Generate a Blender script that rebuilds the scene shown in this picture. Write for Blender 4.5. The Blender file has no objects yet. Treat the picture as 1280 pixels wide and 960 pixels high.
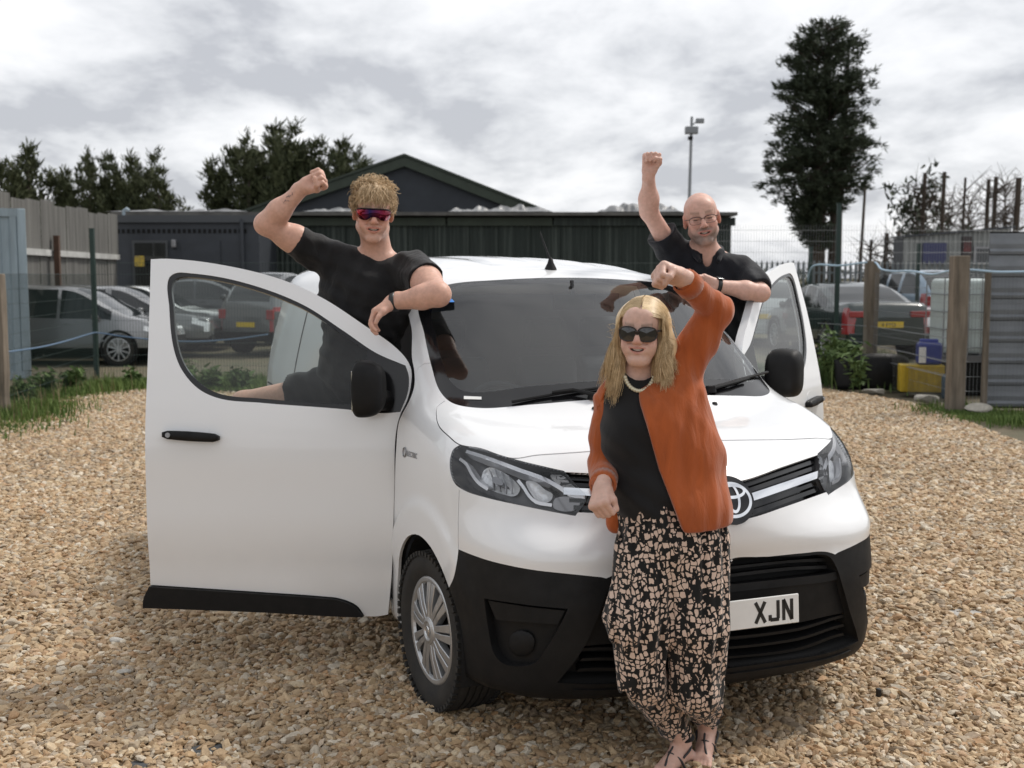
import bpy, bmesh, math, random
import numpy as np
from mathutils import Vector, Matrix
from mathutils.geometry import delaunay_2d_cdt
random.seed(7)
RNG = np.random.default_rng(7)
SC = bpy.context.scene
COL = SC.collection
# ------------------------------------------------------------------ camera
FPX, CAMH, YHOR = 1450.0, 1.82, 345.1          # focal length in photo pixels, eye height, horizon row (1280x960)
PITCH = math.atan2(480 - YHOR, FPX)
cam = bpy.data.cameras.new('camera'); cam_ob = bpy.data.objects.new('camera', cam); COL.objects.link(cam_ob)
cam.sensor_width = 36.0; cam.lens = FPX / 1280 * 36.0
cam.clip_start = 0.05; cam.clip_end = 3000
cam_ob.location = (0, 0, CAMH); cam_ob.rotation_euler = (math.pi / 2 - PITCH, 0, 0)
SC.camera = cam_ob
cam.dof.use_dof = True; cam.dof.focus_distance = 4.6; cam.dof.aperture_fstop = 4.0
# ------------------------------------------------------------------ sky, sun, exposure
SUN_AZ, SUN_EL = math.radians(58), math.radians(52)      # azimuth clockwise from +Y (behind the van, to the right)
w = bpy.data.worlds.new('World'); SC.world = w; w.use_nodes = True
nt = w.node_tree; nt.nodes.clear()
def N(t, k, **kw):
    n = t.nodes.new(k)
    for a, b in kw.items(): setattr(n, a, b)
    return n
out = N(nt, 'ShaderNodeOutputWorld'); bg = N(nt, 'ShaderNodeBackground')
sky = N(nt, 'ShaderNodeTexSky', sky_type='NISHITA', sun_disc=False)
sky.sun_elevation = SUN_EL; sky.sun_rotation = SUN_AZ; sky.air_density = 1.0; sky.dust_density = 2.0
tc = N(nt, 'ShaderNodeTexCoord'); sep = N(nt, 'ShaderNodeSeparateXYZ'); nt.links.new(tc.outputs['Generated'], sep.inputs[0])
# cloud deck: direction projected on a flat layer overhead
mz = N(nt, 'ShaderNodeMath', operation='MAXIMUM'); nt.links.new(sep.outputs['Z'], mz.inputs[0]); mz.inputs[1].default_value = 0.0
ad = N(nt, 'ShaderNodeMath', operation='ADD'); nt.links.new(mz.outputs[0], ad.inputs[0]); ad.inputs[1].default_value = 0.24
dv = N(nt, 'ShaderNodeVectorMath', operation='DIVIDE'); nt.links.new(tc.outputs['Generated'], dv.inputs[0])
cb = N(nt, 'ShaderNodeCombineXYZ'); cb.inputs[2].default_value = 1.0
nt.links.new(ad.outputs[0], cb.inputs[0]); nt.links.new(ad.outputs[0], cb.inputs[1]); nt.links.new(cb.outputs[0], dv.inputs[1])
mp = N(nt, 'ShaderNodeMapping'); mp.inputs['Scale'].default_value = (1.25, 0.95, 1.0); mp.inputs['Location'].default_value = (2.3, 4.1, 0.7)
nt.links.new(dv.outputs[0], mp.inputs['Vector'])
n1 = N(nt, 'ShaderNodeTexNoise'); n1.inputs['Scale'].default_value = 2.1; n1.inputs['Detail'].default_value = 7; n1.inputs['Roughness'].default_value = 0.56; n1.inputs['Distortion'].default_value = 0.15
nt.links.new(mp.outputs[0], n1.inputs['Vector'])
rp = N(nt, 'ShaderNodeValToRGB'); nt.links.new(n1.outputs['Fac'], rp.inputs[0])
el = rp.color_ramp.elements
el[0].position = 0.38; el[0].color = (5.5, 5.65, 6.05, 1)
el[1].position = 0.63; el[1].color = (10.0, 10.05, 10.15, 1)
e = el.new(0.46); e.color = (7.4, 7.55, 7.85, 1)
e = el.new(0.54); e.color = (8.9, 9.0, 9.25, 1)
mx = N(nt, 'ShaderNodeMix', data_type='RGBA'); mx.inputs['Factor'].default_value = 0.93
nt.links.new(sky.outputs[0], mx.inputs['A']); nt.links.new(rp.outputs[0], mx.inputs['B'])
nt.links.new(mx.outputs['Result'], bg.inputs['Color']); bg.inputs['Strength'].default_value = 0.095
nt.links.new(bg.outputs[0], out.inputs['Surface'])
sl = bpy.data.lights.new('sun', 'SUN'); sl.energy = 2.5; sl.angle = math.radians(9); sl.color = (1.0, 0.95, 0.88)
so = bpy.data.objects.new('sun', sl); COL.objects.link(so)
sd = Vector((math.sin(SUN_AZ) * math.cos(SUN_EL), math.cos(SUN_AZ) * math.cos(SUN_EL), math.sin(SUN_EL)))
so.rotation_euler = sd.to_track_quat('Z', 'Y').to_euler(); so.location = (4, 6, 12)
vs = SC.view_settings; vs.view_transform = 'Standard'; vs.look = 'None'; vs.exposure = 0.18; vs.gamma = 1.0; vs.use_curve_mapping = False
SC.render.engine = 'CYCLES'
SC.render.resolution_x = 1024; SC.render.resolution_y = 768
# ------------------------------------------------------------------ helpers
def new_mat(name):
    m = bpy.data.materials.new(name); m.use_nodes = True
    t = m.node_tree; b = t.nodes['Principled BSDF']; return m, t, b
def setp(b, **kw):
    for k, v in kw.items():
        k = {'rough': 'Roughness', 'metal': 'Metallic', 'spec': 'Specular IOR Level', 'coat': 'Coat Weight', 'sheen': 'Sheen Weight', 'sss': 'Subsurface Weight', 'ior': 'IOR', 'trans': 'Transmission Weight', 'coatr': 'Coat Roughness', 'alpha': 'Alpha', 'sheenr': 'Sheen Roughness'}.get(k, k)
        b.inputs[k].default_value = v
def mat(name, col, rough=0.5, metal=0.0, var=0.0, vscale=8.0, bump=0.0, bscale=60.0, coords='Object', col2=None, detail=4.0, rvar=0.0, **kw):
    """principled material with optional noise mottling and fine relief"""
    m, t, b = new_mat(name); setp(b, rough=rough, metal=metal, **kw)
    b.inputs['Base Color'].default_value = (*col, 1)
    if var > 0 or bump > 0 or rvar > 0:
        tc = N(t, 'ShaderNodeTexCoord')
    if var > 0 or rvar > 0:
        n = N(t, 'ShaderNodeTexNoise'); n.inputs['Scale'].default_value = vscale; n.inputs['Detail'].default_value = detail; n.inputs['Roughness'].default_value = 0.6
        t.links.new(tc.outputs[coords], n.inputs['Vector'])
        r = N(t, 'ShaderNodeMapRange'); r.inputs['From Min'].default_value = 0.3; r.inputs['From Max'].default_value = 0.7
        t.links.new(n.outputs['Fac'], r.inputs['Value'])
    if var > 0:
        c2 = col2 if col2 else tuple(c * (1 - var) for c in col)
        mx = N(t, 'ShaderNodeMix', data_type='RGBA'); mx.inputs['A'].default_value = (*col, 1); mx.inputs['B'].default_value = (*c2, 1)
        t.links.new(r.outputs[0], mx.inputs['Factor']); t.links.new(mx.outputs['Result'], b.inputs['Base Color'])
    if rvar > 0:
        r2 = N(t, 'ShaderNodeMapRange'); r2.inputs['To Min'].default_value = rough; r2.inputs['To Max'].default_value = rough + rvar
        t.links.new(r.outputs[0], r2.inputs['Value']); t.links.new(r2.outputs[0], b.inputs['Roughness'])
    if bump > 0:
        n2 = N(t, 'ShaderNodeTexNoise'); n2.inputs['Scale'].default_value = bscale; n2.inputs['Detail'].default_value = 3
        t.links.new(tc.outputs[coords], n2.inputs['Vector'])
        bp = N(t, 'ShaderNodeBump'); bp.inputs['Strength'].default_value = 1.0; bp.inputs['Distance'].default_value = bump
        t.links.new(n2.outputs['Fac'], bp.inputs['Height']); t.links.new(bp.outputs[0], b.inputs['Normal'])
    return m
def glass_mat(name, tint=(0.9, 0.95, 0.94), ior=1.5, rough=0.0, spec_tint=1.0, dirt=0.0):
    """thin clear sheet: transparent plus a fresnel mirror coat"""
    m = bpy.data.materials.new(name); m.use_nodes = True; t = m.node_tree; t.nodes.clear()
    o = N(t, 'ShaderNodeOutputMaterial'); mix = N(t, 'ShaderNodeMixShader'); tr = N(t, 'ShaderNodeBsdfTransparent'); gl = N(t, 'ShaderNodeBsdfGlossy'); fr = N(t, 'ShaderNodeFresnel')
    tr.inputs[0].default_value = (*tint, 1); gl.inputs['Roughness'].default_value = rough; fr.inputs['IOR'].default_value = ior
    gl.inputs[0].default_value = (spec_tint, spec_tint, spec_tint, 1)
    t.links.new(fr.outputs[0], mix.inputs[0]); t.links.new(tr.outputs[0], mix.inputs[1]); t.links.new(gl.outputs[0], mix.inputs[2])
    last = mix
    if dirt > 0:
        df = N(t, 'ShaderNodeBsdfDiffuse'); df.inputs[0].default_value = (.45, .44, .42, 1)
        m2 = N(t, 'ShaderNodeMixShader'); m2.inputs[0].default_value = dirt
        t.links.new(mix.outputs[0], m2.inputs[1]); t.links.new(df.outputs[0], m2.inputs[2]); last = m2
    t.links.new(last.outputs[0], o.inputs[0]); return m
def mesh_ob(name, V, Fc, material=None, parent=None, smooth=False):
    me = bpy.data.meshes.new(name)
    V = np.asarray(V, dtype=np.float32).reshape(-1, 3)
    if isinstance(Fc, np.ndarray):
        k = Fc.shape[1]; me.vertices.add(len(V)); me.vertices.foreach_set('co', V.ravel())
        me.loops.add(Fc.size); me.loops.foreach_set('vertex_index', Fc.astype(np.int32).ravel())
        me.polygons.add(len(Fc)); me.polygons.foreach_set('loop_start', np.arange(0, Fc.size, k, dtype=np.int32)); me.polygons.foreach_set('loop_total', np.full(len(Fc), k, dtype=np.int32))
        me.update(calc_edges=True); me.validate()
    else:
        me.from_pydata([tuple(map(float, v)) for v in V], [], [list(map(int, f)) for f in Fc]); me.update()
    if smooth: me.polygons.foreach_set('use_smooth', np.ones(len(me.polygons), dtype=bool))
    o = bpy.data.objects.new(name, me); COL.objects.link(o)
    if material: me.materials.append(material)
    if parent: o.parent = parent
    return o
def tag(o, label=None, cat=None, group=None, kind=None):
    if label: o['label'] = label
    if cat: o['category'] = cat
    if group: o['group'] = group
    if kind: o['kind'] = kind
    return o
def empty(name, loc=(0, 0, 0), rz=0, parent=None):
    o = bpy.data.objects.new(name, None); COL.objects.link(o); o.location = loc; o.rotation_euler = (0, 0, rz); o.empty_display_size = 0.1
    if parent: o.parent = parent
    return o
class MB:
    """collects simple shapes for ONE mesh object"""
    def __init__(s): s.V = []; s.F = []
    def add(s, V, Fc):
        o = len(s.V); s.V += [tuple(map(float, v)) for v in V]; s.F += [tuple(int(i) + o for i in f) for f in Fc]; return s
    def box(s, x0, x1, y0, y1, z0, z1, M=None):
        V = [(x, y, z) for z in (z0, z1) for y in (y0, y1) for x in (x0, x1)]
        if M is not None: V = [M @ Vector(v) for v in V]
        return s.add(V, [(0, 2, 3, 1), (4, 5, 7, 6), (0, 1, 5, 4), (2, 6, 7, 3), (0, 4, 6, 2), (1, 3, 7, 5)])
    def tube(s, pts, r, n=8, cap=True):
        P = np.asarray(pts, float); m = len(P); R = np.full(m, r) if np.isscalar(r) else np.asarray(r, float)
        T = np.gradient(P, axis=0); T /= np.linalg.norm(T, axis=1)[:, None] + 1e-12
        u = np.cross(T[0], (0, 0, 1.0)); 
        if np.linalg.norm(u) < 1e-3: u = np.cross(T[0], (1.0, 0, 0))
        u /= np.linalg.norm(u); V = []
        for i in range(m):
            u = u - T[i] * (u @ T[i]); u /= np.linalg.norm(u) + 1e-12; v = np.cross(T[i], u)
            for k in range(n):
                a = 2 * math.pi * k / n; V.append(P[i] + R[i] * (math.cos(a) * u + math.sin(a) * v))
        Fc = [(i * n + k, i * n + (k + 1) % n, (i + 1) * n + (k + 1) % n, (i + 1) * n + k) for i in range(m - 1) for k in range(n)]
        if cap: Fc += [tuple(range(n))[::-1], tuple((m - 1) * n + k for k in range(n))]
        return s.add(V, Fc)
    def lathe(s, prof, n=32, axis='z', c=(0, 0, 0), closed=False):
        V = []; m = len(prof)
        for (r, h) in prof:
            for k in range(n):
                a = 2 * math.pi * k / n
                p = (r * math.cos(a), r * math.sin(a), h)
                if axis == 'x': p = (p[2], p[0], p[1])
                if axis == 'y': p = (p[0], p[2], p[1])
                V.append((p[0] + c[0], p[1] + c[1], p[2] + c[2]))
        Fc = [(i * n + k, i * n + (k + 1) % n, (i + 1) * n + (k + 1) % n, (i + 1) * n + k) for i in range(m - 1) for k in range(n)]
        if closed: Fc += [((m - 1) * n + k, (m - 1) * n + (k + 1) % n, (k + 1) % n, k) for k in range(n)]
        return s.add(V, Fc)
    def prism(s, poly, f0, f1):
        """poly: 2-D points; f0,f1 map a 2-D point to 3-D for the two caps"""
        n = len(poly); V = [f0(*p) for p in poly] + [f1(*p) for p in poly]
        return s.add(V, [tuple(range(n))[::-1], tuple(range(n, 2 * n))] + [(i, (i + 1) % n, n + (i + 1) % n, n + i) for i in range(n)])
    def build(s, name, material=None, parent=None, smooth=False, bevel=0.0, seg=2, autosmooth=None):
        o = mesh_ob(name, s.V, s.F, material, parent, smooth)
        bm = bmesh.new(); bm.from_mesh(o.data); bmesh.ops.recalc_face_normals(bm, faces=bm.faces); 
        if bevel > 0:
            es = [e for e in bm.edges if len(e.link_faces) == 2 and e.calc_face_angle(0) > 0.5]
            bmesh.ops.bevel(bm, geom=es, offset=bevel, segments=seg, profile=0.5, affect='EDGES', clamp_overlap=True)
        bm.to_mesh(o.data); bm.free()
        if autosmooth is not None:
            o.data.polygons.foreach_set('use_smooth', np.ones(len(o.data.polygons), dtype=bool)); o.data.set_sharp_from_angle(angle=math.radians(autosmooth))
        return o
def spline(pts, step=None, closed=False, n=None):
    """Catmull-Rom through points; a third element 'c' marks a corner. Returns array"""
    P = [np.array(p[:2] if (len(p) == 3 and p[2] == 'c') else p, float) for p in pts]; C = [len(p) == 3 and isinstance(p[2], str) for p in pts]
    m = len(P); outp = []
    rng = range(m if closed else m - 1)
    for i in rng:
        a, b = P[i], P[(i + 1) % m]
        p0 = P[(i - 1) % m] if (closed or i > 0) else 2 * a - b
        p3 = P[(i + 2) % m] if (closed or i + 2 < m) else 2 * b - a
        if C[i]: p0 = 2 * a - b
        if C[(i + 1) % m]: p3 = 2 * b - a
        d = np.linalg.norm(b - a); k = n if n else max(1, int(round(d / step)))
        l1 = max(np.linalg.norm(a - p0), 1e-9); l3 = max(np.linalg.norm(p3 - b), 1e-9)
        m0 = ((b - a) / d + (a - p0) / l1) * 0.5 * d; m1 = ((b - a) / d + (p3 - b) / l3) * 0.5 * d
        for j in range(k):
            t = j / k; h = (2 * t**3 - 3 * t**2 + 1, t**3 - 2 * t**2 + t, -2 * t**3 + 3 * t**2, t**3 - t**2)
            outp.append(h[0] * a + h[1] * m0 + h[2] * b + h[3] * m1)
    if not closed: outp.append(P[-1])
    return np.array(outp)
class Cur:
    """smooth 1-D interpolant (pchip-like)"""
    def __init__(s, *kv):
        s.x = np.array([k for k, _ in kv], float); s.y = np.array([v for _, v in kv], float)
        h = np.diff(s.x); d = np.diff(s.y) / h; m = np.zeros_like(s.x)
        m[1:-1] = (d[:-1] * h[1:] + d[1:] * h[:-1]) / (h[1:] + h[:-1]); m[0] = d[0]; m[-1] = d[-1]; s.m = m
    def __call__(s, x):
        x = np.clip(x, s.x[0], s.x[-1]); i = np.clip(np.searchsorted(s.x, x) - 1, 0, len(s.x) - 2)
        h = s.x[i + 1] - s.x[i]; t = (x - s.x[i]) / h
        return (2*t**3 - 3*t**2 + 1) * s.y[i] + (t**3 - 2*t**2 + t) * h * s.m[i] + (-2*t**3 + 3*t**2) * s.y[i + 1] + (t**3 - t**2) * h * s.m[i + 1]
def inpoly(pts, poly):
    x, y = pts[:, 0], pts[:, 1]; r = np.zeros(len(pts), bool); j = len(poly) - 1
    for i in range(len(poly)):
        xi, yi = poly[i]; xj, yj = poly[j]
        if yi != yj:
            c = ((yi > y) != (yj > y)) & (x < (xj - xi) * (y - yi) / (yj - yi) + xi); r ^= c
        j = i
    return r
_c, _s = math.cos(PITCH), math.sin(PITCH)
def cam_ray(px, py):
    a = (px - 640) / FPX; b = (480 - py) / FPX
    return np.array([a, _c + b * _s, -_s + b * _c])
def at_z(px, py, z=0.0):
    d = cam_ray(px, py); t = (z - CAMH) / d[2]; return np.array([0, 0, CAMH]) + t * d
def at_y(px, py, y):
    d = cam_ray(px, py); t = y / d[1]; return np.array([0, 0, CAMH]) + t * d
# ------------------------------------------------------------------ the van: body as one smooth implicit solid, panels cut from it
VX, VY, VTH = 0.839, 4.287, math.radians(21.42)
VC, VS = math.cos(VTH), math.sin(VTH)
def to_van(P):
    P = np.asarray(P, float); q0 = P[..., 0] - VX; q1 = P[..., 1] - VY
    return np.stack([q0 * VC + q1 * VS, -q0 * VS + q1 * VC, P[..., 2]], -1)
def van_world(P):
    P = np.asarray(P, float)
    return np.stack([VX + P[..., 0] * VC - P[..., 1] * VS, VY + P[..., 0] * VS + P[..., 1] * VC, P[..., 2]], -1)
def smax(a, b, k):
    h = np.maximum(k - np.abs(a - b), 0) / k; return np.maximum(a, b) + h * h * k * 0.25
def smin(a, b, k): return -smax(-a, -b, k)
c_prof = Cur((.15, .20), (.22, .085), (.28, .035), (.36, .012), (.50, .0), (.64, .004), (.71, .016), (.755, .022), (.80, .004), (.86, .0), (.95, .018), (1.05, .055), (1.12, .10), (1.3, .25))
c_bu = Cur((0, 0), (.1, .006), (.25, .046), (.5, .155), (.6, .208), (.75, .275), (.85, .34), (.95, .45), (1.1, .70))
c_bl = Cur((0, 0), (.1, .002), (.25, .012), (.5, .046), (.65, .092), (.8, .185), (.9, .30), (.95, .38), (1.1, .65))
c_hood = Cur((-.2, .99), (0, 1.062), (.08, 1.095), (.2, 1.135), (.4, 1.183), (.6, 1.22), (.8, 1.252), (1.0, 1.28), (1.4, 1.33))
c_side = Cur((.1, .91), (.25, .932), (.40, .941), (.50, .942), (.58, .951), (.66, .957), (.85, .958), (1.04, .957), (1.10, .952), (1.18, .942), (1.35, .908), (1.5, .872), (1.65, .832), (1.8, .785), (2.0, .72))
c_roof = Cur((1.0, 1.70), (1.59, 1.838), (1.85, 1.866), (2.2, 1.905), (2.7, 1.930), (3.6, 1.938), (4.4, 1.925), (5.2, 1.88))
def side_w(y, z):
    W = c_side(z)
    t = np.clip((1.45 - y) / 1.45, 0, 1.4); W = W - 0.066 * t**2 - 0.02 * t**4
    t2 = np.clip((y - 4.0), 0, 2); W = W - 0.03 * t2**2
    r = np.sqrt((y - .885)**2 + (z - .335)**2); q = np.clip((.575 - r) / .06, 0, 1); W = W + 0.016 * q * q * (3 - 2 * q)
    return W
def van_f(P):
    x, y, z = P[..., 0], P[..., 1], P[..., 2]
    ax = np.sqrt(x * x + 1e-4)
    side = ax - side_w(y, z)
    q = np.clip((z - .755) / .185, 0, 1); q = q * q * (3 - 2 * q)
    front = (c_prof(z) + c_bl(ax) * (1 - q) + c_bu(ax) * q - y) * 0.90
    rear = y - 4.93 + 0.10 * np.clip(z - 1.1, 0, 2)**2 + 0.03 * ax**2
    crown = 0.045 * (ax / .76)**2 * np.clip(1.15 - y, 0, 1.15) + .012 * np.clip((ax - .25) / .3, 0, 1) * np.clip((.6 - ax) / .3, 0, 1) * 0
    hood = (z - c_hood(y) + crown) * 0.96
    bow = (0.27 * (ax / .8)**2 + .03 * (ax / .8)**6) * (1 - 0.22 * np.clip((z - 1.25) / .6, 0, 1.2))
    tt = np.clip((z - 1.24) / .6, -.5, 1.4)
    ws = ((z - 1.24) - 0.627 * (y - .64 - bow) - 0.02 * 4 * tt * (1 - tt)) * 0.847
    roof = z - c_roof(y) + 0.05 * (ax / .75)**2 + .02 * (ax / .75)**6
    rib = .0045 * np.clip(np.sin(ax * 2 * math.pi / .26) * 1.6, -1, 1) * np.clip((y - 1.95) / .1, 0, 1) * np.clip((.62 - ax) / .05, 0, 1)
    roof = roof - rib
    cab = smax(ws, roof, 0.10)
    low = smin(hood, cab, 0.05)
    b = smax(side, front, 0.20)
    b = smax(b, low, 0.13)
    b = smax(b, rear, 0.12)
    return smax(b, 0.24 - z, 0.04)
def van_n(P, h=2e-3):
    g = np.stack([van_f(P + np.array(d) * h) - van_f(P - np.array(d) * h) for d in ((1, 0, 0), (0, 1, 0), (0, 0, 1))], -1)
    return g / (np.linalg.norm(g, axis=-1, keepdims=True) + 1e-12)
VO = np.array([0, 2.0, 0.70])                     # centre of the panel map
_a0 = np.array([0, -math.cos(.44), math.sin(.44)]); _e1 = np.array([1.0, 0, 0]); _e2 = np.array([0, math.sin(.44), math.cos(.44)])
def st_uv(P):
    d = P - VO; d = d / np.linalg.norm(d, axis=-1, keepdims=True); k = 2 / (1 + d @ _a0)
    return np.stack([(d @ _e1) * k, (d @ _e2) * k], -1)
def st_dir(uv):
    u, v = uv[..., 0], uv[..., 1]; r2 = u * u + v * v; q = 4 / (4 + r2)
    return (u * q)[..., None] * _e1 + (v * q)[..., None] * _e2 + ((4 - r2) / (4 + r2))[..., None] * _a0
def bisect(O, D, lo, hi, it=26):
    for _ in range(it):
        mid = (lo + hi) / 2; f = van_f(O + D * mid[..., None]); lo = np.where(f < 0, mid, lo); hi = np.where(f < 0, hi, mid)
    return O + D * ((lo + hi) / 2)[..., None]
def st_pt(uv):
    D = st_dir(np.asarray(uv, float)); n = D.shape[:-1]; return bisect(VO, D, np.full(n, .15), np.full(n, 3.4))
def van_ray(px, py):
    o = to_van(np.array([0, 0, CAMH])); d = to_van(np.array([0, 0, CAMH]) + cam_ray(px, py)) - o; return o, d
def px_van(pts):
    """photo pixels -> points on the van's skin"""
    R = []
    for p in pts:
        o, d = van_ray(p[0], p[1]); t = np.linspace(2.0, 9.0, 700); f = van_f(o + t[:, None] * d); i = np.argmax(f < 0)
        if not (f < 0).any(): i = int(np.argmin(f)); R.append(o + t[i] * d); continue
        R.append(bisect(o, d, np.array(t[i]), np.array(t[i - 1])))
    return np.array(R)
def px_uv(pts): return st_uv(px_van(pts))
MIR = np.array([-1.0, 1.0])
# ---- materials of the van
def paint_mat():
    m, t, b = new_mat('white_paint'); setp(b, rough=.32, coat=1.0, coatr=.035)
    b.inputs['Base Color'].default_value = (.78, .79, .80, 1)
    tc = N(t, 'ShaderNodeTexCoord'); n = N(t, 'ShaderNodeTexNoise'); n.inputs['Scale'].default_value = 3.0; n.inputs['Detail'].default_value = 8
    t.links.new(tc.outputs['Object'], n.inputs['Vector'])
    sp = N(t, 'ShaderNodeSeparateXYZ'); t.links.new(tc.outputs['Object'], sp.inputs[0])
    # road film: a little dust low on the panels
    mr = N(t, 'ShaderNodeMapRange'); mr.inputs['From Min'].default_value = .75; mr.inputs['From Max'].default_value = .3; t.links.new(sp.outputs['Z'], mr.inputs['Value'])
    ml = N(t, 'ShaderNodeMath', operation='MULTIPLY'); t.links.new(mr.outputs[0], ml.inputs[0]); t.links.new(n.outputs['Fac'], ml.inputs[1])
    m2 = N(t, 'ShaderNodeMath', operation='MULTIPLY'); t.links.new(ml.outputs[0], m2.inputs[0]); m2.inputs[1].default_value = .5
    mx = N(t, 'ShaderNodeMix', data_type='RGBA'); mx.inputs['A'].default_value = (.78, .79, .80, 1); mx.inputs['B'].default_value = (.42, .38, .32, 1)
    t.links.new(m2.outputs[0], mx.inputs['Factor']); t.links.new(mx.outputs['Result'], b.inputs['Base Color'])
    r = N(t, 'ShaderNodeMapRange'); r.inputs['To Min'].default_value = .02; r.inputs['To Max'].default_value = .09; t.links.new(n.outputs['Fac'], r.inputs['Value']); t.links.new(r.outputs[0], b.inputs['Coat Roughness'])
    return m
M_paint = paint_mat()
M_black = mat('black_plastic', (.010, .010, .0105), rough=.46, var=.35, vscale=14, bump=.0006, bscale=420, rvar=.15, spec=.22)
M_gloss = mat('gloss_black', (.008, .008, .009), rough=.12)
M_void = mat('dark_void', (.006, .006, .006), rough=.9)
M_rubber = mat('tyre_rubber', (.012, .012, .012), rough=.8, var=.4, vscale=9, col2=(.028, .025, .021), bump=.0008, bscale=90)
M_chrome = mat('chrome', (.82, .83, .85), rough=.12, metal=1.0)
M_silver = mat('silver_wheel', (.55, .56, .57), rough=.34, metal=.75, var=.18, vscale=11)
M_smoke = mat('smoked_bezel', (.10, .10, .105), rough=.3, metal=.2)
M_satin = mat('satin_grey', (.30, .30, .31), rough=.35, metal=.6)
M_refl = mat('reflector_silver', (.88, .89, .90), rough=.25, metal=.25, bump=.006, bscale=55)
M_guide = mat('light_guide', (.88, .88, .90), rough=.18, metal=.35)
M_lens = glass_mat('clear_lens', (.93, .94, .95), 1.45)
M_glass = glass_mat('screen_glass', (.66, .75, .76), 1.72, dirt=.008)
M_dglass = glass_mat('door_glass', (.70, .76, .74), 1.45, dirt=.02)
M_inter = mat('cabin_trim', (.035, .035, .038), rough=.7, var=.3, vscale=20)
M_seat = mat('seat_fabric', (.05, .05, .055), rough=.85, bump=.001, bscale=200)
M_white = mat('plate_white', (.80, .80, .78), rough=.35, var=.06, vscale=20)
M_ink = mat('plate_ink', (.010, .010, .010), rough=.4)
van = empty('panel_van', (VX, VY, 0), VTH)
tag(van, 'white panel van with black bumper, both front doors open on the gravel', 'van')
# ---- outlines traced on the van's near side (photo pixels), mirrored for the other
def uvs(pts, step=.012, closed=True):
    U = px_uv(pts); return spline([tuple(u) + (('c',) if len(p) == 3 else ()) for u, p in zip(U, pts)], step=step, closed=closed)
HL = uvs([(575, 556, 'c'), (600, 561), (643, 573.8), (687, 584.5), (705, 588.5, 'c'), (722, 608), (734, 620, 'c'), (731, 629), (719, 645, 'c'), (694, 640.5), (647, 631), (609, 622.5), (580, 613), (568, 604), (562.5, 588), (562.5, 573), (567, 561)], .008)
c_c = lambda *a: a
def mir(L): return (L * MIR)[::-1]
WSo = px_uv([(525, 376, 'c'), (530.5, 418), (540, 460), (550, 489), (566, 504), (600, 510), (662, 506), (735, 500)])
top_c = st_uv(bisect(np.array([0, 0, 0.]), np.array([0, 1.0, 0]), np.array(0.), np.array(0.)) * 0 + np.array([0, 1.585, 1.833])); bot_c = np.array([0.0, WSo[-1][1] - .006])
tl = st_uv(np.array([[-.36, 1.60, 1.83], [-.60, 1.635, 1.81]]))
left = [tuple(bot_c)] + [tuple(u) for u in WSo[1:][::-1]] + [tuple(WSo[0])] + [tuple(tl[1] + np.array([-.015, -.004])), tuple(tl[0])] + [tuple(top_c)]
def ws_loop(L):
    L = np.array(L); R = (L * MIR)[1:-1][::-1]; return spline([tuple(p) for p in np.vstack([L, R])], step=.012, closed=True)
WS = ws_loop(left)
gi = px_uv([(540, 384), (546, 425), (553, 454), (562, 475), (580, 489), (662, 483), (735, 477)])
botg = np.array([0.0, gi[-1][1] - .004]); topg = top_c + np.array([0, -.018])
leftg = [tuple(botg)] + [tuple(u) for u in gi[::-1]] + [tuple(tl[1] + np.array([.03, -.03])), tuple(tl[0] + np.array([.0, -.02]))] + [tuple(topg)]
WSG = ws_loop(leftg)
# hood outline: along the fender gap, down to the headlight, across the nose
hp = px_uv([(556, 501), (546.5, 509), (545.3, 519), (549, 533), (561, 545.4), (574, 555.6), (600, 560.5), (641, 573), (670.6, 569), (703, 566.8), (753, 563)])
hc = st_uv(st_pt(np.array([0.0, hp[-1][1] + .004])))
Hseam = spline([tuple(p) for p in hp] + [(0.0, hp[-1][1] + .006)], step=.012)
HOOD = np.vstack([Hseam, (Hseam * MIR)[::-1][1:]])
cowl = [p for p in left[0:6]]; HOODP = np.vstack([HOOD, np.array([(-a, b) for a, b in cowl[::-1]])[:0], np.array([(-x, y - .0) for x, y in cowl[::-1]]), np.array(cowl[1:])])
# grille mouth (far half traced, mirrored)
gr = px_uv([(1026, 567.5), (975, 584.5), (930, 600)]); gl_ = px_uv([(1031, 616), (980, 634), (930, 649.5)])
gside = px_uv([(1023, 591)])
GRr = [(0, gr[2][1] - .004)] + [tuple(g) for g in gr[::-1]] + [tuple(gside[0]) + ('c',)] + [tuple(g) for g in gl_] + [(0, gl_[2][1])]
hlr = HL * MIR
GRr = [(0, gr[2][1] - .003), tuple(gr[2]), tuple(gr[1]), tuple(gr[0] + np.array([.035, .006])), tuple(gl_[0] + np.array([.03, .004])), tuple(gl_[1]), tuple(gl_[2]), (0, gl_[2][1] - .001)]
GR = np.vstack([spline(GRr[:4], step=.012), spline(GRr[4:], step=.012)]); GR = np.vstack([GR, (GR * MIR)[::-1][1:-1]])
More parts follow.
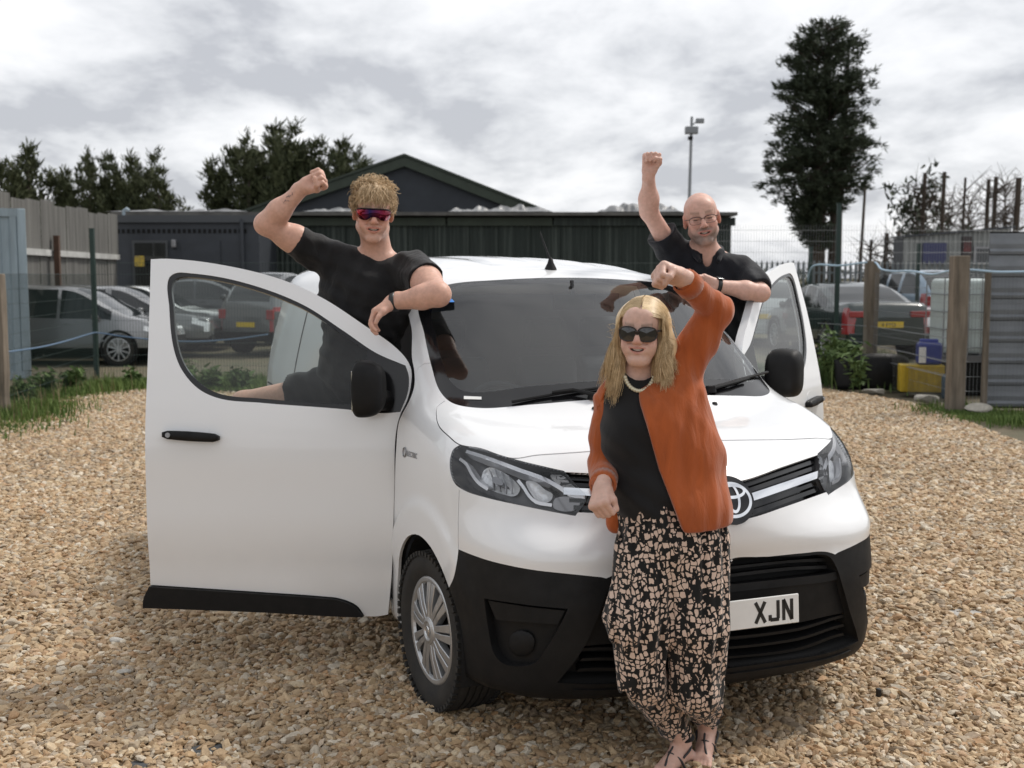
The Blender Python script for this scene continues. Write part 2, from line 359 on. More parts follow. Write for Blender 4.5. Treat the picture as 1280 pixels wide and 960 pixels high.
# black lower bumper: upper edge traced near side to the dip, far side dip to centre
be = px_uv([(573, 686.5, 'c'), (590, 693.5), (610.7, 700.5), (658, 711), (717.6, 718), (752, 721.5)])
bc = px_uv([(1044, 693), (1036, 690.3), (1026, 689.3), (1008, 691), (960, 695.8), (913, 700.6)]) * MIR
BUt = spline([tuple(p) for p in be], step=.012)
BUc = spline([tuple(bc[0])] + [tuple(p) for p in bc[1:]] + [(0, bc[-1][1] - .003)], step=.01)
bd = px_uv([(573, 686.5), (571, 703), (567, 722), (559.5, 738)])
arch = lambda r, a0, a1, n: [np.array([-.95, .885 + r * math.cos(a), .335 + r * math.sin(a)]) for a in np.linspace(a0, a1, n)]
def side_pt(y, z): return np.array([-side_w(np.array(y), np.array(z)), y, z])
def side_on(P):
    R = []
    for p in P:
        o = np.array([0, p[1], p[2]]); R.append(bisect(o, np.array([-1.0, 0, 0]), np.array(0.05), np.array(1.5)))
    return np.array(R)
ARp = side_on(arch(.405, -.62, math.pi + .62, 40)); AR = st_uv(ARp)
BUd = spline([tuple(p) for p in bd], step=.01)
BUbot = [tuple(p) for p in st_uv(side_on([np.array([0, .56, .30]), np.array([0, .50, .26])]))]
ulim = -1.2
BUL = np.vstack([BUt[::-1], BUd, np.array([AR[i] for i in range(40) if ARp[i][1] < .86 and ARp[i][2] < bd_z] if False else np.zeros((0, 2)))]) if False else None
# bumper region: below its upper edge, ahead of the arch (tested in van space below)
BUEDGE = np.vstack([BUd[::-1], BUt, BUc])                      # left arch tip -> up -> along -> centre
BUPOLY = np.vstack([BUEDGE, (BUEDGE * MIR)[::-1][1:], [(-BUEDGE[0][0] , -1.5), (BUEDGE[0][0], -1.5)]])
# lower mouth in the bumper (far half traced)
mo = px_uv([(913, 704), (1008, 694.8), (1028, 693.2), (1037, 696), (1043, 704), (1054, 735), (1064, 770), (1073, 801), (1064, 806), (1040, 815), (980, 826), (915, 835)])
MOr = [(0, mo[0][1] - .002), tuple(mo[0]), tuple(mo[1]), tuple(mo[2]), tuple(mo[3]), tuple(mo[4]), tuple(mo[5]), tuple(mo[6]), tuple(mo[7]) + ('c',), tuple(mo[8]), tuple(mo[9]), tuple(mo[10]), tuple(mo[11]), (0, mo[11][1])]
MO = spline(MOr, step=.01); MO = np.vstack([MO, (MO * MIR)[::-1][1:-1]])
# fog pocket (near side)
FG = uvs([(605, 748, 'c'), (640, 753.5), (680, 758.5), (710, 761, 'c'), (703, 776), (683, 810), (668, 829), (650, 833), (628, 829), (618, 818), (611, 790)], .008)
# bumper corner/fender seam, pillar seam, door aperture
SEAMS = [uvs([(574, 612), (573.2, 640), (573, 686)], closed=False), uvs([(519.5, 466), (524, 459), (531, 454.5), (539, 454)], closed=False)]
apx = px_van([(511, 380), (515, 416), (515, 447), (518, 465), (517.3, 485.6), (510, 504.6), (502.7, 517.7), (498.3, 529), (495.4, 560), (492.5, 640), (491, 720), (492, 768)])
aq = [side_on([np.array([0, 1.9, 1.745])])[0], side_on([np.array([0, 1.55, 1.68])])[0]]
DA = spline([tuple(st_uv(p)) for p in [side_on([np.array([0, 2.0, 1.755])])[0]] + aq] + [tuple(st_uv(p)) for p in apx], step=.012)
dbot = st_uv(side_on([np.array([0, 1.40, .33]), np.array([0, 1.7, .31]), np.array([0, 2.0, .31])]))
DAP = np.vstack([DA, dbot])
LIM = np.array([st_uv(VO + np.array([math.sin(b), 0, math.cos(b)])) for b in np.linspace(-2.1, 2.1, 160)])
loops = [('HL', HL), ('HLm', mir(HL)), ('WS', WS), ('WSG', WSG), ('GR', GR), ('MO', MO), ('FG', FG), ('FGm', mir(FG)), ('AR', AR), ('ARm', mir(AR)), ('DA', DAP), ('DAm', mir(DAP))]
opens = [('BU', BUEDGE), ('BUm', BUEDGE * MIR), ('LIM', LIM)]
def strip(L, wd):
    t = np.gradient(L, axis=0); t /= np.linalg.norm(t, axis=1)[:, None] + 1e-12; n = np.stack([-t[:, 1], t[:, 0]], -1)
    return np.vstack([L + n * wd, (L - n * wd)[::-1]])
gaps = [strip(Hseam, .0014), strip(Hseam * MIR, .0014)] + [strip(s, .0009) for s in SEAMS] + [strip(s * MIR, .0009) for s in SEAMS]
for g in gaps: loops.append(('gap', g))
# ---- one constrained triangulation of the whole front skin
h = .0165; gx = np.arange(-1.98, 1.99, h); gy = np.arange(-.95, 1.75, h * .866)
G = np.array([(x + (h / 2 if j % 2 else 0), y) for j, y in enumerate(gy) for x in gx])
keep = np.ones(len(G), bool)
allp = np.vstack([l for _, l in loops] + [l for _, l in opens])
cell = {}
for p in allp: cell.setdefault((int(math.floor(p[0] / h)), int(math.floor(p[1] / h))), []).append(p)
for i, p in enumerate(G):
    a, b = int(math.floor(p[0] / h)), int(math.floor(p[1] / h))
    for da in (-1, 0, 1):
        for db in (-1, 0, 1):
            for q in cell.get((a + da, b + db), ()):
                if (p[0] - q[0])**2 + (p[1] - q[1])**2 < (.42 * h)**2: keep[i] = False
G = G[keep]
verts = [tuple(p) for p in G]; edges = []
for nme, L in loops:
    o = len(verts); verts += [tuple(p) for p in L]; edges += [(o + i, o + (i + 1) % len(L)) for i in range(len(L))]
for nme, L in opens:
    o = len(verts); verts += [tuple(p) for p in L]; edges += [(o + i, o + i + 1) for i in range(len(L) - 1)]
cv, ce, cf, _, _, _ = delaunay_2d_cdt([Vector(v) for v in verts], edges, [], 0, 1e-6)
CV = np.array([(v[0], v[1]) for v in cv]); CF = np.array(cf, dtype=np.int64)
SP = st_pt(CV); SN = van_n(SP)
cen = CV[CF].mean(1); P3 = SP[CF].mean(1)
ok = (P3[:, 1] < 2.0005) & (P3[:, 2] > .245)
a_, b_, c_ = SP[CF[:, 0]], SP[CF[:, 1]], SP[CF[:, 2]]
I = {k: inpoly(cen, L) for k, L in loops if k != 'gap'}
gapm = np.zeros(len(cen), bool)
for k, L in loops:
    if k == 'gap': gapm |= inpoly(cen, L)
reg = np.full(len(cen), 'body', dtype=object)
hoodm = inpoly(cen, HOODP)
bump = inpoly(cen, BUPOLY)
nose = (~bump) & (P3[:, 1] < .75) & (P3[:, 2] < 1.2) & (np.abs(cen[:, 0]) < abs(be[0][0]) + .0)
reg[hoodm] = 'hood'; reg[bump] = 'bumper'
r_arch = np.hypot(P3[:, 1] - .885, P3[:, 2] - .335)
reg[(r_arch < .405) & (np.abs(P3[:, 0]) > .55)] = 'none'
reg[I['AR'] | I['ARm']] = 'none'
reg[I['FG'] | I['FGm']] = 'fog'; reg[I['MO']] = 'mouth'; reg[I['GR']] = 'grille'
reg[I['HL']] = 'hl'; reg[I['HLm']] = 'hlm'
reg[I['WS']] = 'frit'; reg[I['WSG']] = 'glass'
reg[I['DA'] | I['DAm']] = 'none'
reg[gapm & (reg != 'glass') & (reg != 'frit') & (reg != 'hl') & (reg != 'hlm')] = 'gap'
reg[~ok] = 'none'
def region_ob(name, mask, material, parent, off=0.0, flange=.012, smooth=True, flip=False):
    T = CF[mask]; used = np.unique(T); idx = -np.ones(len(SP), dtype=np.int64); idx[used] = np.arange(len(used))
    V = SP[used] - SN[used] * off; T2 = idx[T]
    # orient outward
    nn = np.cross(V[T2[:, 1]] - V[T2[:, 0]], V[T2[:, 2]] - V[T2[:, 0]]); sgn = (nn * SN[used][T2[:, 0]]).sum(1) < 0
    T2[sgn] = T2[sgn][:, ::-1]
    if flange > 0:
        E = np.vstack([T2[:, [0, 1]], T2[:, [1, 2]], T2[:, [2, 0]]]); key = np.sort(E, 1); _, inv, cnt = np.unique(key, axis=0, return_inverse=True, return_counts=True)
        be_ = E[cnt[inv.ravel()] == 1]
        bv = np.unique(be_); m2 = {int(v): i for i, v in enumerate(bv)}; n0 = len(V)
        V = np.vstack([V, V[bv], V[bv] - SN[used][bv] * flange]); nb = len(bv)
        Q = np.array([(n0 + m2[int(b)], n0 + m2[int(a)], n0 + nb + m2[int(a)]) for a, b in be_] + [(n0 + m2[int(b)], n0 + nb + m2[int(a)], n0 + nb + m2[int(b)]) for a, b in be_])
        T2 = np.vstack([T2, Q])
    return mesh_ob(name, V, T2, material, parent, smooth)
region_ob('body_shell', (reg == 'body'), M_paint, van)
region_ob('hood', reg == 'hood', M_paint, van)
region_ob('bumper', reg == 'bumper', M_black, van, flange=.02)
fr_ = region_ob('windscreen', reg == 'frit', M_gloss, van, flange=.008)
region_ob('pane', reg == 'glass', M_glass, fr_, flange=0)
region_ob('inner_structure', np.isin(reg, ['body', 'hood', 'bumper', 'gap']) & ok, M_void, van, off=.03, flange=0)
# ---- tools for pieces that follow the skin
def slab(name, L, d0, d1, material, parent, step=.02, smooth=False, puff=0.0, close=True, pf=None, nf=None):
    """piece whose outline L (panel map) lies on the skin, from depth d0 (outer face) to d1"""
    L = np.asarray(L); lo, hi = L.min(0), L.max(0)
    g = np.array([(x, y) for x in np.arange(lo[0] + step / 2, hi[0], step) for y in np.arange(lo[1] + step / 2, hi[1], step)]).reshape(-1, 2)
    if len(g): 
        g = g[inpoly(g, L)]
        if len(g):
            dm = np.min(np.linalg.norm(g[:, None] - L[None], axis=2), axis=1); g = g[dm > step * .45]
    n = len(L); vv = [Vector(p) for p in L] + [Vector(p) for p in g]
    v2, _, f2, _, _, _ = delaunay_2d_cdt(vv, [(i, (i + 1) % n) for i in range(n)], [], 1, 1e-7)
    U = np.array([(v[0], v[1]) for v in v2]); T = np.array(f2, dtype=np.int64)
    S = (pf or st_pt)(U); Nn = (nf or van_n)(S)
    dd = np.full(len(U), d0)
    if puff:
        dm = np.min(np.linalg.norm(U[:, None] - L[None], axis=2), axis=1); dd = d0 - puff * np.sqrt(np.clip(dm / (dm.max() + 1e-9), 0, 1))
    A = S - Nn * dd[:, None]
    nn = np.cross(A[T[:, 1]] - A[T[:, 0]], A[T[:, 2]] - A[T[:, 0]]); sg = (nn * Nn[T[:, 0]]).sum(1) < 0; T[sg] = T[sg][:, ::-1]
    V = A; Fc = T
    if close:
        E = np.vstack([T[:, [0, 1]], T[:, [1, 2]], T[:, [2, 0]]]); _, inv, cnt = np.unique(np.sort(E, 1), axis=0, return_inverse=True, return_counts=True)
        B = E[cnt[inv.ravel()] == 1]; bv = np.unique(B); m2 = -np.ones(len(U), dtype=np.int64); m2[bv] = np.arange(len(bv)); n0 = len(A); nb = len(bv)
        V = np.vstack([A, A[bv], S[bv] - Nn[bv] * d1])
        Fc = np.vstack([T, np.stack([n0 + m2[B[:, 1]], n0 + m2[B[:, 0]], n0 + nb + m2[B[:, 0]]], 1), np.stack([n0 + m2[B[:, 1]], n0 + nb + m2[B[:, 0]], n0 + nb + m2[B[:, 1]]], 1)])
    return mesh_ob(name, V, Fc, material, parent, smooth)
def shell_in(name, L, depth, material, parent, inset=0.0):
    """floor of a recess: outline L pushed in by depth, with its side walls"""
    return slab(name, L, depth, 0.002, material, parent)
def bar(a, b, w):     # straight strip between two map points
    a, b = np.array(a), np.array(b); t = (b - a) / np.linalg.norm(b - a); n = np.array([-t[1], t[0]]) * w
    return np.vstack([a + n, b + n, b - n, a - n]) if False else np.vstack([np.linspace(a + n, b + n, 8), np.linspace(b - n, a - n, 8)])
def ribbon(P, w, step=.01):
    L = spline([tuple(p) for p in P], step=step); t = np.gradient(L, axis=0); t /= np.linalg.norm(t, axis=1)[:, None]; n = np.stack([-t[:, 1], t[:, 0]], -1)
    return np.vstack([L + n * w, (L - n * w)[::-1]])
def both(fn):
    fn(lambda L: np.asarray(L)); fn(lambda L: (np.asarray(L) * MIR)[::-1])
# ---- headlights
def headlight(m_):
    root = slab('headlight', m_(HL), .001, .012, M_lens, van, smooth=True)
    slab('housing', m_(HL), .075, .004, M_smoke, root)
    U = lambda pts, st=.006: m_(uvs(pts, st))
    # chrome eyebrow light guide running the length of the lamp
    slab('light_guide', m_(ribbon(px_uv([(580, 561), (610, 570), (645, 583), (680, 596), (700, 608), (712, 617), (731, 620)]), .0046)), .016, .06, M_guide, root, .006)
    slab('light_guide', m_(ribbon(px_uv([(570, 571), (578, 577), (586, 592), (594, 603), (606, 611)]), .0042)), .02, .06, M_guide, root, .006)
    slab('light_guide', m_(ribbon(px_uv([(646, 597), (653, 606), (661, 619), (670, 627), (690, 631)]), .0036)), .02, .06, M_guide, root, .006)
    # main reflector bowl with bulb hood, and the smaller inner unit
    main = U([(596, 582), (606, 575), (622, 579), (640, 593), (647, 606), (640, 618), (622, 617), (602, 610), (592, 598)])
    slab('reflector', main, .05, .055, M_refl, root, .008, smooth=False, puff=-.03, close=False)
    slab('reflector_rim', np.vstack([main, main[:1] * 1, (main.mean(0) + (main - main.mean(0)) * .9)[::-1], main[-1:] * 1])[0:0] if False else (main.mean(0) + (main - main.mean(0)) * .28), .035, .07, M_satin, root, .006)
    for q in (.30, .46, .62, .78):
        pc = main.mean(0); s0 = main[np.argmin(main[:, 0])]; s1 = main[np.argmax(main[:, 0])]
        x = s0[0] + (s1[0] - s0[0]) * q; yy = main[np.abs(main[:, 0] - x) < .012][:, 1]
        if len(yy): slab('reflector_facet', ribbon(np.array([(x, yy.min() + .008), (x + .004, yy.mean()), (x, yy.max() - .008)]), .0012), .045, .06, M_satin, root, .006)
    inner = U([(657, 594), (668, 594), (682, 607), (691, 614), (688, 625), (674, 627), (664, 615)])
    slab('reflector', inner, .045, .05, M_refl, root, .008, puff=-.02, close=False)
    ind = U([(688, 590), (704, 591), (714, 603), (727, 613), (707, 613), (697, 603)])
    slab('indicator', ind, .022, .05, mat('indicator_lens' , (.62, .62, .62), rough=.25, metal=.5, bump=.004, bscale=260) if 'indicator_lens' not in bpy.data.materials else bpy.data.materials['indicator_lens'], root, .008)
    low_ = U([(694, 622), (726, 624), (716, 638), (692, 634)])
    slab('side_lamp', low_, .025, .05, M_satin, root, .008)
both(headlight)
# ---- upper grille with chrome wings and badge
grille = slab('grille', GR, .055, .003, M_gloss, van, .03)
gmid = lambda f: np.array([tuple(gl_[i] * (1 - f) + gr[2 - i if False else i] * f) for i in (0, 1, 2)])
def grbar(f, w, d, m, nm, x0=.10):
    R = [gl_[i] * (1 - f) + gr[i] * f for i in (0, 1, 2)]
    R = [R[0] + np.array([.012, .002])] + R[1:]
    for sgn in (1, -1):
        L = ribbon(np.array([p * np.array([sgn, 1]) for p in R]), w); slab(nm, L, d, .06, m, grille, .008)
grbar(.52, .0075, .006, M_chrome, 'chrome_wing')
for f in (.92, .74, .30, .12): grbar(f, .0045, .022, M_gloss, 'grille_bar')
def oval(c, a, b, n=40, ph=0): return np.array([(c[0] + a * math.cos(t), c[1] + b * math.sin(t)) for t in np.linspace(0, 2 * math.pi, n, endpoint=False)])
gcz = (gr[2][1] + gl_[2][1]) / 2 - .0005
bad = slab('badge', oval((0, gcz), .047, .0455), -.012, .05, M_gloss, van, .012)
def ring(nm, c, a, b, w, d, par):
    o1 = oval(c, a, b, 48); o2 = oval(c, a - w, b - w, 48)
    P1 = st_pt(o1); P2 = st_pt(o2); n1_ = van_n(P1); n2_ = van_n(P2)
    V = np.vstack([P1 - n1_ * (d + .008), P1 - n1_ * d, P2 - n2_ * d, P2 - n2_ * (d + .008)])
    Fc = [(k * 48 + i, k * 48 + (i + 1) % 48, (k + 1) * 48 + (i + 1) % 48, (k + 1) * 48 + i) for k in range(3) for i in range(48)]
    return mesh_ob(nm, V, Fc, M_chrome, par)
ring('badge_ring', (0, gcz), .041, .033, .006, -.015, bad)
ring('badge_ring', (0, gcz + .004), .015, .028, .0055, -.0155, bad)
ring('badge_ring', (0, gcz + .0155), .031, .0135, .0055, -.016, bad)
# ---- lower mouth: recess, plate carrier, slats
mouth = slab('lower_grille', MO, .085, .003, M_void, van, .03)
def halfband(top, bot, nm, d0, d1, m, par, x1=None):
    a, b = px_uv(top), px_uv(bot)
    A = spline([(0, a[0][1])] + [tuple(p) for p in a], step=.012); B = spline([tuple(p) for p in b] + [(0, b[-1][1])], step=.012)
    H = np.vstack([A, B]); L = np.vstack([H, (H * MIR)[::-1]])
    q, ix = np.unique(L.round(6), axis=0, return_index=True); L = L[np.sort(ix)]
    return slab(nm, L, d0, d1, m, par, .03, smooth=False)
halfband([(914, 731), (1000, 722), (1040, 717), (1050, 714)], [(1052, 724), (1040, 727), (1000, 732), (914, 741)], 'bumper_beam', .012, .09, M_black, mouth)
halfband([(914, 742), (1000, 733), (1052, 726)], [(1064, 768), (1040, 773), (1000, 782), (914, 792)], 'plate_carrier', .03, .09, M_black, mouth)
for (ya, yb, dd) in ((711, 702, .035), (721, 711, .035)):
    halfband([(914, ya - 2), (1000, yb - 2), (1042, yb - 4)], [(1043, yb), (1000, yb + 2), (914, ya + 2)], 'slat', dd, .09, M_black, mouth)
for (ya, yb) in ((801, 776), (814, 788), (827, 800)):
    halfband([(914, ya - 1.5), (1000, ya - 12), (1050, yb - 2), (1062, yb - 5)], [(1063, yb - 2), (1050, yb + 1.5), (1000, ya - 8.5), (914, ya + 1.5)], 'slat', .03, .09, M_black, mouth)
# ---- fog pockets
def fog(m_):
    r = slab('fog_pocket', m_(FG), .035, .003, M_black, van, .02)
    slab('pocket_shelf', m_(uvs([(608, 751, 'c'), (640, 756.5), (680, 761.5), (706, 764, 'c'), (697, 781, 'c'), (660, 779), (618, 775, 'c')], .01)), .008, .036, M_black, r)
    slab('fog_cover', m_(uvs([(631, 805), (634, 796), (643, 791), (653, 791.5), (662, 797), (665, 806), (661, 817), (651, 823), (640, 822), (633, 815)], .008)), .024, .036, M_black, r, .006, smooth=True, puff=.012)
both(fog)
# lower lip of the bumper
slab('bumper_lip', np.vstack([spline([(0, mo[11][1] - .012)] + [tuple(p + np.array([0, -.012])) for p in mo[10:7:-1]], step=.015), spline([tuple(p + np.array([0, -.026])) for p in mo[8:11]] + [(0, mo[11][1] - .026)], step=.015)]), -.006, .03, M_black, van, .02, smooth=True)
slab('bumper_lip', (np.vstack([spline([(0, mo[11][1] - .012)] + [tuple(p + np.array([0, -.012])) for p in mo[10:7:-1]], step=.015), spline([tuple(p + np.array([0, -.026])) for p in mo[8:11]] + [(0, mo[11][1] - .026)], step=.015)]) * MIR)[::-1], -.006, .03, M_black, van, .02, smooth=True)
# ---- number plate: a real flat plate on the carrier, registration letters on its uncovered end
pr = px_van([(990, 759)])[0]; pz = .556
plate = empty('number_plate', (0, pr[1] - .055, pz), 0, van); plate.rotation_euler = (math.radians(-4), 0, 0)
MB().box(-.26, .26, -.004, .004, -.0555, .0555).build('plate_blank', M_white, plate, bevel=.003)
def glyph(nm, strokes, x, w=.05, hh=.079):
    mb = MB()
    for (x0, z0, x1, z1) in strokes:
        a = np.array([x0, z0]); b = np.array([x1, z1]); t = (b - a) / np.linalg.norm(b - a); n = np.array([-t[1], t[0]]) * .007
        q = [a + n, b + n, b - n, a - n]; mb.prism([tuple(p) for p in q], lambda u, v: (x + u, -.0042, v), lambda u, v: (x + u, -.0056, v))
    mb.build(nm, M_ink, plate)
hh = .0395
glyph('letter', [(-.021, -hh, .021, hh), (-.021, hh, .021, -hh)], .0865)
glyph('letter', [(.018, hh, .018, -hh + .010), (.0215, -hh + .007, -.016, -hh + .007), (-.018, -hh + .004, -.018, -hh + .026)], .1475)
glyph('letter', [(-.018, -hh, -.018, hh), (.018, -hh, .018, hh), (-.018, hh, .018, -hh)], .2085)
# ---- rear body (cargo side, roof, tail)
def rear_shell():
    ys = np.concatenate([np.linspace(2.0, 2.33, 7), np.linspace(2.36, 4.4, 40), np.linspace(4.43, 5.2, 44)])
    bs = np.linspace(-2.25, 2.25, 181)                # angle from straight up, about the line x=0, z=1.0
    Y, B = np.meshgrid(ys, bs, indexing='ij')
    O = np.stack([0 * Y, np.minimum(Y, 4.86), 0 * Y + 1.0], -1); D = np.stack([np.sin(B), 0 * B, np.cos(B)], -1)
    k = np.clip((Y - 4.6) / .6, 0, 1)                  # rays fan backwards to close the tail
    O[..., 1] = np.where(Y > 4.6, 4.6, Y); ang = k * math.pi / 2 * .999
    D = np.stack([np.sin(B) * np.cos(ang), np.sin(ang), np.cos(B) * np.cos(ang)], -1)
    P = bisect(O, D, np.full(Y.shape, .05), np.full(Y.shape, 2.2)); n, m = Y.shape
    idx = np.arange(n * m).reshape(n, m)
    q = np.stack([idx[:-1, :-1], idx[1:, :-1], idx[1:, 1:], idx[:-1, 1:]], -1).reshape(-1, 4)
    c = P.reshape(-1, 3)[q].mean(1)
    door = (c[:, 1] < 2.33) & (c[:, 2] < 1.80) & (np.abs(c[:, 0]) > .55) & (c[:, 2] > .33)
    arch = (np.hypot(c[:, 1] - 4.16, c[:, 2] - .335) < .40) & (np.abs(c[:, 0]) > .6)
    return P.reshape(-1, 3), q[~door & ~arch]
_P, _q = rear_shell()
mesh_ob('cargo_body', _P, _q, M_paint, van, True)
# black waist rubbing strip and sliding-door rail lines on the cargo side
for sx in (-1, 1):
    f = lambda y, z, o: (sx * (float(side_w(np.array(y), np.array(z))) + o), y, z)
    MB().add([f(y, z, o) for o in (-.004, .014) for z in (.42, .52) for y in np.linspace(2.5, 3.7, 8)], [(i, i + 1, i + 9, i + 8) for i in range(16, 23)] + [(i, i + 1, i + 17, i + 16) for i in list(range(0, 7)) + list(range(8, 15))]).build('side_moulding', M_black, van)
    MB().tube([f(y, 1.06, .002) for y in np.linspace(3.0, 4.7, 14)], .006, 6).build('door_rail', M_void, van)
    MB().tube([f(2.40, z, .001) for z in np.linspace(.35, 1.75, 16)] , .004, 6).build('panel_gap', M_void, van)
    MB().tube([f(3.72, z, .001) for z in np.linspace(.40, 1.70, 16)] , .004, 6).build('panel_gap', M_void, van)
# ---- cabin: floor, bulkhead, dashboard, wheel, seats
MB().box(-.86, .86, .55, 2.42, .30, .42).box(-.80, .80, 2.42, 4.8, .30, .36).build('floor_pan', M_inter, van)
MB().prism([(-.85, .40), (.85, .40), (.84, 1.1), (.72, 1.72), (-.72, 1.72), (-.84, 1.1)], lambda a, b: (a, 2.42, b), lambda a, b: (a, 2.46, b)).build('bulkhead', mat('bulkhead_grey', (.16, .16, .165), rough=.7), van)
dprof = [(.80, .55), (.86, 1.16), (1.00, 1.20), (1.22, 1.20), (1.36, 1.15), (1.40, 1.02), (1.30, .85), (1.26, .62), (1.10, .55)]
MB().prism(dprof, lambda a, b: (-.80, a, b), lambda a, b: (.80, a, b)).build('dashboard', M_inter, van, bevel=.03)
MB().prism([(-.62, 1.19), (-.58, 1.27), (-.45, 1.30), (-.30, 1.30), (-.18, 1.27), (-.14, 1.19)], lambda a, b: (a, 1.08, b), lambda a, b: (a, 1.34, b)).build('instrument_hood', M_inter, van, bevel=.015)
MB().box(-.01, .30, 1.36, 1.43, .75, 1.14).build('centre_console', M_inter, van, bevel=.03)
sw = empty('steering_wheel', (-.38, 1.44, 1.14), 0, van); sw.rotation_euler = (math.radians(-28), 0, 0)
t_ = np.linspace(0, 2 * math.pi, 41)[:-1]
V = [((.185 + .016 * math.cos(b)) * math.cos(a), .016 * math.sin(b), (.185 + .016 * math.cos(b)) * math.sin(a)) for a in t_ for b in np.linspace(0, 2 * math.pi, 9)[:-1]]
mesh_ob('rim', V, [(i * 8 + k, ((i + 1) % 40) * 8 + k, ((i + 1) % 40) * 8 + (k + 1) % 8, i * 8 + (k + 1) % 8) for i in range(40) for k in range(8)], M_inter, sw, True)
MB().box(-.07, .07, -.04, .03, -.06, .06).box(-.18, .18, -.01, .012, -.02, .02).box(-.02, .02, -.01, .012, -.18, 0).build('spokes', M_inter, sw, bevel=.008)
def seat(x0, x1, nm):
    s = empty(nm, (0, 0, .42), 0, van)
    MB().box(x0, x1, 1.62, 2.14, .18, .36).build('seat_cushion', M_seat, s, bevel=.06, seg=3)
    MB().prism([(2.08, .30), (2.22, .28), (2.36, .92), (2.26, .97), (2.20, .92)], lambda a, b: (x0, a, b), lambda a, b: (x1, a, b)).build('seat_back', M_seat, s, bevel=.035, seg=3)
    c = (x0 + x1) / 2
    MB().box(c - .12, c + .12, 2.25, 2.35, 1.00, 1.17).build('headrest', M_seat, s, bevel=.035, seg=3)
    MB().box(x0 + .05, x1 - .05, 1.66, 2.12, 0, .18).build('seat_base', M_void, s)
seat(-.64, -.16, 'driver_seat'); seat(.02, .36, 'passenger_seat'); seat(.38, .70, 'passenger_seat')
MB().box(-.11, .11, 1.46, 1.475, 1.66, 1.735).tube([(0, 1.475, 1.70), (0, 1.50, 1.80)], .01).build('rear_view_mirror', M_gloss, van, bevel=.006)
MB().box(-.82, .82, .45, 4.7, .22, .30).build('underbody', M_void, van)
# ---- wheel wells and wheels
def wheel(x, y, steer, nm='wheel'):
    s = 1 if x > 0 else -1
    W = empty(nm, (x, y, .335), 0, van); W.rotation_euler = (0, 0, steer)
    R = .338; T = .108
    prof = [(.225, -T * .80), (.262, -T * .98), (.30, -T), (.322, -T * .93), (R - .006, -T * .80), (R, -T * .62)]
    for g in (-.42, -.14, .14, .42):
        prof += [(R, T * (g - .05)), (R - .008, T * (g - .03)), (R - .008, T * (g + .03)), (R, T * (g + .05))]
    prof += [(R, T * .62), (R - .006, T * .80), (.322, T * .93), (.30, T), (.262, T * .98), (.225, T * .80), (.20, T * .6), (.20, -T * .6)]
    ty = MB().lathe(prof, 72, 'x', closed=True).build('tyre', M_rubber, W, autosmooth=35)
    lug = MB()
    for k in range(60):
        a = 2 * math.pi * k / 60; M = Matrix.Rotation(a, 4, 'X')
        for sd_ in (-1, 1): lug.box(sd_ * T * .93 - .012, sd_ * T * .93 + .012, -.010, .010, R - .022, R - .003, M)
    lug.build('tread_block', M_rubber, ty)['kind'] = 'stuff'
    o = s * (T * .80)
    hub = MB().lathe([(.0, o - s * .055), (.19, o - s * .06), (.222, o - s * .02), (.226, o - s * .005)], 48, 'x').build('steel_wheel', mat('wheel_dark', (.02, .02, .02), rough=.6) if 'wheel_dark' not in bpy.data.materials else bpy.data.materials['wheel_dark'], W, True)
    cap = MB().lathe([(.226, o - s * .012), (.229, o), (.222, o + s * .006), (.205, o + s * .004), (.198, o - s * .008)], 64, 'x')
    cap.lathe([(.062, o + s * .002), (.058, o + s * .014), (.04, o + s * .021), (.036, o + s * .014), (.030, o + s * .014), (.0, o + s * .020)], 32, 'x')
    nsp = 9
    for k in range(nsp):
        for dd in (-.115, .115):
            a = 2 * math.pi * k / nsp + dd; M = Matrix.Rotation(a, 4, 'X')
            da = dd * .35
            P = [(.050, -.012), (.050, .012), (.12, .0135), (.204, .019), (.204, -.019), (.12, -.0135)]
            f0 = lambda r, q: M @ Vector((o + s * (.012 + .004 * math.sin((r - .05) / .155 * math.pi) - .010 * (r - .05) / .155) , q - dd * .22 * (1 - (r - .05) / .155) * .25, r))
            f1 = lambda r, q: M @ Vector((o - s * .022, q - dd * .22 * (1 - (r - .05) / .155) * .25, r))
            cap.prism(P, f0, f1)
    cap.build('wheel_trim', M_silver, W, bevel=.0025, seg=1)
    lg = MB()
    for (a0, a1) in ((0, 1),):
        lg.lathe([(.022, o + s * .0205), (.019, o + s * .022), (.017, o + s * .0205)], 24, 'x')
    lg.build('centre_cap_ring', M_chrome, W)
    return W
wheel(-.835, .885, math.radians(5)); wheel(.835, .885, math.radians(5)); wheel(-.835, 4.16, 0); wheel(.835, 4.16, 0)
for x0 in (-1, 1):
    for yc in (.885, 4.16):
        a = np.linspace(-.3, math.pi + .3, 24); V = []
        for t in a: V += [(x0 * .50, yc + .41 * math.cos(t), .335 + .41 * math.sin(t)), (x0 * .925, yc + .408 * math.cos(t), .335 + .408 * math.sin(t))]
        Fc = [(2 * i, 2 * i + 1, 2 * i + 3, 2 * i + 2) for i in range(23)] + [tuple(range(0, 48, 2))]
        mesh_ob('wheel_well', V, Fc, M_void, van)
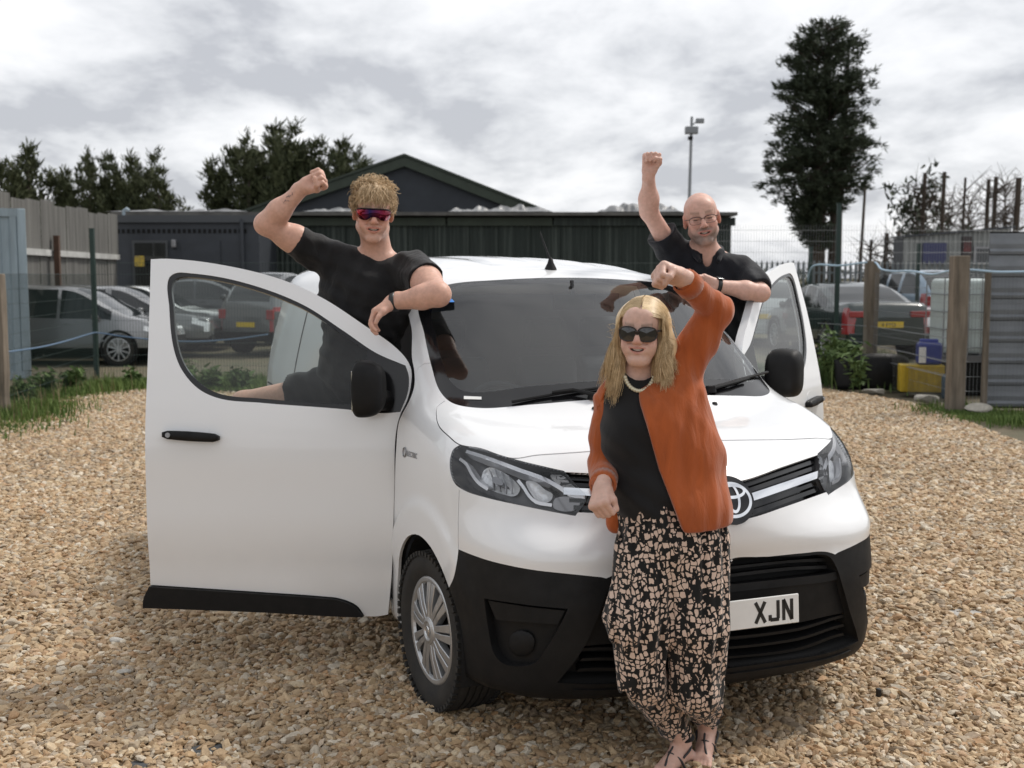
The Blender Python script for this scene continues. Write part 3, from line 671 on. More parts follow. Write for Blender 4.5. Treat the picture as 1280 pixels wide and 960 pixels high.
# ---- front doors, built closed on the side skin, swung out on their hinges
HX, HY = -.935, 1.325
def door_uv(px, py, phi):
    o, d = van_ray(px, py); c, s = math.cos(-phi), math.sin(-phi)
    rot = lambda q, w: np.array([c * q[0] - s * q[1], s * q[0] + c * q[1], q[2]])
    O = rot(o - np.array([HX, HY, 0]), 1) + np.array([HX, HY, 0]); D = rot(d, 1)
    t = np.linspace(2, 9, 1400); P = O + t[:, None] * D; g = P[:, 0] + c_side(P[:, 2])
    i = np.argmax(g > 0) if g[0] < 0 else np.argmax(g < 0); u = g[i - 1] / (g[i - 1] - g[i] + 1e-12); q = P[i - 1] + (P[i] - P[i - 1]) * u
    return q[1:3]
PHI = math.radians(66.5)
def duv(pts, step=.012, closed=True):
    U = [door_uv(p[0], p[1], PHI) for p in pts]; return spline([tuple(u) + (('c',) if len(p) == 3 else ()) for u, p in zip(U, pts)], step=step, closed=closed)
D_out = duv([(188.5, 324, 'c'), (209, 323.4), (274, 330.5), (352, 349.5), (404, 373), (456, 407), (493, 433), (508, 449), (514, 462), (513.5, 482), (509, 500), (501, 517), (496, 534), (493, 612), (489.5, 717), (485, 768, 'c'), (470, 770.5), (456, 770, 'c'), (446, 757), (425, 748), (404, 745.5), (326, 740), (188, 731, 'c'), (184, 660), (181.5, 540), (184.5, 456), (187, 380)])
D_win = duv([(211.5, 347), (219, 341.5), (237.7, 341.5), (300, 352), (378, 380.5), (430, 414), (470, 441), (507, 457, 'c'), (511, 470), (510, 490), (500.5, 515, 'c'), (480, 516.5), (430, 511.5), (326, 503.5), (274, 498), (248, 486), (227, 462), (217, 435.5), (211.5, 385)])
D_gls = duv([(216.5, 351), (224, 346.5), (240, 346), (300, 356.5), (378, 385.5), (430, 419.5), (458.5, 438.5, 'c'), (457, 505, 'c'), (430, 505.5), (326, 498), (276, 492.5), (252, 481), (232, 459), (222, 434), (216.5, 385)])
D_trim = duv([(188, 732, 'c'), (326, 741), (404, 746.5), (425, 749), (445, 758), (455, 769.5, 'c'), (430, 769), (326, 763.5), (180.5, 758, 'c'), (181, 748)])
def dp(mirror):
    sg = 1 if mirror else -1
    def pf(U): 
        U = np.asarray(U); return np.stack([sg * c_side(U[..., 1]), U[..., 0], U[..., 1]], -1)
    def nf(S):
        dz = (c_side(S[..., 2] + .004) - c_side(S[..., 2] - .004)) / .008
        n = np.stack([np.full(S.shape[:-1], float(sg)), 0 * S[..., 1], -dz], -1); return n / np.linalg.norm(n, axis=-1, keepdims=True)
    return pf, nf
def frame_mesh(name, outer, inner, d0, d1, material, parent, pf, nf, step=.04, smooth=True):
    """skin between two outlines (a panel with an opening)"""
    lo, hi = outer.min(0), outer.max(0)
    g = np.array([(x, y) for x in np.arange(lo[0] + step / 2, hi[0], step) for y in np.arange(lo[1] + step / 2, hi[1], step)])
    g = g[inpoly(g, outer) & ~inpoly(g, inner)]; al = np.vstack([outer, inner]); g = g[np.min(np.linalg.norm(g[:, None] - al[None], axis=2), axis=1) > step * .4]
    n, m = len(outer), len(inner); vv = [Vector(p) for p in outer] + [Vector(p) for p in inner] + [Vector(p) for p in g]
    v2, _, f2, _, _, _ = delaunay_2d_cdt(vv, [(i, (i + 1) % n) for i in range(n)] + [(n + i, n + (i + 1) % m) for i in range(m)], [], 0, 1e-7)
    U = np.array([(v[0], v[1]) for v in v2]); T = np.array(f2, dtype=np.int64); c = U[T].mean(1); T = T[inpoly(c, outer) & ~inpoly(c, inner)]
    S = pf(U); Nn = nf(S); A = S - Nn * d0
    nn = np.cross(A[T[:, 1]] - A[T[:, 0]], A[T[:, 2]] - A[T[:, 0]]); sg = (nn * Nn[T[:, 0]]).sum(1) < 0; T[sg] = T[sg][:, ::-1]
    E = np.vstack([T[:, [0, 1]], T[:, [1, 2]], T[:, [2, 0]]]); _, inv, cnt = np.unique(np.sort(E, 1), axis=0, return_inverse=True, return_counts=True)
    B = E[cnt[inv.ravel()] == 1]; bv = np.unique(B); m2 = -np.ones(len(U), dtype=np.int64); m2[bv] = np.arange(len(bv)); n0 = len(A); nb = len(bv)
    V = np.vstack([A, A[bv], S[bv] - Nn[bv] * d1, S - Nn * d1])
    Fc = np.vstack([T, np.stack([n0 + m2[B[:, 1]], n0 + m2[B[:, 0]], n0 + nb + m2[B[:, 0]]], 1), np.stack([n0 + m2[B[:, 1]], n0 + nb + m2[B[:, 0]], n0 + nb + m2[B[:, 1]]], 1), T[:, ::-1] + n0 + 2 * nb])
    return mesh_ob(name, V, Fc, material, parent, smooth)
def door(mirror, phi, nm):
    sg = 1 if mirror else -1
    pf, nf = dp(mirror); root = empty(nm, (-HX if mirror else HX, HY, 0), 0, van); root.rotation_euler = (0, 0, -phi if mirror else phi)
    kids = []
    kw = dict(pf=pf, nf=nf)
    skin = frame_mesh('door_skin', D_out, D_win, 0.0, .045, M_paint, root, pf, nf); kids.append(skin)
    kids.append(frame_mesh('window_surround', D_win, D_gls, .004, .03, M_gloss, root, pf, nf, .03, False))
    kids.append(slab('window_pane', D_gls, .010, .0105, M_dglass, root, .06, close=False, **kw))
    kids.append(slab('sill_trim', D_trim, -.022, .02, M_black, root, .04, **kw))
    # inner card below the glass
    low = D_out[D_out[:, 1] < 1.16]; cen_ = low.mean(0); card = cen_ + (low - cen_) * np.array([.93, .95])
    kids.append(slab('inner_card', card, .046, .10, M_inter, root, .08, **kw))
    # body-side crease: recess around the handle + handle
    h0 = np.array(door_uv(205, 543, PHI)); h1 = np.array(door_uv(275, 547.5, PHI))
    hm = (h0 + h1) / 2
    bowl = slab('handle_bowl', oval((hm[0] - .005, hm[1] + .028), .075, .036, 28), -.0012, .002, M_paint, root, .02, smooth=True, **kw); kids.append(bowl)
    hL = np.array([(h0[0] + (h1[0] - h0[0]) * t, h0[1] + (h1[1] - h0[1]) * t) for t in np.linspace(0, 1, 12)])
    wd = .017 + .004 * np.sin(np.linspace(0, math.pi, 12)); wd[0] = .010; wd[-1] = .008
    kids.append(slab('door_handle', np.vstack([hL + np.stack([0 * wd, wd], 1), (hL - np.stack([0 * wd, wd], 1))[::-1]]), -.030, .004, M_black, root, .008, puff=.012, smooth=True, **kw))
    kids.append(slab('key_lock', oval(h0 + (h1 - h0) * .12, .011, .011, 16), -.045, 0, M_satin, root, .006, **kw))
    for k in kids:       # mesh coordinates are van-local: shift to the hinge
        k.location = (HX if mirror else -HX, -HY, 0)
    # mirror: shell housing, glass, arm on the sail panel
    mz = np.array(door_uv(446, 484, PHI)); base = np.array([sg * (float(c_side(np.array(mz[1]))) + .005), mz[0] - 0.0, mz[1]])
    mr = empty('door_mirror', (base[0] - (-HX if mirror else HX), base[1] - HY, base[2]), 0, root)
    # shell by super-ellipse sections along x (outward)
    V = []; Fc = []; nsec, nr = 9, 24
    for i in range(nsec):
        t = i / (nsec - 1); x = sg * (.04 + .19 * t); sc = (1 - (2 * t - 1)**6) * .28 + .72 if 0 < i < nsec - 1 else .62
        for k in range(nr):
            a = 2 * math.pi * k / nr; cy = abs(math.cos(a))**.75 * (1 if math.cos(a) > 0 else -1); cz = abs(math.sin(a))**.6 * (1 if math.sin(a) > 0 else -1)
            V.append((x, -.045 + (.105 if cy < 0 else .04) * cy * sc, .006 + .122 * cz * (sc * (1.04 - .10 * abs(t - .45)))))
    Fc = [(i * nr + k, i * nr + (k + 1) % nr, (i + 1) * nr + (k + 1) % nr, (i + 1) * nr + k) for i in range(nsec - 1) for k in range(nr)] + [tuple(range(nr))[::-1], tuple((nsec - 1) * nr + k for k in range(nr))]
    sh = MB().add(V, Fc).build('mirror_shell', M_black, mr); sm = sh.modifiers.new('s', 'SUBSURF'); sm.levels = 2; sm.render_levels = 2; sh.data.polygons.foreach_set('use_smooth', np.ones(len(sh.data.polygons), dtype=bool))
    MB().box(min(sg * .062, sg * .215), max(sg * .062, sg * .215), -.018, -.013, -.085, .09).build('mirror_glass', M_chrome, mr, bevel=.002)
    MB().prism([(-.05, -.06), (.02, -.065), (.035, -.02), (.03, .03), (-.03, .035), (-.06, -.01)], lambda a, b: (sg * -.005, a - .12, b - .045), lambda a, b: (sg * .09, a * .8 - .07, b * .9 - .035)).build('mirror_arm', M_black, mr, bevel=.012, seg=3)
    return root
door(False, PHI, 'driver_door'); door(True, math.radians(53), 'passenger_door')
# ---- wipers, washer jets, aerial, sticker, fender emblem
def on_skin(px, py, off): 
    S = px_van([(px, py)]); return S[0] + van_n(S)[0] * off
def wiper(a, b, c, d):
    P = [on_skin(*q, .022) for q in a]; w_ = MB().tube(P, [.010, .009, .007, .005][:len(P)], 6).build('wiper', M_black, van)
    Q = [on_skin(*q, .012) for q in b]; MB().tube(Q, .007, 6).build('wiper_blade', M_black, w_)
    MB().lathe([(.0, .03), (.022, .028), (.026, 0)], 16, 'z', tuple(on_skin(*a[0], -.005))).build('wiper_pivot', M_black, w_)
wiper([(742, 498), (715, 492), (690, 495)], [(755, 486.5), (700, 494), (640, 505)], 0, 0)
wiper([(889, 489), (915, 482), (932, 477)], [(890, 487), (922, 477), (957, 467)], 0, 0)
for q in ((743.5, 511), (893.5, 505)): MB().lathe([(.0, .012), (.010, .010), (.014, 0)], 14, 'z', tuple(on_skin(*q, -.002))).build('washer_jet', M_black, van, True)
ab = np.array([0, 1.76, float(c_roof(np.array(1.76))) - .01])
aer = MB().lathe([(.034, 0), (.030, .012), (.016, .040), (.010, .062), (.0, .07)], 20, 'z', tuple(ab)).build('aerial', M_black, van, True)
MB().tube([ab + np.array([0, .004, .05]), ab + np.array([-.028, .075, .20])], [.006, .0028], 8).build('aerial_rod', M_black, aer)
st = np.array([on_skin(580, 495.5, .003), on_skin(602, 496.5, .003), on_skin(602, 500, .003), on_skin(580, 499.5, .003)])
mesh_ob('sticker', st, [(0, 1, 2, 3)], M_white, van)
# dash paper
MB().box(.48, .70, 1.02, 1.15, 1.213, 1.215).build('dash_paper', M_white, van)
# fender emblem: ring plus raised lettering block in dark chrome
def text_mesh(name, s, size, material, parent, M, ext=.0008):
    cu = bpy.data.curves.new(name, 'FONT'); cu.body = s; cu.size = size; cu.extrude = ext; cu.align_x = 'LEFT'
    o = bpy.data.objects.new(name, cu); COL.objects.link(o)
    dg = bpy.context.evaluated_depsgraph_get(); dg.update(); me = bpy.data.meshes.new_from_object(o.evaluated_get(dg)); bpy.data.objects.remove(o)
    for v in me.vertices: v.co = M @ v.co
    me.materials.append(material); r = bpy.data.objects.new(name, me); COL.objects.link(r)
    if parent: r.parent = parent
    return r
e0, e1 = on_skin(508.5, 569.5, .003), on_skin(527, 575.5, .003); up = np.array([0, 0, 1.0]); ex = (e1 - e0) / np.linalg.norm(e1 - e0); nn_ = van_n(e0[None])[0]; uy = np.cross(nn_, ex); uy /= np.linalg.norm(uy)
M_ = Matrix(((ex[0], uy[0], nn_[0], e0[0]), (ex[1], uy[1], nn_[1], e0[1]), (ex[2], uy[2], nn_[2], e0[2]), (0, 0, 0, 1)))
em = text_mesh('fender_emblem', 'ELECTRIC', .033, M_satin, van, M_)
rc = e0 - ex * .028 + uy * .012
MB().tube([rc + .020 * (math.cos(t) * ex + math.sin(t) * uy) for t in np.linspace(0, 2 * math.pi, 25)], .003, 6, False).build('emblem_ring', M_satin, em)

# blue cloth tucked on the pillar top under the elbow
bc0 = van_world(on_skin(551, 374, .0)); V = []
for i in range(9):
    for j in range(9):
        u, v = i / 8 - .5, j / 8 - .5; r2 = u * u + v * v; V.append((bc0[0] + u * .13, bc0[1] + v * .12 - .01, bc0[2] + .035 * max(0, 1 - r2 * 3.6) * (1 + .35 * math.sin(9 * u + 5 * v)) - .012))
tag(mesh_ob('blue_cloth', V, [(i * 9 + j, (i + 1) * 9 + j, (i + 1) * 9 + j + 1, i * 9 + j + 1) for i in range(8) for j in range(8)], mat('blue_microfibre', (.05, .22, .62), rough=.9, var=.3, vscale=40), None, True), 'bright blue cloth on the pillar top under the bent elbow', 'cloth')
# ------------------------------------------------------------------ ground
def ground_mat(name, cols, scale, bump):
    m, t, b = new_mat(name); setp(b, rough=.9)
    tc = N(t, 'ShaderNodeTexCoord'); v = N(t, 'ShaderNodeTexVoronoi'); v.inputs['Scale'].default_value = scale; t.links.new(tc.outputs['Object'], v.inputs['Vector'])
    sp = N(t, 'ShaderNodeSeparateColor'); t.links.new(v.outputs['Color'], sp.inputs[0])
    r = N(t, 'ShaderNodeValToRGB'); t.links.new(sp.outputs[0], r.inputs[0]); e = r.color_ramp.elements
    e[0].color = (*cols[0], 1); e[1].color = (*cols[-1], 1)
    for i, c in enumerate(cols[1:-1]): e.new((i + 1) / (len(cols) - 1)).color = (*c, 1)
    n = N(t, 'ShaderNodeTexNoise'); n.inputs['Scale'].default_value = .6; n.inputs['Detail'].default_value = 5; t.links.new(tc.outputs['Object'], n.inputs['Vector'])
    mr = N(t, 'ShaderNodeMapRange'); mr.inputs['From Min'].default_value = .3; mr.inputs['From Max'].default_value = .7; mr.inputs['To Min'].default_value = .8; mr.inputs['To Max'].default_value = 1.15; t.links.new(n.outputs['Fac'], mr.inputs['Value'])
    mx = N(t, 'ShaderNodeVectorMath', operation='SCALE'); t.links.new(r.outputs[0], mx.inputs[0]); t.links.new(mr.outputs[0], mx.inputs['Scale']); t.links.new(mx.outputs[0], b.inputs['Base Color'])
    bp = N(t, 'ShaderNodeBump'); bp.inputs['Distance'].default_value = bump; bp.invert = True; t.links.new(v.outputs['Distance'], bp.inputs['Height']); t.links.new(bp.outputs[0], b.inputs['Normal'])
    return m
STONE = [(.24, .155, .082), (.39, .265, .145), (.31, .205, .11), (.48, .355, .215), (.43, .30, .175), (.55, .445, .30), (.27, .205, .14), (.41, .29, .165), (.34, .275, .20)]
M_gravel = ground_mat('gravel_bed', [tuple(c * .72 for c in q) for q in STONE], 42, .012)
M_soil = mat('dry_soil', (.13, .10, .065), rough=.95, var=1, vscale=2.2, col2=(.075, .075, .04), bump=.02, bscale=14)
tag(mesh_ob('ground', [(-400, -60, -.03), (400, -60, -.03), (400, 900, -.03), (-400, 900, -.03)], [(0, 1, 2, 3)], M_soil), kind='structure')
def gnd(px, py): return at_z(px, py, 0)[:2]
edge_px = [(-220, 640), (-60, 545), (0, 522), (60, 503), (120, 492), (180, 488), (240, 490), (330, 492), (450, 488), (700, 484), (900, 484), (1030, 487), (1080, 494), (1130, 502), (1190, 520), (1240, 541), (1285, 556), (1400, 600), (1560, 700)]
YARD = np.array([(-9, -3)] + [tuple(gnd(*p)) for p in edge_px] + [(9, -3)])
vv, _, ff, _, _, _ = delaunay_2d_cdt([Vector(p) for p in YARD], [(i, (i + 1) % len(YARD)) for i in range(len(YARD))], [], 1, 1e-6)
yard = tag(mesh_ob('gravel_yard', [(v[0], v[1], 0) for v in vv], [list(f) for f in ff], M_gravel), kind='structure')
def stone_mat():
    m, t, b = new_mat('gravel_stone'); setp(b, rough=.72)
    oi = N(t, 'ShaderNodeObjectInfo'); r = N(t, 'ShaderNodeValToRGB'); t.links.new(oi.outputs['Random'], r.inputs[0]); r.color_ramp.interpolation = 'LINEAR'
    e = r.color_ramp.elements; cs = STONE + [(.60, .53, .42), (.40, .24, .12), (.27, .205, .14)]
    e[0].color = (*cs[0], 1); e[1].color = (*cs[-1], 1)
    for i, c in enumerate(cs[1:-1]): e.new((i + 1) / (len(cs) - 1)).color = (*c, 1)
    tc = N(t, 'ShaderNodeTexCoord'); n = N(t, 'ShaderNodeTexNoise'); n.inputs['Scale'].default_value = 2.4; n.inputs['Detail'].default_value = 5; t.links.new(tc.outputs['Object'], n.inputs['Vector'])
    g = N(t, 'ShaderNodeNewGeometry'); big = N(t, 'ShaderNodeTexNoise'); big.inputs['Scale'].default_value = .8; big.inputs['Detail'].default_value = 4; t.links.new(g.outputs['Position'], big.inputs['Vector'])
    ml = N(t, 'ShaderNodeMath', operation='ADD'); t.links.new(n.outputs['Fac'], ml.inputs[0]); t.links.new(big.outputs['Fac'], ml.inputs[1])
    mr = N(t, 'ShaderNodeMapRange'); mr.inputs['From Min'].default_value = .6; mr.inputs['From Max'].default_value = 1.4; mr.inputs['To Min'].default_value = .72; mr.inputs['To Max'].default_value = 1.25; t.links.new(ml.outputs[0], mr.inputs['Value'])
    mx = N(t, 'ShaderNodeVectorMath', operation='SCALE'); t.links.new(r.outputs[0], mx.inputs[0]); t.links.new(mr.outputs[0], mx.inputs['Scale']); t.links.new(mx.outputs[0], b.inputs['Base Color'])
    return m
M_stone = stone_mat()
def scatter_stones():
    P = []; S = []
    def band(y0, y1, d, s0, s1, zl, bare=None):
        ys = np.arange(y0, y1, d)
        for j, y in enumerate(ys):
            hw = min(.52 * y + 1.3, 8.6); xs = np.arange(-hw, hw, d)
            p = np.stack([xs + RNG.uniform(-.6, .6, len(xs)) * d, y + RNG.uniform(-.6, .6, len(xs)) * d, np.full(len(xs), zl) + RNG.uniform(-.004, .005, len(xs))], -1)
            P.append(p); S.append(RNG.uniform(0, 1, len(xs))**2.6 * (s1 - s0) + s0)
    band(1.7, 5.5, .021, .0105, .026, .004); band(1.7, 5.5, .032, .010, .027, .013)
    band(5.5, 9.5, .027, .013, .029, .004); band(5.5, 9.5, .044, .014, .031, .014)
    band(9.5, 20.5, .042, .020, .038, .006)
    P = np.vstack(P); S = np.concatenate(S); k = inpoly(P[:, :2], YARD * np.array([1.0, 1.0])); P, S = P[k], S[k]
    # bare spots where the weed membrane shows through, thin edges of the yard
    for (px, py, rx, ry) in BARE:
        c = gnd(px, py); u = ((P[:, 0] - c[0]) / rx)**2 + ((P[:, 1] - c[1]) / ry)**2; keep = (u > 1 + RNG.normal(0, .35, len(P))) | (RNG.random(len(P)) < .06); P, S = P[keep], S[keep]
    return P, S
BARE = [(262, 938, .085, .06), (170, 958, .06, .035), (1208, 768, .10, .08)]
P_, S_ = scatter_stones()
go = bpy.data.meshes.new('gravel'); go.vertices.add(len(P_)); go.vertices.foreach_set('co', P_.astype(np.float32).ravel())
at_ = go.attributes.new('ssize', 'FLOAT', 'POINT'); at_.data.foreach_set('value', S_.astype(np.float32))
gravel = bpy.data.objects.new('gravel', go); COL.objects.link(gravel)
tag(gravel, 'tan and beige pea gravel covering the yard', 'gravel', kind='stuff')
ng = bpy.data.node_groups.new('gravel_nodes', 'GeometryNodeTree'); ng.interface.new_socket('Geometry', in_out='INPUT', socket_type='NodeSocketGeometry'); ng.interface.new_socket('Geometry', in_out='OUTPUT', socket_type='NodeSocketGeometry')
gi_ = ng.nodes.new('NodeGroupInput'); go_ = ng.nodes.new('NodeGroupOutput'); L_ = ng.links.new
jn = ng.nodes.new('GeometryNodeGeometryToInstance')
for k in range(7):
    ico = ng.nodes.new('GeometryNodeMeshIcoSphere'); ico.inputs['Subdivisions'].default_value = 3 if k < 3 else 2
    pos = ng.nodes.new('GeometryNodeInputPosition'); nz = ng.nodes.new('ShaderNodeTexNoise'); nz.noise_dimensions = '4D'; nz.inputs['Scale'].default_value = .85; nz.inputs['Detail'].default_value = 1.2; nz.inputs['W'].default_value = k * 3.7 + 1
    L_(pos.outputs[0], nz.inputs['Vector'])
    sb = ng.nodes.new('ShaderNodeVectorMath'); sb.operation = 'SUBTRACT'; L_(nz.outputs['Color'], sb.inputs[0]); sb.inputs[1].default_value = (.5, .5, .5)
    sc = ng.nodes.new('ShaderNodeVectorMath'); sc.operation = 'SCALE'; sc.inputs['Scale'].default_value = 1.7; L_(sb.outputs[0], sc.inputs[0])
    sp = ng.nodes.new('GeometryNodeSetPosition'); L_(ico.outputs['Mesh'], sp.inputs['Geometry']); L_(sc.outputs[0], sp.inputs['Offset'])
    tr = ng.nodes.new('GeometryNodeTransform'); tr.inputs['Scale'].default_value = [(1.25, .85, .55), (1.0, .9, .65), (1.4, .8, .45), (1.1, .7, .6), (1.2, 1.0, .5), (.95, .8, .7), (1.5, .75, .5)][k]; L_(sp.outputs[0], tr.inputs['Geometry'])
    L_(tr.outputs[0], jn.inputs[0])
iop = ng.nodes.new('GeometryNodeInstanceOnPoints'); iop.inputs['Pick Instance'].default_value = True
L_(gi_.outputs[0], iop.inputs['Points']); L_(jn.outputs[0], iop.inputs['Instance'])
rv = ng.nodes.new('FunctionNodeRandomValue'); rv.data_type = 'FLOAT_VECTOR'; rv.inputs['Min'].default_value = (-.5, -.5, 0); rv.inputs['Max'].default_value = (.5, .5, 6.283)
L_(rv.outputs[0], iop.inputs['Rotation'])
na = ng.nodes.new('GeometryNodeInputNamedAttribute'); na.data_type = 'FLOAT'; na.inputs['Name'].default_value = 'ssize'; L_(na.outputs[0], iop.inputs['Scale'])
sm_ = ng.nodes.new('GeometryNodeSetMaterial'); sm_.inputs['Material'].default_value = M_stone
L_(iop.outputs[0], sm_.inputs[0]); L_(sm_.outputs[0], go_.inputs[0])
md = gravel.modifiers.new('scatter', 'NODES'); md.node_group = ng
# membrane patches and odd bits lying on the gravel
M_memb = mat('membrane', (.075, .080, .085), rough=.9, var=.4, vscale=30, bump=.002, bscale=120)
for i, (px, py, rx, ry) in enumerate(BARE):
    c = gnd(px, py); V = [(c[0] + rx * 1.2 * math.cos(a) * RNG.uniform(.7, 1.2), c[1] + ry * 1.2 * math.sin(a) * RNG.uniform(.7, 1.2), .004) for a in np.linspace(0, 2 * math.pi, 22)[:-1]]
    o = mesh_ob('membrane_patch' if i < 2 else 'pale_slab', V + [(c[0], c[1], .006)], [(k, (k + 1) % 21, 21) for k in range(21)], M_memb if i < 2 else mat('pale_slab', (.42, .40, .37), rough=.9, var=.3, vscale=20, bump=.004, bscale=40))
    tag(o, ['dark weed membrane showing through thin gravel, larger patch', 'dark weed membrane showing through thin gravel, smaller patch', 'flat pale stone slab sunk in the gravel beyond the bumper'][i], 'membrane' if i < 2 else 'slab')
def rock(name, px, py, s, col, label, cat='stone', z=.012, seed=0, sub=3):
    c = gnd(px, py); bm = bmesh.new(); bmesh.ops.create_icosphere(bm, subdivisions=sub, radius=1.0); rr = np.random.default_rng(seed); K = rr.normal(0, 1, (9, 3)); K /= np.linalg.norm(K, axis=1)[:, None]; dd = rr.uniform(.55, .85, 9)
    for v in bm.verts:
        p = np.array(v.co)
        for k, d in zip(K, dd):
            q = p @ k
            if q > d: p = p - k * (q - d)
        v.co = (c[0] + p[0] * s[0], c[1] + p[1] * s[1], z + p[2] * s[2])
    me = bpy.data.meshes.new(name); bm.to_mesh(me); bm.free(); o = bpy.data.objects.new(name, me); COL.objects.link(o)
    me.materials.append(mat(name + '_m', col, rough=.85, var=.35, vscale=25, bump=.004, bscale=50)); return tag(o, label, cat)
rock('white_flint', 145, 806, (.04, .028, .02), (.62, .59, .53), 'white flint lying alone on the gravel beside the van door', 'stone', .022, 1)
rock('white_flint', 155, 845, (.035, .02, .015), (.58, .55, .49), 'small chalky flint lying between the white flint and the membrane', 'stone', .022, 2)
rock('concrete_lump', 1093, 493, (.20, .13, .06), (.33, .31, .27), 'flat grey concrete lump at the edge of the weeds', 'concrete', .04, 3)
rock('concrete_lump', 1157, 503, (.20, .13, .085), (.36, .34, .30), 'grey concrete block in front of the yellow box', 'concrete', .05, 4)
rock('concrete_lump', 1222, 517, (.20, .13, .085), (.44, .41, .35), 'pale broken concrete block below the corrugated sheet', 'concrete', .06, 5)
c = gnd(1098, 875)
tag(MB().lathe([(.0, .0), (.012, .0), (.012, .03), (.009, .033), (.0, .033)], 16, 'z', (c[0], c[1], .018)).build('plastic_cap', M_ink, smooth=False), 'small black plastic cap lying on the gravel by the bumper', 'cap')
# ------------------------------------------------------------------ background: parked cars
M_cglass = mat('car_glass', (.012, .015, .016), rough=.05, spec=.8)
M_red = mat('tail_lamp', (.30, .012, .012), rough=.2, coat=1.0)
M_yplate = mat('yellow_plate', (.72, .50, .03), rough=.4)
def car(name, label, L, Wd, Hh, kind, paint, loc, heading, nose=.95, plate=None, group=None):
    """parked car lofted from cross sections; +x is its nose. kind sets the roofline"""
    h2 = L / 2; root = empty(name, loc, heading); tag(root, label, 'car', group)
    f = lambda t: -h2 + t * L
    if kind == 'mpv':   top = Cur((f(0), .80), (f(.02), 1.0), (f(.06), 1.32), (f(.16), Hh - .05), (f(.40), Hh), (f(.58), Hh - .07), (f(.72), 1.22), (f(.80), 1.03), (f(.93), .86), (f(.985), .70), (f(1), .58)); belt = Cur((f(0), .98), (f(.5), .96), (f(.8), .90), (f(1), .70)); win = (.10, .74); pil = (.33, .50)
    elif kind == 'saloon': top = Cur((f(0), .80), (f(.02), .98), (f(.10), 1.04), (f(.16), 1.06), (f(.24), 1.22), (f(.33), Hh - .06), (f(.46), Hh), (f(.56), Hh - .06), (f(.66), 1.20), (f(.73), .98), (f(.90), .86), (f(.985), .72), (f(1), .58)); belt = Cur((f(0), .98), (f(.5), .92), (f(.75), .88), (f(1), .70)); win = (.20, .70); pil = (.34, .47)
    elif kind == 'hatch': top = Cur((f(0), .80), (f(.02), 1.0), (f(.07), 1.22), (f(.16), Hh - .06), (f(.38), Hh), (f(.54), Hh - .06), (f(.66), 1.20), (f(.74), .98), (f(.91), .84), (f(.985), .70), (f(1), .56)); belt = Cur((f(0), .98), (f(.5), .94), (f(.78), .89), (f(1), .68)); win = (.10, .70); pil = (.30, .46)
    else: top = Cur((f(0), .85), (f(.015), 1.1), (f(.05), 1.45), (f(.12), Hh - .05), (f(.35), Hh), (f(.56), Hh - .06), (f(.68), 1.30), (f(.75), 1.10), (f(.92), .98), (f(.985), .82), (f(1), .62)); belt = Cur((f(0), 1.08), (f(.5), 1.05), (f(.78), 1.02), (f(1), .80)); win = (.08, .72); pil = (.28, .46)
    xs = np.concatenate([np.linspace(-h2, -h2 + .12, 8)[:-1], np.linspace(-h2 + .12, h2 - .12, 64), np.linspace(h2 - .12, h2, 8)[1:]])
    plan = lambda x: Wd / 2 * (1 - .16 * np.abs(x / h2)**3.2) * np.clip(1 - np.clip(np.abs(x) - (h2 - .12), 0, .12)**2 / .12**2 * .12, 0, 1)
    rows = []
    for x in xs:
        w = float(plan(np.array(x))); zt = float(top(np.array(x))); zb = min(float(belt(np.array(x))), zt - .02); tum = (zt - zb) * .30
        e = min(1, (h2 - abs(x)) / .10); z0 = .22 + .10 * (1 - e)
        K = [(w * .70, z0), (w * .90, z0 + .02), (w * .985, z0 + .14), (w, .50 if zb > .62 else zb * .75), (w * .99, zb - .10), (w * .955, zb), (w * .955 - tum * .5, zb + (zt - zb) * .5), (w * .955 - tum * .92, zt - .07 * min(1, (zt - zb) * 3)), (w * .80 - tum * .85, zt - .018 * min(1, (zt - zb) * 3)), (w * .45 - tum * .3, zt), (0, zt + .008)]
        rows.append(K)
    A = np.array(rows); n, m, _ = A.shape
    half = np.stack([np.repeat(xs[:, None], m, 1), A[..., 0], A[..., 1]], -1); full = np.concatenate([half, (half * np.array([1, -1, 1]))[:, -2::-1]], 1); m2 = full.shape[1]
    V = full.reshape(-1, 3); idx = np.arange(n * m2).reshape(n, m2)
    Q = np.stack([idx[:-1, :-1], idx[:-1, 1:], idx[1:, 1:], idx[1:, :-1]], -1).reshape(-1, 4); C = V[Q].mean(1)
    row = np.tile(np.arange(m2 - 1), n - 1); rr = np.minimum(row, m2 - 2 - row); t = (C[:, 0] + h2) / L
    zt = top(C[:, 0]); zb = np.minimum(belt(C[:, 0]), zt - .02); dz = (top(C[:, 0] + .05) - top(C[:, 0] - .05)) / .1
    cl = np.zeros(len(Q), int)
    side = ((rr == 5) | (rr == 6)) & (t > win[0]) & (t < win[1]) & (zt - zb > .16)
    for p in pil: side &= np.abs(t - p) > .012
    cl[side] = 1
    cl[(rr >= 8) & (np.abs(dz) > .30) & (zt > zb + .10) & (t > .25) & (C[:, 2] > zb + .06)] = 2
    cl[(rr >= 8) & (dz > .30) & (t < .30) & (zt > zb + .10)] = 3
    cl[(t < .055) & (C[:, 2] > zb - .30) & (C[:, 2] < zb - .02) & (np.abs(C[:, 1]) > Wd * .26)] = 4
    cl[(t > .90) & (t < .985) & (C[:, 2] > zb - .16) & (C[:, 2] < zb + .02) & (np.abs(C[:, 1]) > Wd * .25)] = 5
    cl[(C[:, 2] < .36)] = 6
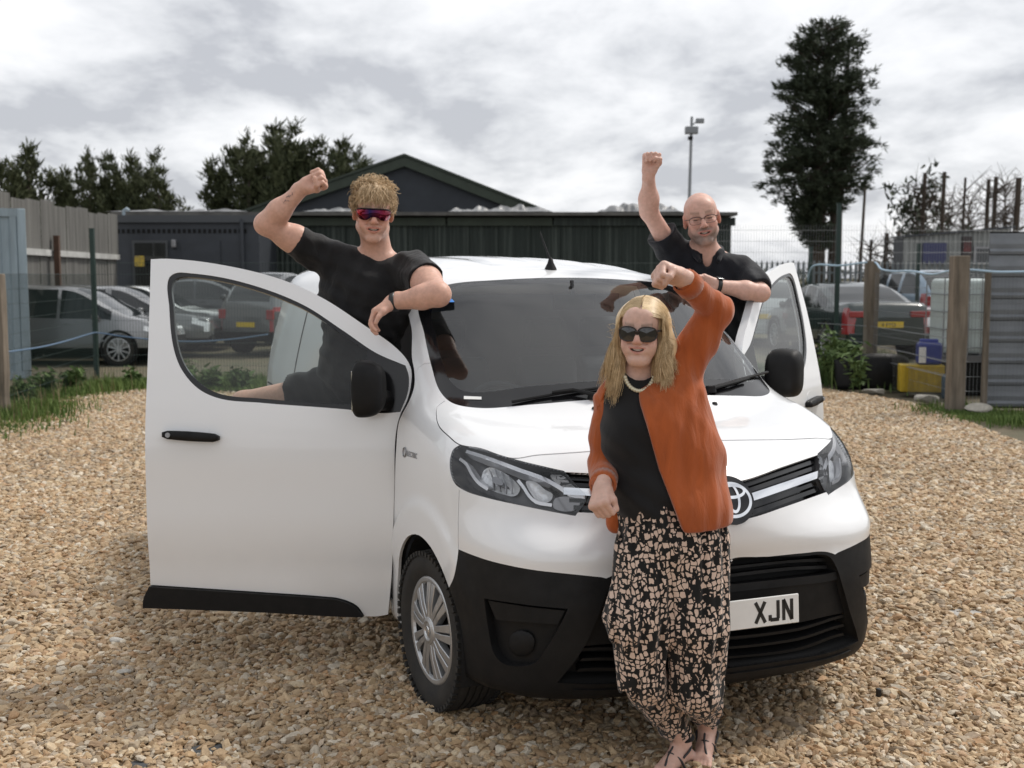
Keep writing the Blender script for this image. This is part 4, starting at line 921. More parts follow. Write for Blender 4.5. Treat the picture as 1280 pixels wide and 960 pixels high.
    def part(nm, c, mt, extra=None):
        q = Q[cl == c]
        if extra is not None: q = q[extra[cl == c]]
        if not len(q): return
        u = np.unique(q); ix = -np.ones(len(V), int); ix[u] = np.arange(len(u)); return mesh_ob(nm, V[u], ix[q], mt, root, True)
    part('body', 0, paint); 
    for s in (1, -1):
        part('side_window', 1, M_cglass, np.sign(C[:, 1]) == s); part('tail_lamp', 4, M_red, np.sign(C[:, 1]) == s); part('headlamp', 5, M_refl, np.sign(C[:, 1]) == s)
    part('windscreen', 2, M_cglass); part('rear_window', 3, M_cglass); part('sill', 6, M_black)
    for e_ in (0, -1): MB().add([V[i] for i in idx[e_]], [tuple(range(m2))]).build('end_panel', paint if e_ == 0 else M_black, root)
    r = .325
    for wx in (h2 - nose, h2 - nose - L * .61):
        for s in (1, -1):
            yw = s * (float(plan(np.array(wx))) - .10)
            wl = empty('wheel', (wx, yw, r), 0, root)
            MB().lathe([(.21, -s * .1), (r - .02, -s * .1), (r, -s * .07), (r, s * .09), (r - .02, s * .112), (.235, s * .115), (.225, s * .09)], 32, 'y').build('tyre', M_rubber, wl, autosmooth=40)
            rim = MB().lathe([(.235, s * .105), (.238, s * .116), (.222, s * .118), (.215, s * .10)], 32, 'y').lathe([(.05, s * .10), (.04, s * .118), (0, s * .12)], 16, 'y')
            for k in range(10):
                M = Matrix.Rotation(2 * math.pi * k / 10, 4, 'Y'); rim.box(-.014, .014, min(s * .095, s * .114), max(s * .095, s * .114), .03, .222, M)
            rim.build('rim', M_silver, wl); MB().lathe([(.0, s * .06), (.22, s * .06)], 24, 'y').build('brake_disc', M_void, wl)
            MB().lathe([(r + .055, s * .125), (r + .055, -s * .1), (0, -s * .1)], 36, 'y', (0, 0, .02)).lathe([(r + .057, s * .113), (r + .0, s * .113)], 36, 'y', (0, 0, .02)).build('wheel_arch', M_void, wl)
    for s in (1, -1):
        mx = f(win[1] - .06); MB().lathe([(.0, -.07), (.05, -.06), (.075, -.01), (.07, .05), (.0, .07)], 14, 'z', (mx, s * (Wd * .5 + .06), .98 if kind != 'suv' else 1.1)).build('wing_mirror', paint, root, True)
        for k, tx in enumerate((pil[0] + .04, pil[1] + .05)): MB().box(f(tx) - .10, f(tx) + .06, s * Wd * .497 - .012, s * Wd * .497 + .014, .845, .87).build('door_handle', paint, root, bevel=.006)
    for s in (1, -1):
        zl = float(belt(np.array(-h2 + .1))); wl = Wd * .5 * .86
        y0, y1 = sorted((s * wl * .98, s * wl * (.52 if kind == 'saloon' else .74))); MB().box(-h2 - .014, -h2 + .05, y0, y1, zl - (.17 if kind == 'saloon' else .28), zl - .06).build('rear_lamp', M_red, root, bevel=.012)
    MB().box(-h2 - .01, -h2 + .03, -Wd * .42, Wd * .42, .30, .52).build('rear_bumper', M_black if kind == 'suv' else paint, root, bevel=.01)
    if plate:
        MB().box(-h2 - .012, -h2 + .015, -.26, .26, .62, .73).build('number_plate', M_yplate, root)
        if plate != '-':
            M_ = Matrix(((0, 0, -1, -h2 - .013), (-1, 0, 0, .22), (0, 1, 0, .635), (0, 0, 0, 1)))
            text_mesh('plate_text', plate, .105, M_ink, root, M_)
    return root
P_silver = mat('silver_paint', (.27, .275, .28), rough=.3, metal=.55, coat=1.0); P_grey = mat('grey_paint', (.17, .175, .18), rough=.3, metal=.4, coat=1.0); P_dark = mat('dark_paint', (.022, .025, .03), rough=.3, coat=1.0)
P_green = mat('green_black_paint', (.010, .022, .020), rough=.25, coat=1.0); P_red = mat('red_paint', (.20, .014, .018), rough=.3, coat=1.0); P_blue = mat('pale_blue_paint', (.22, .30, .38), rough=.3, metal=.3, coat=1.0); P_wht = mat('white_car_paint', (.62, .64, .64), rough=.3, coat=1.0)
BANK = .27
car('parked_car', 'silver grey people carrier parked side-on beside the blue container', 4.35, 1.78, 1.62, 'mpv', P_silver, (-9.25, 24.5, 0), 0)
car('parked_car', 'dark grey hatchback parked between the silver people carrier and the dark cabin', 4.3, 1.78, 1.52, 'hatch', P_grey, (-8.85, 26.7, .08), 0)
car('parked_car', 'bright silver saloon whose bonnet shows through the driver door window', 4.5, 1.78, 1.48, 'saloon', P_wht, (-9.1, 28.9, .1), 0)
car('parked_car', 'dark saloon with chrome window line parked against the cabin', 4.6, 1.8, 1.46, 'saloon', P_dark, (-8.1, 31.0, .3), 0)
car('parked_car', 'dark off-road car seen from behind with a yellow rear plate, through the driver door window', 4.6, 1.88, 1.78, 'suv', P_grey, (-4.95, 28.3, .05), math.radians(62), plate='-')
car('parked_car', 'dark green saloon with red tail lamps and yellow plate behind the mesh fence', 4.5, 1.80, 1.43, 'saloon', P_green, (6.55, 23.2, BANK), math.radians(97), plate='  4 FYD')
car('parked_car', 'dark red hatchback beside the white plastic tank', 4.1, 1.76, 1.50, 'hatch', P_red, (10.6, 25.2, BANK), math.radians(184))
car('parked_car', 'pale blue hatchback behind the dark green saloon', 4.1, 1.74, 1.52, 'hatch', P_blue, (10.3, 30.0, BANK + .15), math.radians(100), plate='-')
car('parked_car', 'white hatchback seen through the open passenger door window', 4.1, 1.74, 1.46, 'hatch', P_wht, (5.75, 27.2, BANK), math.radians(84), plate='-')
tag(mesh_ob('soil_bank', [(3.5, 18.4, -.02), (40, 18.4, -.02), (40, 20.6, BANK), (3.5, 20.6, BANK), (40, 80, BANK), (3.5, 80, BANK)], [(0, 1, 2, 3), (3, 2, 4, 5)], M_soil), kind='structure')
tag(mesh_ob('yard_ground', [(-30, 19, -.02), (3.4, 19, -.02), (3.4, 60, .06), (-30, 60, .06)], [(0, 1, 2, 3)], M_soil), kind='structure')
# ------------------------------------------------------------------ sheet-metal things
def corr(w, hgt, pitch, depth, vertical=True, n_per=4, trap=True):
    """corrugated sheet in the xz plane, from (0,0) to (w,hgt); corrugation along x (vertical ribs) or z"""
    Lc = w if vertical else hgt; k = max(2, int(round(Lc / pitch))); T = []
    for i in range(k):
        for u, d in ((0, 0), (.30, 0), (.42, 1), (.78, 1), (.90, 0)) if trap else [(j / 8, .5 - .5 * math.cos(2 * math.pi * j / 8)) for j in range(8)]: T.append(((i + u) * Lc / k, -d * depth))
    T.append((Lc, 0)); V = []
    for (a, d) in T:
        V += [(a, d, 0), (a, d, hgt)] if vertical else [(0, d, a), (w, d, a)]
    return V, [(2 * i, 2 * i + 2, 2 * i + 3, 2 * i + 1) for i in range(len(T) - 1)]
def sheet_ob(name, w, hgt, pitch, depth, material, parent, M, vertical=True, trap=True):
    V, Fc = corr(w, hgt, pitch, depth, vertical, trap=trap); return mesh_ob(name, [M @ Vector(v) for v in V], Fc, material, parent)
def streak_mat(name, c1, c2, sx=6, sz=.35, rough=.7, metal=0.0, amt=(.35, .65), rust=None):
    m, t, b = new_mat(name); setp(b, rough=rough, metal=metal); tc = N(t, 'ShaderNodeTexCoord'); mp = N(t, 'ShaderNodeMapping'); mp.inputs['Scale'].default_value = (sx, sx, sz); t.links.new(tc.outputs['Object'], mp.inputs['Vector'])
    n = N(t, 'ShaderNodeTexNoise'); n.inputs['Scale'].default_value = 1; n.inputs['Detail'].default_value = 6; n.inputs['Roughness'].default_value = .65; t.links.new(mp.outputs[0], n.inputs['Vector'])
    r = N(t, 'ShaderNodeMapRange'); r.inputs['From Min'].default_value = amt[0]; r.inputs['From Max'].default_value = amt[1]; t.links.new(n.outputs['Fac'], r.inputs['Value'])
    mx = N(t, 'ShaderNodeMix', data_type='RGBA'); mx.inputs['A'].default_value = (*c1, 1); mx.inputs['B'].default_value = (*c2, 1); t.links.new(r.outputs[0], mx.inputs['Factor']); t.links.new(mx.outputs['Result'], b.inputs['Base Color'])
    return m
M_cont = streak_mat('container_blue', (.34, .42, .47), (.22, .27, .30), 5, .5, .55)
M_asb = streak_mat('weathered_sheet', (.20, .195, .18), (.10, .097, .09), 9, .25, .85)
M_galv = streak_mat('galvanised', (.22, .235, .25), (.15, .16, .175), 1.2, 2.0, .5, .5)
M_shed = streak_mat('dark_green_sheet', (.014, .022, .018), (.10, .12, .105), 8, .12, .7, amt=(.50, .78))
M_dkgrey = mat('cabin_grey', (.040, .046, .056), rough=.55, var=.25, vscale=3)
M_navy = mat('gable_navy', (.030, .036, .045), rough=.7, var=.3, vscale=1.5)
M_grn = mat('fascia_green', (.040, .054, .038), rough=.7, var=.35, vscale=2)
M_tarp = mat('tarpaulin', (.24, .245, .25), rough=.45, var=.5, vscale=4)
M_wood = streak_mat('weathered_wood', (.21, .175, .135), (.10, .082, .062), 14, 1.5, .85)
M_rustp = mat('rusty_post', (.10, .055, .035), rough=.9, var=.4, vscale=6)
M_gpost = mat('green_post', (.010, .030, .024), rough=.5)
M_wire = mat('green_wire', (.012, .030, .025), rough=.5)
M_gwire = mat('galvanised_wire', (.22, .23, .235), rough=.4, metal=.6)
def TR(x, y, z, rz=0.0): return Matrix.Translation((x, y, z)) @ Matrix.Rotation(rz, 4, 'Z')
# shipping container at the left edge
ct = empty('shipping_container', (-8.62, 20.6, 0), math.radians(24)); tag(ct, 'pale blue corrugated shipping container behind the wooden fence post', 'container')
sheet_ob('container_wall', 5.9, 2.72, .27, .04, M_cont, ct, Matrix.Translation((-5.95, 0, .14)))
sheet_ob('container_wall', 2.3, 2.72, .27, .04, M_cont, ct, TR(0, .05, .14, math.pi / 2))
MB().box(-.09, .05, -.05, .10, 0, 3.0).build('corner_post', M_cont, ct, bevel=.01)
MB().box(-6, -.09, -.045, .06, 2.86, 3.0).box(.0, .05, .1, 2.4, 2.86, 3.0).build('top_rail', M_cont, ct)
MB().box(-6, -.09, -.04, .06, 0, .14).build('bottom_rail', M_cont, ct)
MB().box(-6, .04, .02, 2.4, 2.90, 2.96).build('container_roof', M_cont, ct)
# tall weathered sheet fence
fa, fb = at_y(-30, 240, 22.5), at_y(146, 268, 33.0); fdir = np.array([fb[0] - fa[0], fb[1] - fa[1]]); fl = np.linalg.norm(fdir); fang = math.atan2(fdir[1], fdir[0])
fr = empty('sheet_fence', (fa[0], fa[1], 0), fang); tag(fr, 'tall weathered grey sheet fence with a white rail behind the container', 'fence')
nsh = 11
for i in range(nsh):
    w_ = fl / nsh; sheet_ob('upper_sheet', w_ - .01, 1.15, .14, .03, M_asb, fr, Matrix.Translation((i * w_, .02 * (i % 2), 2.35 + .05 * math.sin(i * 2.1))), trap=False); sheet_ob('lower_sheet', w_ - .01, 2.36, .14, .03, M_asb, fr, Matrix.Translation((i * w_, .05 + .02 * (i % 2), .0)), trap=False)
MB().box(0, fl, -.06, .0, 2.28, 2.42).build('rail', mat('white_rail', (.50, .50, .48), rough=.7, var=.4, vscale=3), fr)
pp = at_z(73, 470, 0); MB().box(-.06, .06, -.06, .06, 0, 2.75, Matrix.Translation((fl * .42, -.15, 0))).build('post', M_rustp, fr)
# dark cabin
cb_ = empty('site_cabin', (0, 0, 0)); tag(cb_, 'dark grey flat-roofed site cabin with a yellow notice by its door', 'cabin')
Yc = 33.5; s_ = Yc / FPX
cx = lambda px: (px - 640) * s_; cz = lambda py: CAMH + (345 - py) * s_
MB().box(cx(143), cx(326), Yc, Yc + 5, 0, cz(279)).build('wall', M_dkgrey, cb_)
MB().box(cx(141), cx(329), Yc - .12, Yc + 5.1, cz(279), cz(270)).build('roof_fascia', mat('fascia_dark', (.055, .06, .066), rough=.5), cb_)
for i in range(26): MB().box(cx(150 + i * 6.3), cx(150 + i * 6.3) + .08, Yc - .02, Yc, cz(292), cz(287)).build('vent_slot', M_void, cb_)
dr = MB().box(cx(169), cx(213), Yc - .05, Yc - .005, 0, cz(301)).build('door_frame', mat('door_frame_m', (.075, .08, .085), rough=.5), cb_); MB().box(cx(172), cx(210), Yc - .065, Yc - .052, .1, cz(304)).build('door_glass', M_cglass, dr)
MB().box(cx(230), cx(278), Yc - .04, Yc - .003, 0, cz(301)).build('shutter', M_dkgrey, cb_)
MB().box(cx(172), cx(184), Yc - .085, Yc - .068, cz(333), cz(320)).build('notice', mat('yellow_notice', (.70, .50, .05), rough=.5, var=.6, vscale=7, col2=(.25, .2, .1)), cb_)
MB().box(cx(218.5), cx(224.5), Yc - .16, Yc - .003, cz(310), cz(300)).build('wall_lamp', M_satin, cb_, bevel=.03)
MB().tube([(cx(156), Yc + .2, cz(273)), (cx(156.5), Yc + .2, cz(264)), (cx(160), Yc + .2, cz(261.5)), (cx(163), Yc + .2, cz(264))], .05, 8).build('vent_pipe', M_cont, cb_)
MB().tube([(cx(306), Yc - .1, 0), (cx(306), Yc - .1, cz(275))], .06, 8).build('drain_pipe', M_dkgrey, cb_)
# long shed behind
Ys = 36.0; s2 = Ys / FPX; sx_ = lambda px: (px - 640) * s2; sz_ = lambda py: CAMH + (345 - py) * s2
sh_ = empty('long_shed', (0, 0, 0)); tag(sh_, 'long dark green corrugated shed with a ragged sheeted flat roof', 'shed')
x_ = sx_(318); k = 0
while x_ < sx_(912):
    w_ = min(.96, sx_(912) - x_); sheet_ob('wall_sheet', w_, sz_(281) + .0, .16, .035, M_shed, sh_, Matrix.Translation((x_, Ys + .03 * (k % 2), 0)), trap=False); x_ += .95; k += 1
MB().box(sx_(318), sx_(912), Ys + .08, Ys + 7, 0, sz_(276)).build('inner_wall', M_void, sh_)
for (a, b, m_) in ((318, 558, M_grn), (560, 690, M_grn), (692, 916, M_shed)): MB().box(sx_(a), sx_(b), Ys - .12, Ys - .05, sz_(283), sz_(273)).build('fascia_board', m_, sh_)
MB().box(sx_(150), sx_(916), Ys - .45, Ys + 7.5, sz_(271), sz_(267)).build('roof_sheet', mat('roof_edge', (.13, .125, .115), rough=.8, var=.5, vscale=2), sh_)
def tarp(px0, px1, py, amp, seed, label, Yt):
    s3 = Yt / FPX; n, m = 70, 10; V = []; rg = np.random.default_rng(seed); nz = rg.normal(0, 1, (n + 20, m + 6)); ker = np.hanning(9); ker /= ker.sum()
    big = np.apply_along_axis(lambda c: np.convolve(c, np.hanning(21) / np.hanning(21).sum(), 'same'), 0, nz) * 3.0; nz = np.apply_along_axis(lambda c: np.convolve(c, ker, 'same'), 0, nz)
    for i in range(n):
        u = i / (n - 1); x = (px0 + (px1 - px0) * u - 640) * s3
        for j in range(m):
            v = j / (m - 1); hh = .62 * amp * s3 * min(1, 8 * u, 8 * (1 - u)) * (math.sin(math.pi * v)**.7) * (.45 + .30 * big[i + 10, j + 3] + .30 * nz[i + 10, j + 3])
            V.append((x, Yt - .4 + v * 1.6 + .06 * nz[i + 10, 1], CAMH + (345 - py) * s3 + .02 + max(0, hh)))
    o = mesh_ob('tarpaulin', V, [(i * m + j, (i + 1) * m + j, (i + 1) * m + j + 1, i * m + j + 1) for i in range(n - 1) for j in range(m - 1)], M_tarp, None, False); return tag(o, label, 'tarpaulin')
tarp(138, 320, 267, 8, 1, 'grey tarpaulin strip along the shed roof above the cabin', Ys); tarp(380, 505, 267, 10, 2, 'crumpled grey tarpaulin on the shed roof below the gable', Ys); tarp(560, 610, 267, 8, 3, 'small crumpled tarpaulin on the shed roof right of the gable', Ys)
tarp(585, 690, 267, 14, 4, 'large crumpled tarpaulin heap on the shed roof above the aerial', Ys); tarp(745, 850, 267, 18, 5, 'pale loose tarpaulin on the shed roof beside the raised fist', Ys)
# gabled building
Yg = 47.0; s4 = Yg / FPX; gx_ = lambda px: (px - 640) * s4; gz_ = lambda py: CAMH + (345 - py) * s4
gb = empty('gabled_building', (0, 0, 0)); tag(gb, 'dark gabled building with green bargeboards rising behind the shed', 'building')
MB().prism([(gx_(300), 0), (gx_(300), gz_(275)), (gx_(508), gz_(204)), (gx_(690), gz_(275)), (gx_(690), 0)], lambda a, b: (a, Yg, b), lambda a, b: (a, Yg + 14, b)).build('gable_wall', M_navy, gb)
for (x0, y0, x1, y1) in ((290, 274, 508, 199), (508, 199, 700, 274)):
    a = np.array([gx_(x0), gz_(y0)]); b = np.array([gx_(x1), gz_(y1)]); MB().prism([tuple(a), tuple(b), (b[0], b[1] - .38), (a[0], a[1] - .38)], lambda u, v: (u, Yg - .25, v), lambda u, v: (u, Yg - .02, v)).build('bargeboard', M_grn, gb)
    MB().prism([(a[0], a[1] + .02), (b[0], b[1] + .02), (b[0], b[1] + .12), (a[0], a[1] + .12)], lambda u, v: (u, Yg - .3, v), lambda u, v: (u, Yg + 14.2, v)).build('roof_slope', M_grn, gb)
# floodlight mast
Ym = 62.0; s5 = Ym / FPX; mxp = lambda px: (px - 640) * s5; mzp = lambda py: CAMH + (345 - py) * s5
ms = empty('floodlight_mast', (mxp(857), Ym, 0)); tag(ms, 'tall grey mast carrying two floodlights beyond the shed', 'mast')
M_mast = mat('mast_grey', (.25, .26, .27), rough=.5, metal=.4)
MB().tube([(0, 0, 0), (mxp(861) - mxp(857), 0, mzp(150))], [.11, .07], 10).build('pole', M_mast, ms)
MB().box(-.18, .50, -.2, .15, mzp(171), mzp(162)).build('floodlight', M_mast, ms, bevel=.04); MB().box(.38, .82, -.12, .1, mzp(158), mzp(152)).build('floodlight', M_mast, ms, bevel=.04); MB().tube([(.16, 0, mzp(161)), (.42, 0, mzp(156))], .04, 6).build('bracket', M_mast, ms)
MB().box(.0, .22, -.15, .15, mzp(178), mzp(174)).build('camera_box', M_void, ms)
# grey workshop block on the right with signs, palisade fence before it
Yw = 38.0; s6 = Yw / FPX; wx_ = lambda px: (px - 640) * s6; wz_ = lambda py: CAMH + (345 - py) * s6
wk = empty('clad_workshop', (0, 0, 0)); tag(wk, 'low pale ribbed-clad workshop with a blue board and dark window', 'building')
x_ = 1126
while x_ < 1258:
    hh_ = wz_(297 - (x_ - 1126) * .085); sheet_ob('cladding_sheet', 12 * s6 - .01, hh_, .32, .05, streak_mat('cladding', (.33, .34, .33), (.24, .25, .245), 3, .4, .7) if 'cladding' not in bpy.data.materials else bpy.data.materials['cladding'], wk, Matrix.Translation((wx_(x_), Yw, 0))); x_ += 12
MB().prism([(wx_(1126), 0), (wx_(1260), 0), (wx_(1260), wz_(286)), (wx_(1126), wz_(297.5))], lambda a, b: (a, Yw + .05, b), lambda a, b: (a, Yw + 1.0, b)).build('wall_core', M_dkgrey, wk)
MB().prism([(wx_(1124), wz_(297)), (wx_(1262), wz_(285.5)), (wx_(1262), wz_(283.5)), (wx_(1124), wz_(295))], lambda a, b: (a, Yw - .15, b), lambda a, b: (a, Yw + 1.1, b)).build('roof_trim', M_dkgrey, wk)
MB().box(wx_(1149), wx_(1178), Yw - .12, Yw - .05, wz_(330), wz_(304)).build('blue_board', mat('blue_board', (.035, .04, .11), rough=.4), wk)
po = MB().box(wx_(1197.5), wx_(1209.5), Yw - .12, Yw - .05, wz_(323), wz_(296)).build('poster', mat('poster_dark', (.03, .02, .02), rough=.4), wk); MB().box(wx_(1199), wx_(1208), Yw - .135, Yw - .121, wz_(315), wz_(303)).build('poster_picture', mat('poster_red', (.16, .03, .03), rough=.5, var=1, vscale=2.5, col2=(.03, .02, .02)), po)
wn = MB().box(wx_(1212), wx_(1237), Yw - .12, Yw - .05, wz_(331), wz_(309)).build('window_frame', M_satin, wk); MB().box(wx_(1215), wx_(1236), Yw - .135, Yw - .121, wz_(328), wz_(311)).build('window_pane', M_cglass, wn)
pf_ = empty('palisade_fence', (0, 0, 0)); tag(pf_, 'grey steel palisade fence in front of the workshop', 'fence'); Yp = 34.5; s7 = Yp / FPX
x_ = (905 - 640) * s7
M_pal = mat('palisade_grey', (.13, .145, .15), rough=.5, metal=.4)
while x_ < (1262 - 640) * s7:
    zt_ = CAMH + 19 * s7 + random.uniform(-.02, .02); MB().prism([(x_ - .035, .25), (x_ + .035, .25), (x_ + .035, zt_ - .08), (x_ + .012, zt_), (x_ - .012, zt_), (x_ - .035, zt_ - .08)], lambda a, b: (a, Yp, b), lambda a, b: (a, Yp + .02, b)).build('pale', M_pal, pf_); x_ += .155
for z_ in (.7, 1.9): MB().box((905 - 640) * s7, (1262 - 640) * s7, Yp + .025, Yp + .07, z_, z_ + .05).build('rail', M_pal, pf_)
# galvanised sheet screen by the right edge
gs = empty('galvanised_screen', (6.52, 15.95, 0), math.radians(-4)); tag(gs, 'galvanised horizontally ribbed sheet screen beside the thin wooden stake', 'screen')
for i, (z0, z1) in enumerate([(.02 + .298 * k, .02 + .298 * (k + 1)) for k in range(8)]):
    prof = [(z0, 0), (z0 + .012, -.028), (z0 + .05, -.034), (z0 + .085, -.006), (z0 + .15, -.012), (z0 + .22, -.004), (z0 + .295, 0)]
    V = [(x, d - .004 * (i % 2), z) for (z, d) in prof for x in (0, 3.0)]; mesh_ob('ribbed_sheet', V, [(2 * q, 2 * q + 1, 2 * q + 3, 2 * q + 2) for q in range(len(prof) - 1)], M_galv, gs)
MB().box(.02, 3.0, .02, .06, 0, 2.42).build('backing', M_void, gs)
# ---- posts and mesh fences
def wpost(px, py_base, top, wd, label, name='wooden_post', m=None, lean=0.0, Y=None):
    c = at_z(px, py_base, 0) if Y is None else np.array([(px - 640) / FPX * Y, Y, 0]); h_ = top
    mb = MB(); rg = np.random.default_rng(int(px)); n = 7; P = []
    for i in range(n):
        t = i / (n - 1); w2 = wd / 2 * (1 + .04 * rg.normal()); P += [(c[0] + lean * t + sx * w2, c[1] + sy * w2, h_ * t - .05) for sx, sy in ((-1, -1), (1, -1), (1, 1), (-1, 1))]
    Fc = [(4 * i + k, 4 * i + (k + 1) % 4, 4 * i + 4 + (k + 1) % 4, 4 * i + 4 + k) for i in range(n - 1) for k in range(4)] + [(3, 2, 1, 0), tuple(4 * (n - 1) + k for k in range(4))]
    mb.add(P, Fc); return tag(mb.build(name, m or M_wood, bevel=.008, seg=1), label, 'post', None)
wpost(3, 522, 1.90, .17, 'squared wooden fence post in front of the blue container'); wpost(1193, 514, 2.14, .20, 'thick squared wooden post beside the yellow box'); wpost(1088, 480, 2.12, .20, 'squared wooden post in the weeds before the dark green saloon', Y=19.4); wpost(1229, 512, 1.95, .07, 'thin wooden stake at the edge of the galvanised screen')
def gpost(px, py, top, label, Y=None):
    c = at_z(px, py, 0) if Y is None else np.array([(px - 640) / FPX * Y, Y, 0]); return tag(MB().box(c[0] - .035, c[0] + .035, c[1] - .035, c[1] + .035, 0, top).box(c[0] - .038, c[0] + .038, c[1] - .038, c[1] + .038, top, top + .02).build('mesh_fence_post', M_gpost), label, 'post'), c
_, gA = gpost(121, 476, 2.62, 'dark green steel post of the mesh fence before the silver people carrier'); _, gB = gpost(1045, 0, 3.1, 'dark green steel post of the mesh fence before the dark green saloon', 21.0)
gpost(1011, 0, 2.4, 'shorter dark green steel post beside the open passenger door', 24.0); gpost(1145, 0, 2.55, 'dark green steel post in front of the blue board', 27.0)
def mesh_panel(a, b, z0, z1, label, vs=.05, hs=.2, r=.0028, m=M_wire):
    a, b = np.array(a, float), np.array(b, float); Ln = np.linalg.norm(b - a); d = (b - a) / Ln; mb = MB(); k = int(Ln / vs)
    for i in range(k + 1):
        p = a + d * min(i * vs, Ln); mb.tube([(p[0], p[1], z0), (p[0], p[1], z1)], r, 3, False)
    z = z0
    while z <= z1 + 1e-6: mb.tube([(a[0], a[1] - .006, z), (b[0], b[1] - .006, z)], r * 1.2, 3, False); z += hs
    o = mb.build('mesh_fence', m); o['kind'] = 'stuff'; return tag(o, label, 'fence')
mesh_panel(gA[:2], gB[:2], .05, 2.05, 'fine green mesh fence panels across the back of the yard')
mesh_panel((3.4, 21.2), (11.5, 21.6), 2.05, 2.75, 'upper mesh extension above the back fence beside the tall tree', .05, .2, .0022, M_gwire)
mesh_panel(at_z(3, 522, 0)[:2], gA[:2], .05, 1.85, 'fine mesh fence between the wooden post and the green post')
mesh_panel((6.06, 15.82), (9.0, 15.6), .05, 1.88, 'fine mesh fence in front of the galvanised screen', .05, .2, .0024, M_gwire)
mesh_panel((6.02, 19.4), (6.06, 15.85), .05, 1.88, 'fine mesh fence between the two squared wooden posts', .05, .2, .0024, M_gwire)
def hose(pts, r, label, col, name='hose'):
    P = np.array(pts, float); C = np.stack([spline([(i, p[k]) for i, p in enumerate(P)], step=.12)[:, 1] for k in range(3)], 1) if False else np.array([Cur(*[(i, p[0]) for i, p in enumerate(P)])(np.linspace(0, len(P) - 1, 60)), Cur(*[(i, p[1]) for i, p in enumerate(P)])(np.linspace(0, len(P) - 1, 60)), Cur(*[(i, p[2]) for i, p in enumerate(P)])(np.linspace(0, len(P) - 1, 60))]).T
    return tag(MB().tube(C, r, 8).build(name, mat('hose_%d' % int(P[0][0] * 100), col, rough=.4), smooth=True), label, 'hose')
Z = lambda px, py, Y: tuple(at_y(px, py, Y))
hose([Z(1009, 352, 20.6), Z(1013, 337, 20.4), Z(1022, 331, 20.2), Z(1050, 332, 19.9), Z(1078, 328.5, 19.4), Z(1094, 328, 19.3), Z(1101, 336, 18.9), Z(1115, 339, 18.3), Z(1140, 339, 17.4), Z(1165, 343, 16.6), Z(1188, 338.5, 15.7), Z(1215, 337.5, 15.65), Z(1250, 340, 15.5), Z(1300, 339, 15.4)], .016, 'pale blue hose strung along the tops of the squared wooden posts', (.36, .50, .62))
hose([Z(10, 440, 15.2), Z(50, 434, 16.6), Z(80, 427, 17.8), Z(110, 418, 19.6), Z(122, 416, 20.1), Z(150, 420, 20.1), Z(185, 424, 20.1), Z(240, 427, 20.0), Z(290, 424, 20.0), Z(335, 418, 19.9)], .012, 'blue hose sagging along the mesh fence before the silver people carrier', (.10, .17, .27))
for i, (y0, y1) in enumerate(((404, 406), (418, 437), (435, 455))):
    tag(MB().tube([Z(1022, y0, 19.6), Z(1090, (y0 + y1) / 2 + 3, 19.3), Z(1193, y1 + 18, 15.7)], .006, 5).build('fence_wire', M_gwire), ['top', 'middle', 'bottom'][i] + ' plain wire strand between the squared wooden posts', 'wire')
# ---- tank, crates and scrap by the right fence
ib = empty('water_tank', (7.16, 18.3, 0), math.radians(-6)); tag(ib, 'white plastic bulk tank in a wire cage on a dark base', 'tank')
M_tank = mat('tank_plastic', (.60, .68, .66), rough=.4, var=.15, vscale=3)
MB().box(-.42, .62, -.4, .6, .62, 1.78).build('tank_body', M_tank, ib, bevel=.07, seg=3); MB().box(-.5, .7, -.48, .66, .50, .60).build('tank_pallet', M_satin, ib); MB().box(-.46, .68, -.44, .62, 0, .49).build('tank_base', M_void, ib, bevel=.02)
cg = MB()
for i in range(7):
    x = -.46 + i * .187; cg.tube([(x, -.45, .6), (x, -.45, 1.80)], .010, 6); cg.tube([(x, .64, .6), (x, .64, 1.80)], .010, 6)
for z in (.72, 1.0, 1.27, 1.54, 1.80): cg.tube([(-.47, .65, z), (-.47, -.46, z), (.68, -.46, z), (.68, .65, z)], .010, 6)
cg.build('tank_cage', M_gwire, ib)['kind'] = 'stuff'
yb = empty('yellow_box', (6.30, 17.75, 0), math.radians(-12)); tag(yb, 'yellow ribbed steel box lying beside the thick wooden post', 'box')
M_yel = mat('yellow_steel', (.52, .36, .02), rough=.6, var=.35, vscale=7)
MB().box(-.34, .30, -.2, .2, .06, .47).build('box_body', M_yel, yb, bevel=.01)
for i in range(7): MB().box(-.31 + i * .093, -.27 + i * .093, -.215, -.199, .09, .45).build('rib', M_yel, yb)
jc = empty('blue_drum', (6.40, 17.75, .472), math.radians(-12)); tag(jc, 'blue plastic can with a pale label standing on the yellow box', 'can')
MB().box(-.19, .17, -.14, .14, 0, .34).build('can_body', mat('blue_plastic', (.018, .035, .24), rough=.35, var=.2, vscale=10), jc, bevel=.05, seg=3); MB().box(-.17, -.07, -.145, -.138, .03, .27).build('can_label', M_white, jc); MB().box(-.15, .12, -.03, .03, .33, .39).build('can_handle', mat('blue_plastic_b', (.03, .05, .30), rough=.35), jc, bevel=.015)
MB().lathe([(0, 0), (.10, 0), (.115, .04), (.12, .32), (.10, .36), (.0, .37)], 20, 'z', (6.52, 17.2, 0)).build('teal_drum', mat('teal_plastic', (.02, .05, .08), rough=.4), smooth=True); tag(bpy.data.objects['teal_drum'], 'small dark teal drum between the yellow box and the thick post', 'drum')
